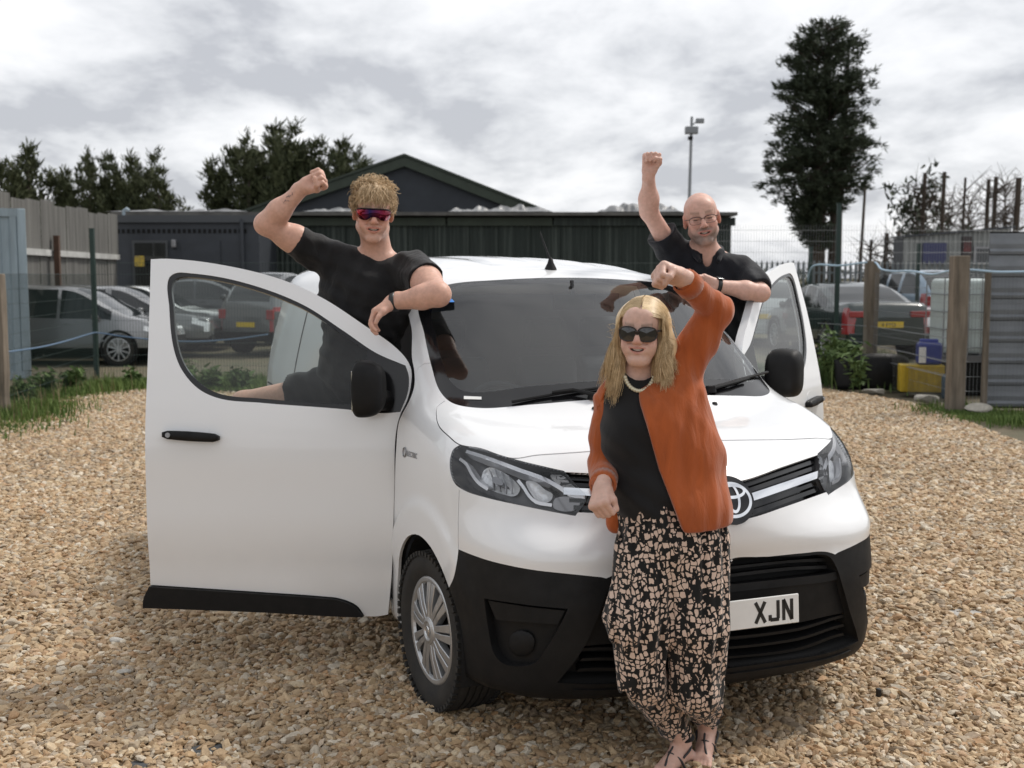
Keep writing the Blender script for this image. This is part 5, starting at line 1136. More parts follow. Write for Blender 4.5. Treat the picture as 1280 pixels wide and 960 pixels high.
# scrap car bumper: curved shell lying on edge
V = []; n, m = 22, 8
for i in range(n):
    a = math.radians(-75 + 150 * i / (n - 1))
    for j in range(m):
        t = j / (m - 1); rr_ = .55 + .10 * math.sin(math.pi * t); V.append((5.78 + .62 * math.sin(a), 18.6 - rr_ * math.cos(a) * .55 + .1 * t, .02 + .58 * t * (1 - .22 * (i / n - .5)**2 * 4)))
tag(mesh_ob('scrap_bumper', V, [(i * m + j, (i + 1) * m + j, (i + 1) * m + j + 1, i * m + j + 1) for i in range(n - 1) for j in range(m - 1)], M_black, None, True), 'black curved car bumper dumped beside the yellow box', 'bumper'); so_ = bpy.data.objects['scrap_bumper'].modifiers.new('t', 'SOLIDIFY'); so_.thickness = .03
# ------------------------------------------------------------------ vegetation
def leaf_mat(name, c1, c2, rough=.7):
    m, t, b = new_mat(name); setp(b, rough=rough, spec=.25)
    g = N(t, 'ShaderNodeNewGeometry'); n = N(t, 'ShaderNodeTexNoise'); n.inputs['Scale'].default_value = 1.6; n.inputs['Detail'].default_value = 4; t.links.new(g.outputs['Position'], n.inputs['Vector'])
    a = N(t, 'ShaderNodeMath', operation='MULTIPLY_ADD'); t.links.new(g.outputs['Random Per Island'], a.inputs[0]); a.inputs[1].default_value = .5; t.links.new(n.outputs['Fac'], a.inputs[2])
    r = N(t, 'ShaderNodeMapRange'); r.inputs['From Min'].default_value = .4; r.inputs['From Max'].default_value = 1.1; t.links.new(a.outputs[0], r.inputs['Value'])
    mx = N(t, 'ShaderNodeMix', data_type='RGBA'); mx.inputs['A'].default_value = (*c1, 1); mx.inputs['B'].default_value = (*c2, 1); t.links.new(r.outputs[0], mx.inputs['Factor']); t.links.new(mx.outputs['Result'], b.inputs['Base Color'])
    return m
M_conif = leaf_mat('conifer_green', (.030, .040, .018), (.095, .105, .050)); M_ever = leaf_mat('evergreen_dark', (.024, .034, .020), (.065, .080, .048)); M_grass = leaf_mat('grass_green', (.055, .10, .022), (.16, .22, .06)); M_weed = leaf_mat('weed_green', (.05, .09, .028), (.13, .19, .065)); M_bark = mat('bark', (.085, .065, .05), rough=.9, var=.45, vscale=5, bump=.02, bscale=18); M_dry = leaf_mat('dry_stalk', (.16, .12, .07), (.28, .22, .13))
def sprays(C, D, ln, wd, k, rg, droop=.25, spread=.9):
    """k slim leaf blades around each centre C pointing along D; returns V, F arrays"""
    n = len(C); c = np.repeat(C, k, 0); d = np.repeat(D, k, 0) + rg.normal(0, spread, (n * k, 3)); d[:, 2] -= droop; d /= np.linalg.norm(d, axis=1)[:, None] + 1e-9
    l = ln * rg.uniform(.5, 1.3, n * k)[:, None]; s = np.cross(d, rg.normal(0, 1, (n * k, 3))); s /= np.linalg.norm(s, axis=1)[:, None] + 1e-9; w_ = wd * rg.uniform(.6, 1.3, n * k)[:, None]
    b = c + rg.normal(0, ln * .35, (n * k, 3)); V = np.stack([b - s * w_ * .5, b + s * w_ * .5, b + d * l * .6 + s * w_ * .35, b + d * l, b + d * l * .55 - s * w_ * .4], 1).reshape(-1, 3)
    i = np.arange(n * k)[:, None] * 5; F = np.concatenate([i + np.array([0, 1, 2]), i + np.array([0, 2, 4]), i + np.array([2, 3, 4])], 0); return V, F
def conifer_mesh(h, r, seed, dens=1.0):
    rg = np.random.default_rng(seed); C = []; D = []; tops = [(0, 0, h)] + [(rg.uniform(-.55, .55) * r, rg.uniform(-.4, .4) * r, h * rg.uniform(.66, .95)) for _ in range(7)]
    for (tx, ty, th) in tops:
        nb = int(52 * dens)
        for q in range(nb):
            t = rg.uniform(.02, 1)**.85; z = th * t; R = r * (1 - t)**.92 * (.62 if (tx or ty) else 1) * (.72 + .5 * rg.random()) + .06; a = rg.uniform(0, 6.283); k = max(2, int(R / .20))
            for j in range(k):
                u = (j + rg.random()) / k; 
                if u < .25: continue
                C.append((tx + math.cos(a) * R * u, ty + math.sin(a) * R * u, z + .35 * R * u * u + rg.normal(0, .05))); D.append((math.cos(a) * .55, math.sin(a) * .55, .95))
    return sprays(np.array(C), np.array(D), .24, .05, 15, rg, -.1, .42)
conif = [conifer_mesh(6.5, 1.75, 11), conifer_mesh(6.8, 1.9, 12), conifer_mesh(6.0, 1.5, 13)]
cm = []
for (V, Fc) in conif:
    o = mesh_ob('crown', V, Fc, M_conif); cm.append(o.data); bpy.data.objects.remove(o)
o = MB().tube([(0, 0, 0), (.05, 0, 2.5), (0, .03, 5.2)], [.16, .11, .03], 8).build('trunk', M_bark); tm = o.data; bpy.data.objects.remove(o)
def conifer(px, top_py, Y, k, wide, label, group):
    sc = (CAMH + (345 - top_py - 14) * Y / FPX) / [6.5, 6.8, 6.0][k]; t = empty('conifer_tree', ((px - 640) / FPX * Y, Y, 0), random.uniform(0, 6)); t.scale = (sc * wide, sc * wide, sc); tag(t, label, 'tree', group)
    for nm, me in (('trunk', tm), ('crown', cm[k])):
        c = bpy.data.objects.new(nm, me); COL.objects.link(c); c.parent = t
for (px, tp, Y, k, wd) in ((-25, 214, 44, 1, 1.1), (8, 190, 45, 0, 1.0), (42, 174, 45, 2, 1.25), (88, 196, 46, 0, .8), (118, 181, 45, 1, 1.05), (142, 178, 46, 0, 1.0), (172, 186, 45, 2, 1.0), (203, 181, 44, 1, 1.1)): conifer(px, tp, Y, k, wd, 'dark conifer in the row behind the tall sheet fence', 'conifers behind the sheet fence')
for (px, tp, Y, k, wd) in ((292, 172, 50, 0, 1.15), (315, 160, 49, 1, 1.1), (349, 150, 51, 2, 1.3), (374, 147, 50, 1, 1.15), (402, 160, 50, 0, 1.15), (430, 168, 51, 2, 1.2), (452, 178, 50, 1, 1.0)): conifer(px, tp, Y, k, wd, 'dark conifer in the clump behind the gabled building', 'conifers behind the gabled building')
# tall evergreen with layered limbs
def big_tree():
    Y = 46.0; s = Y / FPX; rg = np.random.default_rng(5); root = empty('tall_evergreen', ((1020 - 640) * s, Y, 0)); tag(root, 'tall dark evergreen with layered branches and a pale double trunk', 'tree')
    hx = lambda px: (px - 1020) * s; hz = lambda py: CAMH + (345 - py) * s
    tr = [[(0, 0, 0), (hx(1019), 0, hz(260)), (hx(1022), .1, hz(150)), (hx(1028), 0, hz(50))], [(hx(1043), .3, 0), (hx(1044), .3, hz(260)), (hx(1050), .2, hz(160)), (hx(1052), 0, hz(70))]]
    MB().tube(tr[0], [.34, .27, .17, .05], 10).build('trunk', M_bark, root, True); MB().tube(tr[1], [.30, .24, .14, .04], 10).build('trunk', M_bark, root, True)
    MB().tube([(hx(1066), -.5, 0), (hx(1072), -.5, hz(230))], [.08, .05], 8).build('trunk', M_bark, root, True)
    lw = Cur((20, 4), (40, 22), (70, 46), (110, 62), (150, 78), (190, 86), (215, 84), (240, 76), (262, 50), (285, 38), (310, 22)); rw = Cur((20, 4), (40, 24), (70, 52), (110, 68), (150, 76), (185, 80), (215, 78), (240, 66), (262, 38), (290, 16), (310, 8))
    C = []; D = []; limbs = MB()
    for q in range(430):
        py = 40 + 268 * rg.random()**.88; a = rg.uniform(0, 6.283); wpx = float((lw if math.cos(a) < 0 else rw)(np.array(py))); R = wpx * s * .93 * rg.uniform(.45, 1.03) * (1 if abs(math.cos(a)) > .5 else .8); x0, z0 = hx(1020 if py > 60 else 1024), hz(py) - .12 * R
        up = .12 if py > 150 else .32; tip = np.array([x0 + math.cos(a) * R, math.sin(a) * R, z0 + up * R]); b0 = np.array([x0 - (.3 if rg.random() < .5 else -.3), 0, z0 - .15 * R])
        if q % 3 == 0: limbs.tube([b0, (b0 + tip) / 2 + np.array([0, 0, .06 * R]), tip], [.05, .03, .01], 4, False)
        k = max(3, int(R / .17))
        for j in range(k):
            u = .22 + .78 * (j + rg.random()) / k; p = b0 + (tip - b0) * u + np.array([0, 0, .16 * R * math.sin(u * 3.1)]) + rg.normal(0, .11, 3) * np.array([1, 1, .3]); C.append(p); D.append((math.cos(a), math.sin(a), .35))
    o = limbs.build('limbs', M_bark, root); o['kind'] = 'stuff'
    V, F = sprays(np.array(C), np.array(D), .22, .045, 18, rg, -.05, .5); mesh_ob('crown', V, F, M_ever, root)
big_tree()
# topped trunks and bare trees on the right
def topped(px, py, w_px, Y, label, lean=0):
    s = Y / FPX; x = (px - 640) * s; h = CAMH + (345 - py) * s; t = empty('topped_trunk', (x, Y, 0)); tag(t, label, 'tree'); rg = np.random.default_rng(int(px)); r = w_px * s / 2
    MB().tube([(0, 0, 0), (.03, 0, h * .3), (-.04, 0, h * .6), (lean, 0, h)], [r * 1.25, r * 1.1, r, r * .95], 12).build('trunk', M_bark, t, autosmooth=60)
    tw = MB()
    for q in range(26):
        z = h * rg.uniform(.3, .92); a = rg.uniform(0, 6.28); l = rg.uniform(.3, 1.0); d = np.array([math.cos(a), math.sin(a), rg.uniform(.1, .9)]); p0 = np.array([0, 0, z]); p1 = p0 + d * l * .5; p2 = p0 + d * l + rg.normal(0, .2, 3); tw.tube([p0, p1, p2], [.03, .018, .006], 4, False)
        for w in range(3): p3 = p1 + rg.normal(0, .45, 3); tw.tube([p1, p3], [.012, .004], 3, False)
    tw.build('twigs', M_bark, t)['kind'] = 'stuff'
for (px, py, wpx, Y, lb) in ((1150, 218, 5.0, 47, 'tall topped trunk with leafy tufts behind the pale workshop'), (1174, 217, 5.0, 46, 'tall bare topped trunk above the blue board'), (1200, 224, 3.2, 48, 'thin bare pole-like trunk above the dark poster'), (1229, 226, 5.0, 47, 'rough topped trunk, the darker of a close pair above the window'), (1238, 223, 5.4, 46, 'straight topped trunk, the paler of a close pair above the window'), (1266, 224, 7.4, 45, 'thick topped trunk above the galvanised screen'), (1120, 290, 5.5, 46, 'short sawn stump trunk at the end of the pale workshop'), (1105, 292, 5.5, 46, 'short sawn stump trunk standing in the middle beside the tall evergreen'), (1086, 300, 4.0, 48, 'short thin stump beside the tall evergreen')): topped(px, py, wpx, Y, lb)
def bare(px, py, wpx, Y, label, leaves, seed):
    s = Y / FPX; rg = np.random.default_rng(seed); h = CAMH + (345 - py) * s; R = wpx * s / 2; t = empty('thin_tree', ((px - 640) * s, Y, 0)); tag(t, label, 'tree'); tw = MB(); C = []
    MB().tube([(0, 0, 0), (.05, 0, h * .5), (0, 0, h * .8)], [.09, .06, .02], 7).build('trunk', M_bark, t)
    for q in range(60):
        z = h * rg.uniform(.25, .85); a = rg.uniform(0, 6.28); l = R * rg.uniform(.4, 1.1); p0 = np.array([0, 0, z]); p2 = p0 + np.array([math.cos(a) * l, math.sin(a) * l, rg.uniform(0, .5) * h * .4]); p1 = (p0 + p2) / 2 + rg.normal(0, .12, 3); tw.tube([p0, p1, p2], [.028, .018, .006], 4, False)
        for w in range(5): p3 = p1 + (p2 - p1) * rg.random() + rg.normal(0, .35, 3); tw.tube([p1 + (p2 - p1) * rg.random(), p3], [.010, .004], 3, False); C.append(p3)
    tw.build('branches', M_bark, t)['kind'] = 'stuff'
    if leaves: V, F = sprays(np.array(C)[rg.random(len(C)) < leaves], np.array([[0, 0, .3]]).repeat(1, 0).repeat(int((rg.random(0).size)) or 1, 0) if False else np.zeros((1, 3)).repeat(1, 0), .3, .09, 1, rg) if False else sprays(np.array(C[:int(len(C) * leaves)]), np.tile([[.2, 0, .3]], (int(len(C) * leaves), 1)), .32, .10, 9, rg, .0, .8); mesh_ob('foliage', V, F, M_ever, t)
bare(1142, 216, 52, 49, 'ragged evergreen tuft tree at the end of the pale workshop', .35, 21); bare(1205, 225, 60, 52, 'bare twiggy tree between the topped trunks', 0, 22); bare(1250, 205, 62, 52, 'taller bare twiggy tree behind the close pair of trunks', 0, 23); bare(1180, 232, 46, 50, 'low bare twiggy tree behind the tall bare trunk', .08, 24)
# distant hedge line seen past the tree
rg = np.random.default_rng(77); C = np.stack([rg.uniform(12, 62, 9000), rg.uniform(108, 114, 9000), rg.uniform(0, 1, 9000)**1.5 * 2.6 * (.6 + .4 * np.sin(rg.uniform(0, 40, 9000) * 0 + np.linspace(0, 40, 9000)))], -1); V, F = sprays(C, np.tile([[0, 0, .5]], (9000, 1)), .30, .10, 4, rg, 0, .8)
tag(mesh_ob('distant_hedge', V, F, M_conif), 'far-off hedge line seen through the mesh fence', 'hedge', kind='stuff')
# weeds and grass along the fences
def blades(cx, cy, h, w_, rg, bend=.45):
    n = len(cx); a = rg.uniform(0, 6.283, n); hh = h * rg.uniform(.5, 1.25, n); b = bend * hh * rg.uniform(.2, 1, n); s = np.stack([np.cos(a + 1.57), np.sin(a + 1.57), 0 * a], -1) * (w_ * rg.uniform(.6, 1.3, n))[:, None]; p = np.stack([cx, cy, 0 * a], -1); d = np.stack([np.cos(a), np.sin(a), 0 * a], -1)
    m1 = p + d * (b * .3)[:, None] + np.array([0, 0, 1]) * (hh * .55)[:, None]; t = p + d * b[:, None] + np.array([0, 0, 1]) * hh[:, None]
    V = np.stack([p - s, p + s, m1 + s * .8, m1 - s * .8, t], 1).reshape(-1, 3); i = np.arange(n)[:, None] * 5; return V, np.concatenate([i + np.array([0, 1, 2]), i + np.array([0, 2, 3]), i + np.array([3, 2, 4])], 0)
rg = np.random.default_rng(99)
def along(pts, n, sd): 
    P = np.array(pts); L = np.r_[0, np.cumsum(np.linalg.norm(np.diff(P, axis=0), axis=1))]; t = rg.uniform(0, L[-1], n); return np.interp(t, L, P[:, 0]) + rg.normal(0, sd, n), np.interp(t, L, P[:, 1]) + rg.normal(0, sd, n)
GL = [at_z(-60, 545, 0)[:2], at_z(20, 505, 0)[:2], at_z(80, 488, 0)[:2], at_z(150, 482, 0)[:2], at_z(240, 482, 0)[:2], at_z(330, 483, 0)[:2], at_z(500, 480, 0)[:2]]
GR_ = [at_z(900, 480, 0)[:2], at_z(1030, 478, 0)[:2], at_z(1090, 480, 0)[:2], at_z(1110, 484, 0)[:2]]
GX = [at_z(1195, 512, 0)[:2], at_z(1230, 520, 0)[:2], at_z(1290, 530, 0)[:2]]
for nm, lb, pts, n, sd, h, w_, mt in (('grass_verge', 'green grass growing along the left fence', GL, 26000, .45, .17, .009, M_grass), ('weed_bed', 'tall green weeds under the right fence', GR_, 13000, .40, .50, .012, M_weed), ('grass_tufts', 'short grass below the galvanised screen', GX, 4500, .30, .13, .008, M_grass), ('dry_stalks', 'dry brown stalks among the grass on the left', GL[:4], 320, .45, .42, .005, M_dry)):
    x, y = along(pts, n, sd); q = rg.random(n); k = .35 + .65 * np.clip(np.sin(x * 2.3) * np.sin(y * 1.9 + 1) + .5, 0, 1); V, F = blades(x, y, h * k, w_, rg); tag(mesh_ob(nm, V, F, mt), lb, 'grass', kind='stuff')
# leafy weeds (nettle-like) as separate plants
def weed(px, py, h, seed, label):
    c = at_z(px, py, 0); rg = np.random.default_rng(seed); t = empty('leafy_weed', (c[0], c[1], 0)); tag(t, label, 'plant', 'leafy weeds by the fences'); st = MB(); C = []; D = []
    for k in range(9):
        a = rg.uniform(0, 6.28); l = h * rg.uniform(.6, 1.1); e = np.array([math.cos(a) * l * .35, math.sin(a) * l * .35, l]); st.tube([(0, 0, 0), e * .5 + np.array([0, 0, l * .05]), e], [.008, .006, .003], 4, False)
        for j in range(12): u = rg.uniform(.2, 1); C.append(e * u); D.append(rg.normal(0, 1, 3) * np.array([1, 1, .3]))
    st.build('stems', M_weed, t); V, F = sprays(np.array(C), np.array(D), .13, .05, 3, rg, .1, .5); o = mesh_ob('leaves', V, F, M_weed, t); o['kind'] = 'stuff'
for i, (px, py, h) in enumerate(((1038, 484, .75), (1058, 486, .8), (1075, 489, .7), (1050, 478, .9))): weed(px, py, h, i, 'bushy leafy weed under the wire strands by the open passenger door')
for i, (px, py, h) in enumerate(((55, 494, .34), (90, 489, .32), (165, 484, .26), (232, 486, .36), (262, 486, .32), (300, 486, .30), (30, 505, .34))): weed(px, py, h, 40 + i, 'straggly leafy weed growing along the mesh fence before the parked cars')
# ------------------------------------------------------------------ people: implicit bodies meshed to one continuous skin
class SDF:
    def __init__(s): s.ops = []
    def add(s, f, c, r, k=.02, op='u'): s.ops.append((f, np.asarray(c, float), float(r), k, op)); return s
    def rc(s, a, b, ra, rb, k=.02, op='u'):
        a, b = np.asarray(a, float), np.asarray(b, float); ba = b - a; L2 = ba @ ba + 1e-12
        def f(p):
            h = np.clip((p - a) @ ba / L2, 0, 1); return np.linalg.norm(p - a - h[..., None] * ba, axis=-1) - (ra + (rb - ra) * h)
        return s.add(f, (a + b) / 2, math.sqrt(L2) / 2 + max(ra, rb), k, op)
    def chain(s, P, R, k=.02, op='u'):
        for i in range(len(P) - 1): s.rc(P[i], P[i + 1], R[i], R[i + 1], k, op)
        return s
    def ell(s, c, r, R=None, k=.02, op='u'):
        c, r = np.asarray(c, float), np.asarray(r, float)
        def f(p):
            q = p - c
            if R is not None: q = q @ R
            k0 = np.linalg.norm(q / r, axis=-1); k1 = np.linalg.norm(q / (r * r), axis=-1) + 1e-9; return k0 * (k0 - 1) / k1
        return s.add(f, c, r.max(), k, op)
    def box(s, c, hf, rad, R=None, k=.01, op='u'):
        c, hf = np.asarray(c, float), np.asarray(hf, float)
        def f(p):
            q = p - c
            if R is not None: q = q @ R
            d = np.abs(q) - (hf - rad); return np.linalg.norm(np.maximum(d, 0), axis=-1) + np.minimum(d.max(-1), 0) - rad
        return s.add(f, c, np.linalg.norm(hf), k, op)
    def disp(s, f, c, r): return s.add(f, c, r, 0, 'd')
    def mesh(s, h, B=8, margin=.03, fine=None):
        # fine = (centre, half size, factor): grid lines are packed closer there (finer face)
        wq = None
        if fine is not None:
            fc, fs, ff = fine; wq = [((-20, fc[a] - fs[a] * ff, fc[a] + fs[a] * ff, 20), (-20 + fs[a] * (ff - 1), fc[a] - fs[a], fc[a] + fs[a], 20 - fs[a] * (ff - 1))) for a in range(3)]
        wp = lambda Q: Q if wq is None else np.stack([np.interp(Q[..., a], wq[a][0], wq[a][1]) for a in range(3)], -1)
        wi = lambda Q: Q if wq is None else np.array([np.interp(Q[a], wq[a][1], wq[a][0]) for a in range(3)])
        lo = np.min([c - r for f, c, r, k, op in s.ops if op == 'u'], 0) - margin; hi = np.max([c + r for f, c, r, k, op in s.ops if op == 'u'], 0) + margin
        lo, hi = wi(lo), wi(hi); nb = np.ceil((hi - lo) / (B * h)).astype(int); g = np.stack(np.meshgrid(*[np.arange(n) for n in nb], indexing='ij'), -1).reshape(-1, 3)
        cen = wp(lo + (g + .5) * B * h); rad = B * h * .87
        d = s.ev(cen[:, None, :], cen, 0.0, coarse=True)[:, 0]; keep = np.abs(d) < rad * 1.15 + .010
        g, cen = g[keep], cen[keep]; o = np.stack(np.meshgrid(*[np.arange(B + 1)] * 3, indexing='ij'), -1)
        P = wp(lo + (g[:, None, None, None, :] * B + o[None]) * h); D = s.ev(P.reshape(len(g), -1, 3), cen, rad).reshape(len(g), B + 1, B + 1, B + 1)
        S = D < 0; cnt = sum(S[:, a:B + a, b:B + b, c:B + c].astype(np.int8) for a in (0, 1) for b in (0, 1) for c in (0, 1)); act = np.argwhere((cnt > 0) & (cnt < 8))
        bi = act[:, 0]; ijk = act[:, 1:]; dims = nb * B + 2; G = g[bi] * B + ijk; gid = (G[:, 0] * dims[1] + G[:, 1]) * dims[2] + G[:, 2]
        cv = {}; acc = np.zeros((len(act), 3)); num = np.zeros(len(act))
        for a in (0, 1):
            for b in (0, 1):
                for c in (0, 1): cv[a, b, c] = D[bi, ijk[:, 0] + a, ijk[:, 1] + b, ijk[:, 2] + c]
        for p in cv:
            for ax in range(3):
                if p[ax] == 0:
                    q = list(p); q[ax] = 1; q = tuple(q); x = (cv[p] < 0) != (cv[q] < 0); t = cv[p] / (cv[p] - cv[q] + 1e-20); e = np.zeros((len(act), 3)); e[:] = p; e[:, ax] += t; acc[x] += e[x]; num += x
        V = wp(lo + (G + acc / num[:, None]) * h); order = np.argsort(gid); gs = gid[order]; u, first = np.unique(gs, return_index=True); vid = order[first]
        remap = np.searchsorted(u, gid); F = []
        for ax in range(3):
            q = [0, 0, 0]; q[ax] = 1; x = (cv[0, 0, 0] < 0) != (cv[tuple(q)] < 0); sel = np.where(x)[0]; b1, b2 = [(1, 2), (2, 0), (0, 1)][ax]
            def nid(d1, d2):
                H = G[sel].copy(); H[:, b1] += d1; H[:, b2] += d2; i_ = (H[:, 0] * dims[1] + H[:, 1]) * dims[2] + H[:, 2]; j = np.clip(np.searchsorted(u, i_), 0, len(u) - 1); return np.where(u[j] == i_, j, -1)
            Qd = np.stack([nid(-1, -1), nid(0, -1), nid(0, 0), nid(-1, 0)], 1); fl = cv[0, 0, 0][sel] > 0; Qd[fl] = Qd[fl][:, ::-1]; F.append(Qd[(Qd >= 0).all(1)])
        F = np.vstack(F); F = np.unique(F, axis=0) if False else F
        key = np.sort(F, 1); _, ix = np.unique(key, axis=0, return_index=True); F = F[ix]
        return V[vid], F
    def ev(s, P, cen, rad, coarse=False):
        D = np.full(P.shape[:2], .35)
        if coarse:
            D[:] = 1.0
        for f, c, r, k, op in s.ops:
            if coarse: sel = slice(None)
            else:
                sel = np.where(np.linalg.norm(cen - c, axis=1) < r + rad + .05 + k)[0]
                if not len(sel): continue
            p = P[sel]
            if op == 'd': D[sel] = D[sel] + f(p); continue
            d = f(p); cur = D[sel]
            if op == 'u':
                hh = np.maximum(k - np.abs(cur - d), 0) / max(k, 1e-9); D[sel] = np.minimum(cur, d) - hh * hh * k * .25
            else:
                d = -d; hh = np.maximum(k - np.abs(cur - d), 0) / max(k, 1e-9); D[sel] = np.maximum(cur, d) + hh * hh * k * .25
        return D
def rotm(yaw=0, pitch=0, roll=0):
    """columns = local axes in world; local -Y is the face, +Z up"""
    cy, sy, cp, sp, cr, sr = math.cos(yaw), math.sin(yaw), math.cos(pitch), math.sin(pitch), math.cos(roll), math.sin(roll)
    return np.array([[cy, -sy, 0], [sy, cy, 0], [0, 0, 1]]) @ np.array([[1, 0, 0], [0, cp, -sp], [0, sp, cp]]) @ np.array([[cr, 0, sr], [0, 1, 0], [-sr, 0, cr]])
def frame(z, x):
    """rotation whose columns are x', y', z' with z' along z and x' near x"""
    z = np.asarray(z, float) / np.linalg.norm(z); x = np.asarray(x, float); x = x - z * (x @ z); x /= np.linalg.norm(x); return np.stack([x, np.cross(z, x), z], 1)
def add_head(S, c, R, s, sex='m', smile=.35, jaw=1.0):
    c = np.asarray(c, float); T = lambda *p: c + R @ (np.array(p, float) * s)
    E = lambda p, r, k=.02, op='u', RR=None: S.ell(T(*p), np.array(r) * s, R if RR is None else R @ RR, k * s, op)
    Cc = lambda a, b, ra, rb, k=.02, op='u': S.rc(T(*a), T(*b), ra * s, rb * s, k * s, op)
    E((0, .014, .036), (.0755, .097, .083), .02); E((0, -.026, -.035), (.061 * jaw, .068, .083), .025)
    E((0, -.055, .045), (.060, .040, .045), .03)
    for q in (-1, 1):
        Cc((q * .050 * jaw, .004, -.058), (q * .012, -.074, -.102), .017, .016, .022); E((q * .041, -.062, -.026), (.022, .020, .018), .02)
        E((q * .028, -.070, -.058), (.018, .016, .020), .016)
    Cc((-.009, -.081, -.101), (.009, -.081, -.101), .016, .016, .018)
    if sex == 'f':
        for q in (-1, 1): E((q * .036, -.056, -.056), (.026, .026, .030), .025)
        E((0, -.045, -.110), (.040, .040, .018), .025)
    Cc((-.036, -.082, .023), (.036, -.082, .023), .011, .011, .016)
    for q in (-1, 1): E((q * .032, -.104, -.001), (.021, .016, .012), .012, 's'); E((q * .032, -.079, -.001), (.0135, .0135, .0125), .004)
    for q in (-1, 1): E((q * .032, -.0865, .0060), (.017, .008, .0045), .004); E((q * .032, -.0865, -.0075), (.015, .007, .0040), .004)
    Cc((0, -.090, .014), (0, -.112, -.026), .0078, .0118, .012); E((0, -.110, -.031), (.0120, .011, .0095), .008)
    for q in (-1, 1): E((q * .0125, -.100, -.033), (.0085, .010, .0075), .006); E((q * .0065, -.107, -.0415), (.0042, .005, .004), .003, 's')
    # mouth: smile corners lifted and pulled wide
    up = .013 * smile; w = .025 + .009 * smile
    E((0, -.083, -.062), (.032, .016, .022), .015)
    for q in (-1, 1): Cc((q * .020, -.094, -.036), (q * (w + .006), -.083, -.055 + up), .0028, .0022, .007, 's'); E((q * (w + .013), -.070, -.048), (.013, .013, .016), .014)
    lx = np.linspace(-1, 1, 9); ly = -.0985 + .0165 * np.abs(lx)**2.0; lu = -.0575 + up * np.abs(lx)**1.6 - .002 * (1 - np.abs(lx)); ll = -.0705 - .003 * smile + (up + .011 + .003 * smile) * np.abs(lx)**2.0
    for i in range(8):
        r = lambda j, m: (.0022 + m * (1 - lx[j]**2))
        Cc((lx[i] * w, ly[i], lu[i]), (lx[i + 1] * w, ly[i + 1], lu[i + 1]), r(i, .0026), r(i + 1, .0026), .004); Cc((lx[i] * w, ly[i] + .002, ll[i]), (lx[i + 1] * w, ly[i + 1] + .002, ll[i + 1]), r(i, .0036), r(i + 1, .0036), .004)
    ox = np.linspace(-.86, .86, 7)
    for i in range(6):
        f_ = lambda u: (u * w, -.099 + .0165 * u * u, -.0640 - .001 * smile + up * abs(u)**1.8); Cc(f_(ox[i]), f_(ox[i + 1]), .0014 + (.0030 + .0015 * smile) * (1 - ox[i]**2), .0014 + (.0030 + .0015 * smile) * (1 - ox[i + 1]**2), .002, 's')
    E((0, -.088, -.0640 + up * .12), (w * .72, .013, .0036 + .0018 * smile), .002, 's')
    for q in (-1, 1): E((q * .078, .014, -.004), (.009, .021, .031), .012, 'u', rotm(q * .35)); E((q * .086, .008, .000), (.006, .010, .017), .006, 's')
    return T
def face_cols(V, c, R, s, base, stubble=0.0, pink=1.0, smile=.5):
    L = ((V - c) @ R) / s; col = np.tile(np.array(base, float), (len(V), 1)); x, y, z = L.T
    near = (np.abs(x) < .11) & (np.abs(y) < .14) & (np.abs(z) < .16)
    g = lambda cx, cy, cz, rx, ry, rz: np.exp(-(((np.abs(x) - cx) / rx)**2 + ((y - cy) / ry)**2 + ((z - cz) / rz)**2)) * near
    def mixc(m, c2): col[:] = col * (1 - m[:, None]) + np.array(c2) * m[:, None]
    mixc(np.clip(.55 * pink * g(.042, -.07, -.028, .026, .05, .024) + .5 * pink * g(0, -.115, -.028, .016, .03, .018) + .5 * pink * g(.08, .01, 0, .02, .03, .035), 0, 1), np.array(base) * np.array([1.0, .70, .66]))
    if stubble: mixc(np.clip(stubble * (1.2 * g(.030, -.06, -.088, .055, .08, .036) + g(0, -.10, -.046, .03, .03, .009)), 0, .85), np.array((.17, .125, .105)))
    wl = .033; t = np.clip(np.abs(x) / wl, 0, 1); zc = -.0645 + .012 * smile * t**1.8; hw = .0125 * (1 - t**2) + .0015
    lip = (np.abs(z - zc) < hw) * (np.abs(x) < wl) * (y < -.083) * near; mixc(lip * .62, np.array(base) * np.array([.80, .45, .45]))
    mo = (np.abs(x) < wl * .85) * (np.abs(z - zc) < .008) * (y > -.0925 + .0165 * t * t) * (y < -.05) * near; mixc(mo * .85, (.06, .012, .012))
    ey = ((np.abs(x) - .032) / .0125)**2 + ((z + .0008) / .0030)**2 < 1; mixc(ey * (y < -.07) * near * .85, (.035, .025, .02))
    br = np.exp(-((z - .026 - .004 * np.abs(x) / .03) / .0065)**2) * (np.abs(x) > .012) * (np.abs(x) < .052) * (y < -.07) * near; mixc(np.clip(br * .6, 0, .7), (.16, .10, .06))
    return col
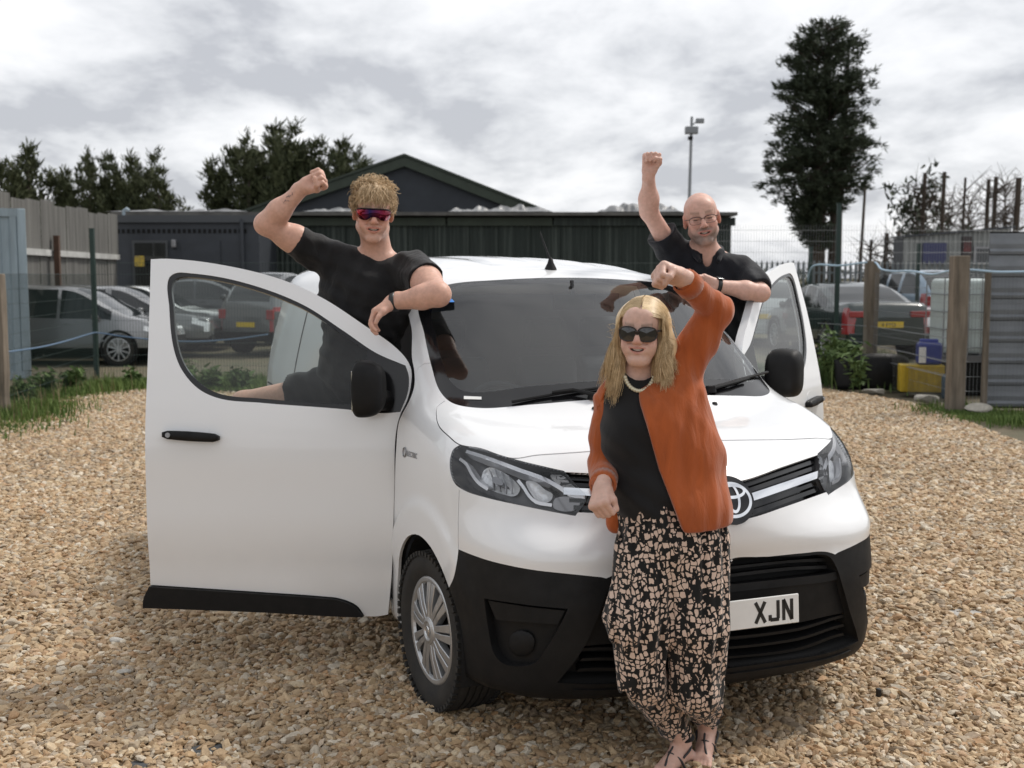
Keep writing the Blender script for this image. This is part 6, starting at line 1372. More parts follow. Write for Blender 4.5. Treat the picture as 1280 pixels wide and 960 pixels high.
def add_fist(S, wr, R, s=1.0, flip=1, curl=1.0):
    """wr wrist; columns of R: x to thumb side, y to back of the hand, z along the forearm"""
    T = lambda x, y, z: np.asarray(wr, float) + R @ (np.array((x * flip, y, z)) * s)
    C = lambda a, b, ra, rb, k: S.rc(T(*a), T(*b), ra * s, rb * s, k * s)
    C((0, 0, -.03), (0, .0, .012), .027, .026, .02)
    for x0, x1 in ((.024, .031), (.008, .011), (-.008, -.010), (-.022, -.029)): C((x0 * .8, .0, .012), (x1, .004, .082), .019, .0165, .014)
    C((.018, -.012, .018), (.040, -.022, .058), .019, .016, .014)
    for i, (x, ln, dz) in enumerate(((.032, .043, -.002), (.011, .046, .003), (-.010, .044, .0), (-.029, .036, -.008))):
        K = (x, .006, .088 + dz)
        if curl > .8: Pp = (x * .98, -.006 - ln * .86, .099 + dz * .6); Dp = (x * .95, -.008 - ln * .95, .070 + dz * .4); Tp = (x * .93, -.016, .060)
        else:
            a = curl * 1.1; Pp = (x, .006 - ln * math.sin(a), .088 + dz + ln * math.cos(a)); Dp = (x, Pp[1] - ln * .62 * math.sin(a * 2), Pp[2] + ln * .62 * math.cos(a * 2)); Tp = (x, Dp[1] - ln * .45 * math.sin(a * 2.6), Dp[2] + ln * .45 * math.cos(a * 2.6))
        C(K, Pp, .0112, .0103, .0035); C(Pp, Dp, .0100, .0092, .003); C(Dp, Tp, .0090, .0078, .003)
    if curl > .8: C((.040, -.022, .055), (.036, -.052, .076), .0145, .0118, .006); C((.036, -.052, .076), (.006, -.060, .079), .0118, .0095, .003)
    else: C((.040, -.020, .055), (.050, -.030, .088), .0140, .0112, .006); C((.050, -.030, .088), (.046, -.042, .112), .0108, .0088, .003)
def skin_ob(name, S, h, parent, material, colf, fine=None):
    V, F = S.mesh(h, fine=fine); o = mesh_ob(name, V, F, material, parent, True)
    col = colf(V); a = o.data.color_attributes.new('skin', 'FLOAT_COLOR', 'POINT'); a.data.foreach_set('color', np.c_[col, np.ones(len(col))].astype(np.float32).ravel()); return o
def skin_mat():
    m, t, b = new_mat('skin'); setp(b, rough=.48, spec=.4); b.inputs['Subsurface Weight'].default_value = .12; b.inputs['Subsurface Radius'].default_value = (.012, .005, .003); b.inputs['Subsurface Scale'].default_value = 1.0
    a = N(t, 'ShaderNodeAttribute', attribute_name='skin'); tc = N(t, 'ShaderNodeTexCoord'); n = N(t, 'ShaderNodeTexNoise'); n.inputs['Scale'].default_value = 60; n.inputs['Detail'].default_value = 6; t.links.new(tc.outputs['Object'], n.inputs['Vector'])
    r = N(t, 'ShaderNodeMapRange'); r.inputs['From Min'].default_value = .3; r.inputs['From Max'].default_value = .7; r.inputs['To Min'].default_value = .90; r.inputs['To Max'].default_value = 1.08; t.links.new(n.outputs['Fac'], r.inputs['Value']); mx = N(t, 'ShaderNodeVectorMath', operation='SCALE'); t.links.new(a.outputs['Color'], mx.inputs[0]); t.links.new(r.outputs[0], mx.inputs['Scale']); t.links.new(mx.outputs[0], b.inputs['Base Color'])
    n2 = N(t, 'ShaderNodeTexNoise'); n2.inputs['Scale'].default_value = 240; t.links.new(tc.outputs['Object'], n2.inputs['Vector']); bp = N(t, 'ShaderNodeBump'); bp.inputs['Distance'].default_value = .0012; bp.inputs['Strength'].default_value = .5; t.links.new(n2.outputs['Fac'], bp.inputs['Height']); t.links.new(bp.outputs[0], b.inputs['Normal'])
    return m
M_skin = skin_mat()
def cloth_mat(name, col, rough=.85, sheen=.3, fold=.006, fscale=7, weave=900, stretch=(1, 1, .35), col2=None):
    m, t, b = new_mat(name); setp(b, rough=rough, sheen=sheen, spec=.25); b.inputs['Base Color'].default_value = (*col, 1)
    tc = N(t, 'ShaderNodeTexCoord'); mp = N(t, 'ShaderNodeMapping'); mp.inputs['Scale'].default_value = stretch; t.links.new(tc.outputs['Object'], mp.inputs['Vector'])
    n = N(t, 'ShaderNodeTexNoise'); n.inputs['Scale'].default_value = fscale; n.inputs['Detail'].default_value = 3; n.inputs['Distortion'].default_value = .6; t.links.new(mp.outputs[0], n.inputs['Vector'])
    n2 = N(t, 'ShaderNodeTexNoise'); n2.inputs['Scale'].default_value = weave; t.links.new(tc.outputs['Object'], n2.inputs['Vector'])
    b1 = N(t, 'ShaderNodeBump'); b1.inputs['Distance'].default_value = fold; t.links.new(n.outputs['Fac'], b1.inputs['Height']); b2 = N(t, 'ShaderNodeBump'); b2.inputs['Distance'].default_value = .0006; t.links.new(n2.outputs['Fac'], b2.inputs['Height']); t.links.new(b1.outputs[0], b2.inputs['Normal']); t.links.new(b2.outputs[0], b.inputs['Normal'])
    r = N(t, 'ShaderNodeMapRange'); r.inputs['From Min'].default_value = .3; r.inputs['From Max'].default_value = .7; t.links.new(n.outputs['Fac'], r.inputs['Value'])
    mx = N(t, 'ShaderNodeMix', data_type='RGBA'); mx.inputs['A'].default_value = (*[c * .86 for c in col], 1); mx.inputs['B'].default_value = (*(col2 or [min(1, c * 1.12) for c in col]), 1); t.links.new(r.outputs[0], mx.inputs['Factor']); t.links.new(mx.outputs['Result'], b.inputs['Base Color'])
    return m
def folds(amp, dirs, seed):
    rg = np.random.default_rng(seed); K = [(np.asarray(d, float), rg.uniform(0, 6.28), rg.uniform(-.6, .6, 3)) for d in dirs]
    def f(p):
        o = 0
        for d, ph, wv in K: o = o + np.abs(np.sin(p @ d + ph + 1.2 * np.sin(p @ (wv * 14)))) ** 1.6
        return amp * (o / len(K) - .5)
    return f
def strands(name, roots, ctrl, r, material, parent, sides=3):
    """hair: each strand a thin tapered tube through its control points"""
    V = []; F = []; n0 = 0
    for P in ctrl:
        m = len(P); T = np.gradient(P, axis=0); T /= np.linalg.norm(T, axis=1)[:, None] + 1e-9; u = np.cross(T, np.array([.3, .7, .2])); u /= np.linalg.norm(u, axis=1)[:, None] + 1e-9; v = np.cross(T, u); tp = np.linspace(1, .35, m)[:, None] * r
        ring = np.stack([P + tp * (math.cos(a) * u + math.sin(a) * v) for a in np.linspace(0, 2 * math.pi, sides, endpoint=False)], 1); V.append(ring.reshape(-1, 3))
        i = np.arange(m - 1)[:, None] * sides; k = np.arange(sides)[None]; q = np.stack([i + k, i + (k + 1) % sides, i + sides + (k + 1) % sides, i + sides + k], -1).reshape(-1, 4); F.append(q + n0); n0 += m * sides
    return mesh_ob(name, np.vstack(V), np.vstack(F), material, parent, True)
def hair_mat(name, c1, c2, rough=.45):
    m, t, b = new_mat(name); setp(b, rough=rough, spec=.4); g = N(t, 'ShaderNodeNewGeometry'); n = N(t, 'ShaderNodeTexNoise'); n.inputs['Scale'].default_value = 30; t.links.new(g.outputs['Position'], n.inputs['Vector'])
    a = N(t, 'ShaderNodeMath', operation='MULTIPLY_ADD'); t.links.new(g.outputs['Random Per Island'], a.inputs[0]); a.inputs[1].default_value = .7; t.links.new(n.outputs['Fac'], a.inputs[2]); r = N(t, 'ShaderNodeMapRange'); r.inputs['From Min'].default_value = .4; r.inputs['From Max'].default_value = 1.25; t.links.new(a.outputs[0], r.inputs['Value'])
    mx = N(t, 'ShaderNodeMix', data_type='RGBA'); mx.inputs['A'].default_value = (*c1, 1); mx.inputs['B'].default_value = (*c2, 1); t.links.new(r.outputs[0], mx.inputs['Factor']); t.links.new(mx.outputs['Result'], b.inputs['Base Color']); return m
def W(px, py, Y): return at_y(px, py, Y)

def rebase(root, base):
    """put the empty at the thing's base without moving its parts"""
    b = Vector(base)
    for ch in root.children: ch.location = ch.location - b
    root.location = b
# ------------------------------------------------------------------ man in black t-shirt by the driver door
def teeth(T, R, s, parent, w=.024, z=-.0625, up=.006):
    mb = MB(); n = 9
    V = []; 
    for i in range(n):
        u = -1 + 2 * i / (n - 1)
        for zz in (z + .005 - .001 * abs(u), z - .0042): V.append(T(u * w, -.0900 + .0125 * u * u, zz + up * abs(u)**1.8))
    mb.add(V, [(2 * i, 2 * i + 2, 2 * i + 3, 2 * i + 1) for i in range(n - 1)]); return mb.build('teeth', bpy.data.materials.get('teeth_m') or mat('teeth_m', (.72, .68, .60), rough=.3), parent, True)
def man_one():
    Y = 5.15; root = empty('person', tuple(W(455, 480, Y)[:2]) + (.42,)); tag(root, 'person in black t-shirt and red visor sunglasses flexing one arm behind the open van door', 'person')
    root.location = (0, 0, 0)
    S = SDF(); hc = W(466.5, 266.5, 5.42); R = rotm(.16, .10, .05); sc = 1.10
    T = add_head(S, hc, R, sc, 'm', .55, 1.02)
    nb = W(476, 337, 5.50); S.rc(T(0, .022, -.055), nb, .060 * sc, .070, .03)
    sR, sL = W(398, 317, 5.50), W(519, 338, 5.42); ch = W(458, 372, 5.53); wa = W(450, 452, 5.58); hp = W(440, 490, 5.62)
    S.rc(nb, (sR + nb) / 2, .07, .07, .05); S.rc(nb, (sL + nb) / 2, .07, .07, .05); S.ell(ch, (.20, .125, .20), None, .06); S.rc(ch, wa, .16, .15, .05); S.rc(wa, hp, .15, .16, .05)
    # raised right arm
    el = W(332, 280, 5.36); wr = W(381, 233, 5.32)
    S.rc(sR, sR + (el - sR) * .4, .066, .061, .03); S.rc(sR + (el - sR) * .4, el, .060, .045, .03); S.ell(sR + (el - sR) * .52 + np.array([0, 0, .008]), (.075, .052, .053), None, .04)
    fa = el + (wr - el) * .35; S.rc(el, fa, .045, .047, .04); S.rc(fa, wr, .047, .029, .04)
    zf = W(401, 219, 5.29) - wr; add_fist(S, wr, frame(zf / np.linalg.norm(zf) + np.array([.35, 0, -.05]), (.25, -.2, -.95)), 1.08, 1)
    # left arm folded over the pillar
    e2 = W(548, 368, 5.10); w2 = W(490, 378, 5.16); S.rc(sL, e2, .074, .054, .03); S.ell((sL + e2) / 2, (.07, .065, .075), None, .03); f2 = e2 + (w2 - e2) * .35; S.rc(e2, f2, .053, .053, .02); S.rc(f2, w2, .053, .032, .02)
    zf = W(467, 396, 5.14) - w2; add_fist(S, w2, frame(zf, (.35, -.8, .6)), 1.05, 1, .55)
    # legs: left on the van floor, right thigh swung out
    hR, hL = hp + np.array([-.10, -.02, 0]), hp + np.array([.10, .02, 0]); kn = W(305, 506, 5.66); an = kn + np.array([.10, .10, -.47]); S.rc(hR, kn, .098, .066, .05); S.rc(kn, kn + (an - kn) * .3, .064, .062, .03); S.rc(kn + (an - kn) * .3, an, .062, .040, .03); S.rc(an, an + np.array([-.06, -.16, -.05]), .042, .034, .02)
    kl = hL + np.array([.04, .06, -.44]); al = hL + np.array([.05, .12, -.88]); S.rc(hL, kl, .098, .064, .05); S.rc(kl, al, .062, .040, .03); S.rc(al, al + np.array([.0, -.15, -.05]), .042, .034, .02)
    base = (.60, .355, .27)
    body = skin_ob('body', S, .0050, root, M_skin, lambda V: face_cols(V, hc, R, sc, base, .12, 1.0, .55), (hc, np.array([.10, .13, .14]) * sc, 1.75))
    teeth(T, R, sc, root)
    # tattoo lines on the forearm: dark ink dashes lying on the skin
    # T-shirt
    C = SDF(); C.rc(nb + np.array([0, .0, -.030]), (sR * .75 + nb * .25) + np.array([0, 0, -.010]), .090, .09, .05); C.rc(nb + np.array([0, 0, -.030]), (sL * .75 + nb * .25) + np.array([0, 0, -.010]), .090, .09, .05); C.ell(ch + np.array([0, 0, -.01]), (.232, .15, .215), None, .07)
    C.rc(ch, wa + np.array([0, 0, -.0]), .185, .185, .06); C.rc(wa, wa + np.array([-.01, 0, -.06]), .187, .19, .05); C.rc(sR, sR + (el - sR) * .40, .084, .078, .05); C.rc(sL, sL + (e2 - sL) * .62, .090, .088, .05)
    C.disp(folds(.020, [(22, 4, 30), (14, -6, 46), (34, 3, -16), (40, 10, 24)], 3), ch, .62)
    # openings: neck and sleeve ends
    C.rc(T(0, .02, -.075), nb + np.array([.0, -.006, .022]), .066 * sc, .074, .006, 's'); d1 = (el - sR) / np.linalg.norm(el - sR); q = sR + d1 * .148; C.rc(q + d1 * .10, q + d1 * .2, .13, .13, .004, 's'); d2 = (e2 - sL) / np.linalg.norm(e2 - sL); q = sL + d2 * .178; C.rc(q + d2 * .10, q + d2 * .2, .13, .13, .004, 's')
    V, F = C.mesh(.007); mesh_ob('t_shirt', V, F, cloth_mat('black_jersey', (.009, .009, .010), .75, .12, .016, 9, 900, (1, 1, .5)), root, True)
    C = SDF(); C.rc(wa + np.array([0, 0, -.04]), hp, .18, .185, .05); C.rc(hR, hR + (kn - hR) * .36, .125, .120, .05); C.rc(hL, hL + (kl - hL) * .75, .125, .12, .05); C.disp(folds(.012, [(24, 10, 30), (40, -8, 14)], 5), hp, .6); d3 = (kn - hR) / np.linalg.norm(kn - hR); q = hR + d3 * (np.linalg.norm(kn - hR) * .34 + .14); C.rc(q, q + d3 * .1, .14, .14, .004, 's')
    V, F = C.mesh(.008); mesh_ob('shorts', V, F, cloth_mat('black_shorts', (.010, .010, .011), .8, .15, .008, 8), root, True)
    # hair: tousled crop
    rg = np.random.default_rng(4); Mh = hair_mat('sandy_hair', (.33, .22, .11), (.80, .61, .39)); st = []
    H = SDF(); H.ell(T(0, .018, .048), np.array((.078, .098, .079)) * sc, R, .01); H.ell(T(0, -.045, .095), np.array((.062, .045, .030)) * sc, R, .03)
    H.box(T(0, -.100, -.050), np.array((.15, .085, .105)) * sc, .02, R, .015, 's'); H.box(T(0, .03, -.125), np.array((.15, .15, .10)) * sc, .02, R, .015, 's'); H.disp(lambda p: .008 * np.sin(p[..., 0] * 190) * np.sin(p[..., 1] * 170 + 1) * np.sin(p[..., 2] * 180), hc, .3)
    V, F = H.mesh(.005); hr = mesh_ob('hair', V, F, Mh, root, True)
    for k in range(3000):
        a = rg.uniform(0, 6.28); z = rg.uniform(-.45, 1); rr = math.sqrt(max(0, 1 - z * z)); n = np.array([math.cos(a) * rr, math.sin(a) * rr, z]); p = np.array([n[0] * .079, .018 + n[1] * .099, .048 + n[2] * .083])
        if p[1] < -.050 and p[2] < .070: continue
        fw = np.array([rg.normal(0, .5), -.6 if p[2] > .06 else -.1, .2]) ; d = n * .8 + fw * .6 + rg.normal(0, .35, 3); d /= np.linalg.norm(d); l = rg.uniform(.016, .040) * (1.25 if p[2] > .09 else .75); b = np.cross(d, rg.normal(0, 1, 3)); b2 = np.cross(d, b); P = np.array([p, p + d * l * .3 + b * .006, p + d * l * .6 + b2 * .006, p + d * l * .85 - b * .006 - np.array([0, .003, .003]), p + d * l - b2 * .004 - np.array([0, .006, .008])]); st.append(np.array([T(*q) for q in P]))
    for k in range(620):
        x = rg.uniform(-.062, .062); p = np.array([x, -.066 - .014 * (1 - (x / .062)**2) + rg.normal(0, .006), .088 + rg.normal(0, .014)]); l = rg.uniform(.03, .056); d = np.array([rg.normal(0, .45), -.55, -.75]); d /= np.linalg.norm(d); P = np.array([p, p + d * l * .4 + np.array([0, -.006, .004]), p + d * l * .8, p + d * l + np.array([rg.normal(0, .006), .004, .001])]); st.append(np.array([T(*q) for q in P]))
    strands('hair_locks', None, st, .0019, Mh, hr)
    # visor sunglasses
    m, t, b = new_mat('visor_mirror'); setp(b, rough=.06, metal=.85); tc = N(t, 'ShaderNodeTexCoord'); sp = N(t, 'ShaderNodeSeparateXYZ'); t.links.new(tc.outputs['Object'], sp.inputs[0]); mr = N(t, 'ShaderNodeMapRange'); mr.inputs['From Min'].default_value = hc[0] - .075; mr.inputs['From Max'].default_value = hc[0] + .06; t.links.new(sp.outputs['X'], mr.inputs['Value']); rp = N(t, 'ShaderNodeValToRGB'); t.links.new(mr.outputs[0], rp.inputs[0]); e = rp.color_ramp.elements; e[0].color = (.50, .02, .02, 1); e[1].color = (.16, .012, .03, 1); e.new(.30).color = (.16, .01, .03, 1); e.new(.55).color = (.015, .012, .06, 1); t.links.new(rp.outputs[0], b.inputs['Base Color'])
    up = [(-.070, .0165), (-.05, .021), (-.02, .022), (.02, .022), (.05, .021), (.070, .0165)]; lo = [(-.070, -.006), (-.058, -.021), (-.030, -.024), (-.012, -.012), (.012, -.012), (.030, -.024), (.058, -.021), (.070, -.006)]
    A = spline(up, n=6); B_ = spline(lo, n=6); n = 34; A = np.stack([np.linspace(-.070, .070, n), np.interp(np.linspace(-.07, .07, n), A[:, 0], A[:, 1])], 1); Bq = np.stack([np.linspace(-.070, .070, n), np.interp(np.linspace(-.07, .07, n), B_[:, 0], B_[:, 1])], 1)
    yf = lambda x: -.118 + .055 * (abs(x) / .07)**2.2
    V = [T(x, yf(x) + .002, z) for x, z in A] + [T(x, yf(x), z) for x, z in (A + Bq) / 2] + [T(x, yf(x) + .003, z) for x, z in Bq]
    gl = mesh_ob('sunglasses', V, [(k * n + i, k * n + i + 1, (k + 1) * n + i + 1, (k + 1) * n + i) for k in range(2) for i in range(n - 1)], m, root, True); gl.modifiers.new('t', 'SOLIDIFY').thickness = .002
    MB().tube([T(x, yf(x) + .001, z + .001) for x, z in A], .0028, 6).build('frame_bar', M_gloss, gl, True)
    for q in (-1, 1): MB().tube([T(q * .070, yf(.07) + .002, .010), T(q * .078, -.02, .010), T(q * .079, .03, .006)], .003, 6).build('temple_arm', M_gloss, gl, True)
    # wrist band
    d = (w2 - e2) / np.linalg.norm(w2 - e2); Rb = frame(d, (0, 0, 1)); c = w2 - d * .012; MB().lathe([(.034, -.011), (.0425, -.010), (.0425, .010), (.034, .011)], 24).build('wrist_band', M_ink, root, True); wb = bpy.data.objects['wrist_band']; wb.matrix_local = Matrix.Translation(c) @ Matrix([list(r) for r in Rb]).to_4x4()
    # tattoo marks along the raised forearm
    dd = (wr - el) / np.linalg.norm(wr - el); nrm = np.array([-.45, -.85, .3]); nrm = nrm - dd * (nrm @ dd); nrm /= np.linalg.norm(nrm); sd_ = np.cross(dd, nrm); ink = MB()
    for i in range(26):
        u = .18 + .62 * i / 26; rr = .0465 if u < .35 else .047 - .018 * (u - .35) / .65; o = rg.normal(0, .12); p = el + (wr - el) * u + (nrm * math.cos(o + .35) + sd_ * math.sin(o + .35)) * (rr + .0012); a1 = dd * rg.uniform(-.006, .006) + sd_ * rg.uniform(-.008, .008); ink.tube([p - a1, p + a1 * .2 + nrm * .0005, p + a1], .0011, 4)
    rebase_base = W(440, 620, 5.26); 
    tt = ink.build('tattoo', mat('tattoo_ink', (.06, .065, .075), rough=.6), body); tt['kind'] = 'stuff'; rebase(root, (hp[0], hp[1], al[2] - .09))

# ------------------------------------------------------------------ bald man with glasses beyond the roof
def man_two():
    root = empty('person', (0, 0, 0)); tag(root, 'bald person in glasses and dark polo raising a fist beyond the van roof', 'person')
    S = SDF(); hc = W(877, 273.5, 6.28); R = rotm(-.10, .06, -.17); sc = 1.17
    T = add_head(S, hc, R, sc, 'm', .6, 1.04)
    nb = W(882, 321, 6.38); S.rc(T(0, .022, -.055), nb, .058 * sc, .066, .03)
    sR, sL = W(842, 317, 6.40), W(930, 341, 6.34); ch = W(887, 372, 6.44); wa = ch + np.array([0, .03, -.32]); hp = wa + np.array([0, .02, -.16])
    S.rc(nb, (sR + nb) / 2, .066, .066, .05); S.rc(nb, (sL + nb) / 2, .066, .066, .05); S.ell(ch, (.19, .13, .20), None, .06); S.rc(ch, wa, .165, .165, .05); S.rc(wa, hp, .165, .165, .05)
    el = W(811, 264, 6.28); wr = W(811, 216, 6.14)
    S.rc(sR, el, .058, .043, .04); fa = el + (wr - el) * .32; S.rc(el, fa, .043, .045, .04); S.rc(fa, wr, .045, .029, .05)
    zf = np.array([.12, -.15, 1.0]); add_fist(S, wr, frame(zf, (1.0, .1, 0)), 1.02, 1)
    e2 = W(951, 366, 6.16); w2 = W(896, 357, 6.10); S.rc(sL, e2, .064, .047, .03); f2 = e2 + (w2 - e2) * .35; S.rc(e2, f2, .047, .049, .02); S.rc(f2, w2, .049, .030, .02)
    zf = W(868, 350, 6.08) - w2; add_fist(S, w2, frame(zf, (-.2, -.35, .9)), 1.0, -1, .5)
    hR, hL = hp + np.array([-.10, 0, 0]), hp + np.array([.10, 0, 0])
    for hq, kx in ((hR, -.02), (hL, .02)):
        kn = hq + np.array([kx, -.02, -.43]); an = kn + np.array([0, .03, -.42]); S.rc(hq, kn, .098, .062, .05); S.rc(kn, an, .060, .04, .03); S.rc(an, an + np.array([0, -.14, -.05]), .042, .035, .02)
    base = (.61, .37, .295)
    body = skin_ob('body', S, .0050, root, M_skin, lambda V: face_cols(V, hc, R, sc, base, .95, 1.0, .6), (hc, np.array([.10, .13, .14]) * sc, 1.75)); teeth(T, R, sc, root, .022, -.0620)
    C = SDF(); C.rc(nb + np.array([0, .0, -.030]), (sR * .75 + nb * .25) + np.array([0, 0, -.012]), .090, .086, .05); C.rc(nb + np.array([0, 0, -.030]), (sL * .75 + nb * .25) + np.array([0, 0, -.012]), .090, .086, .05); C.ell(ch + np.array([0, 0, .01]), (.222, .155, .215), None, .07); C.rc(ch, wa, .195, .19, .06); C.rc(wa, hp, .19, .18, .05); C.rc(sR, sR + (el - sR) * .45, .085, .086, .05); C.rc(sL, sL + (e2 - sL) * .72, .084, .084, .05)
    C.disp(folds(.016, [(22, 4, 20), (36, -6, 30), (40, 3, -16)], 8), ch, .6)
    C.rc(T(0, .02, -.075), nb + np.array([.0, -.006, .030]), .060 * sc, .066, .005, 's'); C.ell(nb + np.array([-.004, -.095, .000]), (.026, .06, .062), None, .012, 's')
    d1 = (el - sR) / np.linalg.norm(el - sR); q = sR + d1 * .150; C.rc(q + d1 * .10, q + d1 * .2, .13, .13, .004, 's'); d2 = (e2 - sL) / np.linalg.norm(e2 - sL); q = sL + d2 * .205; C.rc(q + d2 * .10, q + d2 * .2, .13, .13, .004, 's')
    V, F = C.mesh(.007); polo = mesh_ob('polo_shirt', V, F, cloth_mat('navy_pique', (.007, .008, .012), .8, .15, .010, 9), root, True)
    # turned-down collar
    K = SDF()
    aa = np.radians(np.linspace(22, 338, 22)); K.chain([nb + np.array([.082 * math.sin(a), .004 - .086 * math.cos(a), .070 - .062 * (1 + math.cos(a)) / 2]) for a in aa], [.010] + [.0165] * 20 + [.010], .012)
    for q in (-1, 1): K.chain([nb + np.array([q * .075, -.055, .022]), nb + np.array([q * .052, -.112, -.022])], [.020, .011], .02)
    V, F = K.mesh(.005); mesh_ob('collar', V, F, bpy.data.materials['navy_pique'], polo, True)
    C = SDF(); C.rc(wa + np.array([0, 0, -.08]), hp, .175, .182, .05)
    for hq, kx in ((hR, -.02), (hL, .02)): C.rc(hq, hq + np.array([kx, 0, -.80]), .125, .08, .05)
    V, F = C.mesh(.012); mesh_ob('trousers', V, F, cloth_mat('dark_trousers', (.02, .02, .024), .85), root, True)
    # close-cropped side hair: thin darker cap at the back and sides
    H = SDF(); H.ell(T(0, .016, .034), np.array((.0772, .0985, .0835)) * sc, R, .01); H.box(T(0, -.07, .05), np.array((.2, .115, .2)) * sc, .02, R, .02, 's'); H.box(T(0, .02, .135), np.array((.2, .2, .06)) * sc, .02, R, .03, 's'); H.box(T(0, .02, -.15), np.array((.2, .2, .12)) * sc, .02, R, .02, 's')
    V, F = H.mesh(.005); mesh_ob('hair', V, F, mat('cropped_hair', (.20, .13, .10), rough=.8, var=.4, vscale=300), root, True)
    # glasses
    Mg = mat('thin_frame', (.012, .008, .008), rough=.3); gl = None
    for q in (-1, 1):
        P = [T(q * .0335 + .027 * math.copysign(abs(math.cos(a))**.6, math.cos(a)), -.106 + .010 * (abs(q * .0335 + .027 * math.cos(a)) / .06)**2, -.004 + .0165 * math.copysign(abs(math.sin(a))**.7, math.sin(a))) for a in np.linspace(0, 2 * math.pi, 33)]
        o = MB().tube(P, .0011, 6, False).build('glasses' if gl is None else 'rim', Mg, gl or root, True)
        MB().tube([p for p in P[1:16]], .0020, 6, False).build('brow_bar', Mg, o if gl is None else gl, True)
        if gl is None: gl = o
        mesh_ob('lens', [p for p in P[:-1]], [tuple(range(32))], glass_mat('spec_lens_%d' % q, (.93, .93, .93), 1.4), gl)
        MB().tube([T(q * .0605, -.097, .006), T(q * .077, -.05, .006), T(q * .0785, .02, .004)], .0018, 6).build('temple_arm', Mg, gl, True)
    MB().tube([T(-.008, -.107, .002), T(0, -.110, .005), T(.008, -.107, .002)], .0016, 6).build('bridge', Mg, gl, True)
    # watch
    d = (w2 - e2) / np.linalg.norm(w2 - e2); Rb = frame(d, (0, -.3, 1)); wt = empty('watch', (0, 0, 0), 0, root); wt.matrix_local = Matrix.Translation(w2 - d * .006) @ Matrix([list(r) for r in Rb]).to_4x4(); MB().lathe([(.033, -.011), (.0395, -.010), (.0395, .010), (.033, .011)], 24).build('strap', M_ink, wt, True); MB().box(.036, .046, -.018, .018, -.018, .018).build('watch_case', mat('watch_case', (.05, .055, .06), rough=.2, metal=.4), wt, bevel=.004); rebase(root, (hp[0], hp[1], hp[2] - .95))
# ------------------------------------------------------------------ woman leaning on the bonnet
def trouser_mat():
    m, t, b = new_mat('patterned_viscose'); setp(b, rough=.8, spec=.2, sheen=.15); tc = N(t, 'ShaderNodeTexCoord'); nz = N(t, 'ShaderNodeTexNoise'); nz.inputs['Scale'].default_value = 24; t.links.new(tc.outputs['Object'], nz.inputs['Vector'])
    sb = N(t, 'ShaderNodeVectorMath', operation='SCALE'); sb.inputs['Scale'].default_value = .032; t.links.new(nz.outputs['Color'], sb.inputs[0]); ad = N(t, 'ShaderNodeVectorMath', operation='ADD'); t.links.new(tc.outputs['Object'], ad.inputs[0]); t.links.new(sb.outputs[0], ad.inputs[1])
    mp = N(t, 'ShaderNodeMapping'); mp.inputs['Scale'].default_value = (1, .45, .74); mp.inputs['Rotation'].default_value = (0, .12, 0); t.links.new(ad.outputs[0], mp.inputs['Vector'])
    vs_ = []
    for ft in ('F1', 'F2'):
        v = N(t, 'ShaderNodeTexVoronoi', feature=ft, distance='CHEBYCHEV'); v.inputs['Scale'].default_value = 60; v.inputs['Randomness'].default_value = .78; t.links.new(mp.outputs[0], v.inputs['Vector']); vs_.append(v)
    df = N(t, 'ShaderNodeMath', operation='SUBTRACT'); t.links.new(vs_[1].outputs['Distance'], df.inputs[0]); t.links.new(vs_[0].outputs['Distance'], df.inputs[1])
    sp = N(t, 'ShaderNodeSeparateColor'); t.links.new(vs_[0].outputs['Color'], sp.inputs[0])
    th = N(t, 'ShaderNodeMath', operation='MULTIPLY_ADD'); t.links.new(sp.outputs[1], th.inputs[0]); th.inputs[1].default_value = .13; th.inputs[2].default_value = .125
    gt = N(t, 'ShaderNodeMath', operation='GREATER_THAN'); t.links.new(df.outputs[0], gt.inputs[0]); t.links.new(th.outputs[0], gt.inputs[1])
    dr = N(t, 'ShaderNodeMath', operation='GREATER_THAN'); t.links.new(sp.outputs[0], dr.inputs[0]); dr.inputs[1].default_value = .05
    rn = N(t, 'ShaderNodeMath', operation='LESS_THAN'); t.links.new(vs_[0].outputs['Distance'], rn.inputs[0]); rn.inputs[1].default_value = .50
    m_a = N(t, 'ShaderNodeMath', operation='MULTIPLY'); t.links.new(gt.outputs[0], m_a.inputs[0]); t.links.new(dr.outputs[0], m_a.inputs[1]); ml = N(t, 'ShaderNodeMath', operation='MULTIPLY'); t.links.new(m_a.outputs[0], ml.inputs[0]); t.links.new(rn.outputs[0], ml.inputs[1])
    mx = N(t, 'ShaderNodeMix', data_type='RGBA'); mx.inputs['A'].default_value = (.010, .010, .010, 1); mx.inputs['B'].default_value = (.62, .47, .38, 1); t.links.new(ml.outputs[0], mx.inputs['Factor']); t.links.new(mx.outputs['Result'], b.inputs['Base Color'])
    w2 = N(t, 'ShaderNodeTexNoise'); w2.inputs['Scale'].default_value = 9; m2 = N(t, 'ShaderNodeMapping'); m2.inputs['Scale'].default_value = (1.6, 1.6, .3); t.links.new(tc.outputs['Object'], m2.inputs['Vector']); t.links.new(m2.outputs[0], w2.inputs['Vector']); bp = N(t, 'ShaderNodeBump'); bp.inputs['Distance'].default_value = .02; t.links.new(w2.outputs['Fac'], bp.inputs['Height']); t.links.new(bp.outputs[0], b.inputs['Normal'])
    return m
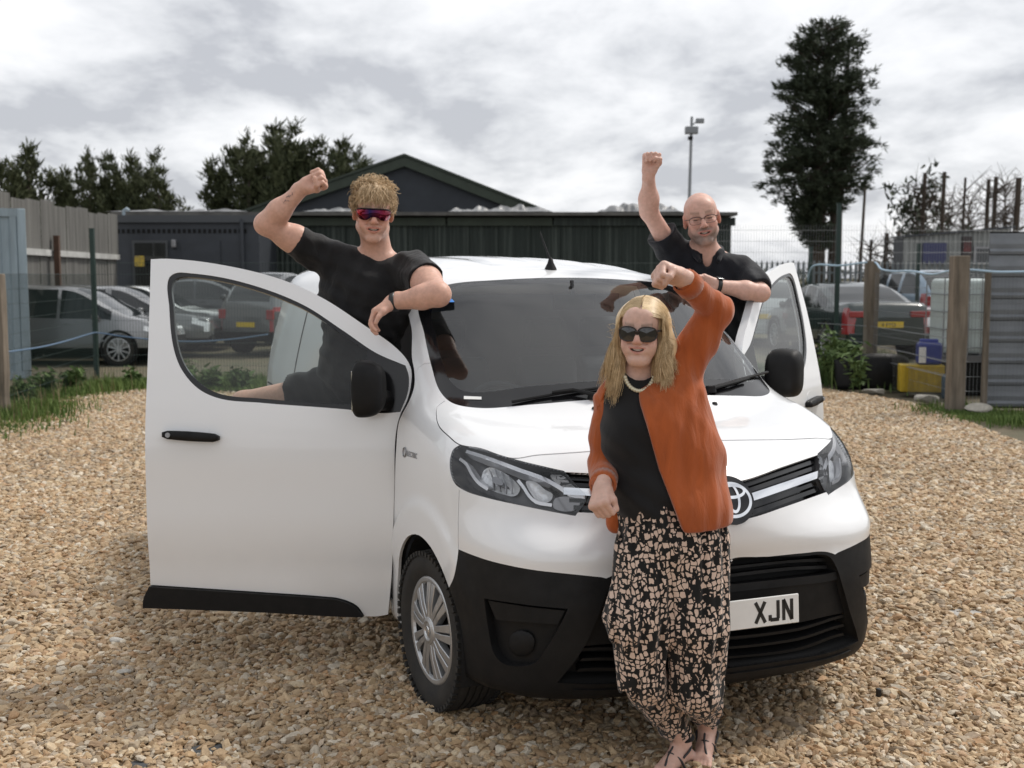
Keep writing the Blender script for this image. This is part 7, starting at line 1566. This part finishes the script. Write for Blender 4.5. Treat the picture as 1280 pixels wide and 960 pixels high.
def woman():
    root = empty('person', (0, 0, 0)); tag(root, 'blonde person in rust cardigan and patterned trousers leaning on the bonnet with one fist raised', 'person')
    Yt = 4.06; S = SDF(); hc = W(802, 414, 4.06); R = rotm(-.26, .03, .03); sc = .93
    T = add_head(S, hc, R, sc, 'f', 1.0, 1.02)
    nb = W(795, 474, 4.12); S.rc(T(0, .022, -.055), nb, .050 * sc, .054, .03)
    sR, sL = W(764, 506, 4.16), W(852, 462, 4.14); ch = W(806, 536, 4.12); wa = W(822, 620, 4.10); hp = W(838, 676, 4.06)
    S.rc(nb, (sR + nb) / 2, .055, .058, .05); S.rc(nb, (sL + nb) / 2, .055, .058, .05); S.ell(ch, (.15, .11, .17), None, .06); S.rc(ch, wa, .125, .115, .05); S.rc(wa, hp, .115, .110, .05)
    el = W(896, 388, 4.12); wr = W(850, 346, 3.96); S.rc(sL, el, .056, .043, .03); S.rc(el, wr, .043, .028, .02)
    zf = W(800, 334, 3.90) - wr; add_fist(S, wr, frame(zf, (-.1, -.75, .65)), .98, 1)
    e2 = W(757, 588, 4.14); w2 = W(753, 609, 3.94); S.rc(sR, e2, .054, .042, .03); S.rc(e2, w2, .042, .027, .02); zf = np.array([-.15, -.62, -.55]); add_fist(S, w2, frame(zf, (.75, -.3, .5)), .94, 1)
    # legs crossed at the ankle, feet in sandals
    hA, hB = hp + np.array([-.06, 0, 0]), hp + np.array([.07, 0, 0]); kA = W(800, 800, 3.98); kB = W(868, 800, 4.0); G = lambda px, py, z: at_z(px, py, z); aA = G(852, 928, .095); aB = G(884, 908, .105)
    S.rc(hA, kA, .085, .058, .05); S.rc(kA, aA, .055, .034, .03); S.rc(hB, kB, .085, .058, .05); S.rc(kB, aB, .055, .034, .03)
    def foot(a, heading, s=1.0):
        f = np.array([math.sin(heading), -math.cos(heading), 0]); sd = np.array([f[1], -f[0], 0]) * -1; b = np.array([a[0], a[1], .028]); P = lambda u, v, z: b + f * u + sd * v + np.array([0, 0, z])
        S.rc(P(-.035, 0, .012), P(.02, 0, .022), .028, .030, .02); S.rc(P(0, 0, .055), P(.08, 0, .022), .030, .024, .025); S.rc(P(.04, .0, .012), P(.125, .012, .0), .030, .020, .02); S.rc(P(.05, -.012, .008), P(.12, -.018, .0), .022, .017, .02)
        for i, (v, l, r) in enumerate(((.026, .170, .0115), (.010, .172, .0085), (-.004, .165, .0080), (-.017, .156, .0075), (-.029, .145, .0070))): S.rc(P(.115, v * .9, .0), P(l, v, -.008), r, r * .92, .004)
        return P
    PA = foot(aA, math.radians(-42)); PB = foot(aB, math.radians(-16))
    base = (.60, .385, .31); skin_ob('body', S, .0049, root, M_skin, lambda V: face_cols(V, hc, R, sc, base, 0, 1.1, 1.0), (hc, np.array([.10, .13, .14]) * sc, 1.75)); teeth(T, R, sc, root, .028, -.0622, .012)
    # sandals
    Ms = mat('sandal_leather', (.035, .035, .038), rough=.5)
    for P in (PA, PB):
        out = [(-.062, .0), (-.05, .026), (.0, .030), (.06, .036), (.12, .042), (.165, .034), (.180, .008), (.170, -.022), (.13, -.036), (.06, -.034), (.0, -.030), (-.05, -.026)]; C = spline(out, step=.012, closed=True)
        sn = MB().prism([tuple(p) for p in C], lambda u, v: P(u, v, -.026), lambda u, v: P(u, v, -.010)).build('sandal', Ms, root)
        for Q in ([(.135, .018, -.004), (.128, .014, .014), (.085, .0, .044), (.04, -.004, .070)], [(.035, .040, -.01), (.055, .030, .028), (.075, .0, .050), (.05, -.028, .030), (.03, -.036, -.01)], [(.04, .036, .03), (.0, .040, .055), (-.045, .0, .060), (.0, -.038, .055), (.04, -.032, .03)]):
            A = np.array([P(*q) for q in Q]); t = np.linspace(0, len(Q) - 1, 24); A = np.stack([Cur(*[(i, a[k]) for i, a in enumerate(A)])(t) for k in range(3)], 1); MB().tube(A, .0045, 6).build('strap', Ms, sn, True)
    # black top
    Mk = cloth_mat('black_knit', (.009, .009, .010), .8, .15, .006, 8); C = SDF(); C.rc(T(0, .012, -.138), nb + np.array([0, 0, .01]), .056, .068, .03); C.rc(nb, (sR + nb) / 2, .066, .070, .05); C.rc(nb, (sL + nb) / 2, .066, .070, .05); C.ell(ch, (.158, .125, .175), None, .06); C.ell(W(785, 548, 4.05), (.075, .07, .078), None, .06); C.ell(W(830, 545, 4.05), (.06, .06, .07), None, .06); C.rc(ch, wa, .142, .152, .05); C.rc(wa, wa + np.array([.01, 0, -.035]), .150, .148, .05); C.disp(folds(.010, [(26, 8, 20), (18, -6, 34)], 12), ch, .4)
    C.rc(T(0, -.01, -.09), T(0, -.004, -.122), .07, .062, .004, 's')
    V, F = C.mesh(.0065); mesh_ob('top', V, F, Mk, root, True)
    # trousers: full legs gathered at the ankle
    C = SDF(); C.rc(wa + np.array([.006, 0, -.035]), hp, .160, .150, .05); C.chain([hA, kA + np.array([-.01, .0, .08]), kA + np.array([.012, 0, -.14]), aA + np.array([-.012, .008, .040])], [.138, .112, .082, .052], .025); C.chain([hB, kB + np.array([.005, .0, .05]), kB + np.array([.012, 0, -.18]), aB + np.array([0, .008, .040])], [.142, .116, .086, .052], .025)
    C.disp(folds(.030, [(42, 14, 3), (64, -20, 2), (30, 26, -4), (84, 8, 1)], 14), hp + np.array([0, 0, -.4]), .8)
    V, F = C.mesh(.007); tr = mesh_ob('trousers', V, F, trouser_mat(), root, True)
    W_ = SDF()
    for a in (aA, aB): W_.ell(a + np.array([-.004, .006, .018]), (.055, .050, .014), None, .01)
    V, F = W_.mesh(.005); mesh_ob('ankle_cuff', V, F, Mk, tr, True)
    # cardigan: open front shell
    Mc = cloth_mat('rust_knit', (.36, .085, .022), .95, .3, .007, 16, 500, (1.5, 1.5, .35)); C = SDF()
    C.rc(nb + np.array([-.03, .03, -.02]), (sR * .8 + nb * .2), .070, .076, .05); C.rc(nb + np.array([.03, .03, -.005]), (sL * .8 + nb * .2), .070, .078, .05); C.ell(ch + np.array([.03, .0, -.01]), (.185, .175, .20), None, .06); C.chain([W(850, 500, 4.10), W(862, 570, 4.08), W(866, 632, 4.07)], [.095, .112, .128], .06); C.chain([ch + np.array([.01, .02, 0]), wa + np.array([.01, .02, 0]), W(842, 645, 4.09)], [.170, .182, .198], .06)
    C.chain([sL, sL + (el - sL) * .5, el, el + (wr - el) * .82], [.076, .066, .056, .041], .03)
    C.disp(folds(.011, [(46, 8, 4), (30, -6, 7), (62, 4, -5), (20, 10, 14)], 16), ch + np.array([.03, 0, -.05]), .62)
    # cut: front opening wedge, neck, hem
    fc = W(790, 560, 3.80); import_ = None
    q0, q1, q2, q3 = W(797, 462, 4.0), W(800, 505, 4.0), W(822, 585, 4.0), W(850, 660, 4.0); p0, p1, p2, p3 = W(768, 476, 4.0), W(750, 520, 4.0), W(735, 590, 4.0), W(760, 680, 4.0)
    Pg = np.array([[q0[0], q0[2]], [q1[0], q1[2]], [q2[0], q2[2]], [q3[0], q3[2]], [p3[0], p3[2]], [p2[0], p2[2]], [p1[0], p1[2]], [p0[0], p0[2]], [W(785, 440, 3.9)[0], W(785, 440, 3.9)[2]]])
    def wedge(p):
        sh = p.shape[:-1]; k = 3.9 / np.maximum(p[..., 1], .5); x = p[..., 0].ravel(); z = p[..., 2].ravel(); dm = np.full(x.shape, 9.0); ins = inpoly(np.stack([x, z], -1), Pg)
        for i in range(len(Pg)):
            a, b = Pg[i], Pg[(i + 1) % len(Pg)]; ba = b - a; h = np.clip(((x - a[0]) * ba[0] + (z - a[1]) * ba[1]) / (ba @ ba), 0, 1); dm = np.minimum(dm, np.hypot(x - a[0] - h * ba[0], z - a[1] - h * ba[1]))
        d = np.where(ins, -dm, dm).reshape(sh); return np.maximum(d, p[..., 1] - (ch[1] + .05))
    C.add(wedge, ch, .6, .012, 's'); C.rc(T(0, .0, -.06), nb + np.array([0, -.02, .02]), .075, .078, .01, 's')
    hb = W(842, 648, 4.09); C.box(hb + np.array([0, 0, -.30]), (.5, .5, .285), .02, rotm(0, 0, -.03), .015, 's')
    V, F = C.mesh(.0065); cd = mesh_ob('cardigan', V, F, Mc, root, True)
    C = SDF(); C.chain([sR + np.array([.01, 0, .01]), sR + (e2 - sR) * .5, e2, e2 + (w2 - e2) * .80], [.074, .066, .060, .044], .03); C.chain([W(762, 600, 4.16), W(770, 655, 4.10)], [.03, .035], .03); C.disp(folds(.010, [(30, 8, 30), (20, -6, 40)], 17), e2, .4); V, F = C.mesh(.0065); mesh_ob('sleeve', V, F, Mc, cd, True)
    for (e_, w_, L_, r_) in ((el, wr, .80, .044), (e2, w2, .78, .0445)):
        d_ = (w_ - e_) / np.linalg.norm(w_ - e_); c_ = e_ + (w_ - e_) * L_; pr_ = []
        n_ = 40; V = []
        for (rr, hh_) in ((r_ - .006, -.03), (r_ + .004, -.028), (r_ + .003, .0), (r_ + .002, .022), (r_ - .006, .026)):
            for k in range(n_): q_ = rr + (.0014 if k % 2 else -.0008); V.append((q_ * math.cos(2 * math.pi * k / n_), q_ * math.sin(2 * math.pi * k / n_), hh_))
        cf = mesh_ob('cuff', V, [(i * n_ + k, i * n_ + (k + 1) % n_, (i + 1) * n_ + (k + 1) % n_, (i + 1) * n_ + k) for i in range(4) for k in range(n_)], Mc, cd, True); cf.matrix_local = Matrix.Translation(c_) @ Matrix([list(r) for r in frame(d_, (1, 0, .2))]).to_4x4()
    # necklace
    Mn = mat('pale_beads', (.60, .56, .42), rough=.25, metal=.3); nk = None
    for i in range(17):
        a = math.radians(-75 + 150 * i / 16); p = nb + np.array([.050 * math.sin(a) + .002, -.072 - .026 * math.cos(a), .030 - .062 * math.cos(a)]); o = MB().lathe([(0, -.0075), (.006, -.005), (.0078, 0), (.006, .005), (0, .0075)], 10, 'z', tuple(p)).build('necklace' if nk is None else 'bead', Mn, nk or root, True); nk = nk or o
    # sunglasses
    Ml = mat('dark_lens', (.010, .009, .010), rough=.06, coat=1.0); Mf = mat('tortoise_frame', (.018, .010, .008), rough=.2); gl = None
    for q in (-1, 1):
        P2 = [(q * .0355 + .0345 * math.copysign(abs(math.cos(a))**.8, math.cos(a)), -.003 + .0265 * math.copysign(abs(math.sin(a))**.85, math.sin(a))) for a in np.linspace(0, 2 * math.pi, 37)[:-1]]; P = [T(x, -.110 + .030 * (abs(x) / .07)**2, z) for x, z in P2]; cc = T(q * .0355, -.1075, -.003)
        o = mesh_ob('sunglasses' if gl is None else 'lens', np.vstack([P, [cc + R @ np.array([0, -.003, 0])]]), [(i, (i + 1) % 36, 36) for i in range(36)], Ml, gl or root, True); MB().tube(P + [P[0]], .0026, 6, False).build('rim', Mf, gl or o, True); gl = gl or o
        MB().tube([T(q * .069, -.082, .008), T(q * .077, -.04, .008), T(q * .078, .02, .004)], .004, 6).build('temple_arm', Mf, gl, True)
    MB().tube([T(-.008, -.110, .004), T(0, -.113, .007), T(.008, -.110, .004)], .003, 6).build('bridge', Mf, gl, True)
    # long hair: under-volume plus locks
    Mh = hair_mat('blonde_hair', (.36, .235, .115), (.86, .67, .41), .36); rg = np.random.default_rng(9); H = SDF(); H.ell(T(.0, .022, .046), np.array((.083, .100, .083)) * sc, R, .02); H.chain([T(-.055, .045, .03), T(-.072, .045, -.08), T(-.085, .03, -.19)], [.045, .042, .026], .04); H.chain([T(.055, .045, .03), T(.078, .045, -.06), T(.088, .035, -.13)], [.045, .040, .022], .04); H.chain([T(0, .06, .03), T(0, .075, -.12)], [.07, .05], .04)
    H.ell(T(0, -.105, -.035), np.array((.062, .100, .094)) * sc, R, .015, 's'); V, F = H.mesh(.005); hr = mesh_ob('hair', V, F, Mh, root, True); st = []
    WM = np.stack([Cur(*[(i, 1.0 if i == j else 0.0) for i in range(8)])(np.linspace(0, 7, 18)) for j in range(8)], 1)
    clumps = [(rg.uniform(0, 1), rg.normal(0, .008), rg.normal(0, .010), rg.uniform(0, 6.28), rg.uniform(.7, 1.2)) for _ in range(90)]
    for k in range(5400):
        cu, cl, cf_, cph, cln = clumps[k % 90]; side = -1 if (k % 90) < 48 else 1; y0 = -.082 + .175 * cu + rg.normal(0, .005); q = math.sqrt(max(.05, 1 - ((y0 - .022) / .112)**2))
        el_ = lambda t, g_=1.0: (side * .0865 * math.sin(t) * g_ * (.86 + .14 * q) + .006, y0 * (1 - .25 * t / 1.5) + .012 * t, .046 + .088 * math.cos(t) * q)
        ln = cln * (rg.uniform(.80, 1.10) if side < 0 else rg.uniform(.62, .88)); out = .084 + cf_ * .5 + rg.normal(0, .003); fy = -.028 + .080 * cu + cf_ + rg.normal(0, .004); lean = cl + rg.normal(0, .003)
        P = [el_(.03 + rg.uniform(0, .05)), el_(.5), el_(1.0), el_(1.45), (side * (out + .006), fy, -.02), (side * (out + .008) + lean, fy - .006, -.085 * ln), (side * (out + .002) + lean * 1.5, fy - .014, -.155 * ln), (side * (out + .010) + lean * 2.2, fy - .018, -.235 * ln)]
        A = WM @ (hc + (np.array(P) * sc) @ R.T); u = np.linspace(0, 1, 18)
        A += np.outer(u**2, rg.normal(0, .0035, 3)) + (np.sin(u * 11 + cph) * u)[:, None] * np.array([.009, .006, 0]); st.append(A)
    for k in range(16):
        P = [T(.07, .02, .03), T(.10 + rg.uniform(0, .02), .01, .0 + rg.normal(0, .02)), T(.125 + rg.uniform(0, .03), -.005, .0 + rg.normal(0, .03))] if rg.random() < .5 else [T(-.08, .01, -.02), T(-.10, .0, -.02 + rg.normal(0, .02)), T(-.112 - rg.uniform(0, .02), -.01, .0 + rg.normal(0, .03))]; t = np.linspace(0, 2, 7); A = np.array(P); st.append(np.stack([Cur(*[(i, a[j]) for i, a in enumerate(A)])(t) for j in range(3)], 1))
    strands('hair_locks', None, st, .0011, Mh, hr)
    rebase(root, (aA[0], aA[1], 0))
man_one(); man_two(); woman()
for r_, b_ in ((cb_, (cx(235), Yc, 0)), (sh_, (sx_(615), Ys, 0)), (gb, (gx_(508), Yg, 0)), (wk, (wx_(1190), Yw, 0)), (pf_, ((1080 - 640) * s7, Yp, 0))): rebase(r_, b_)
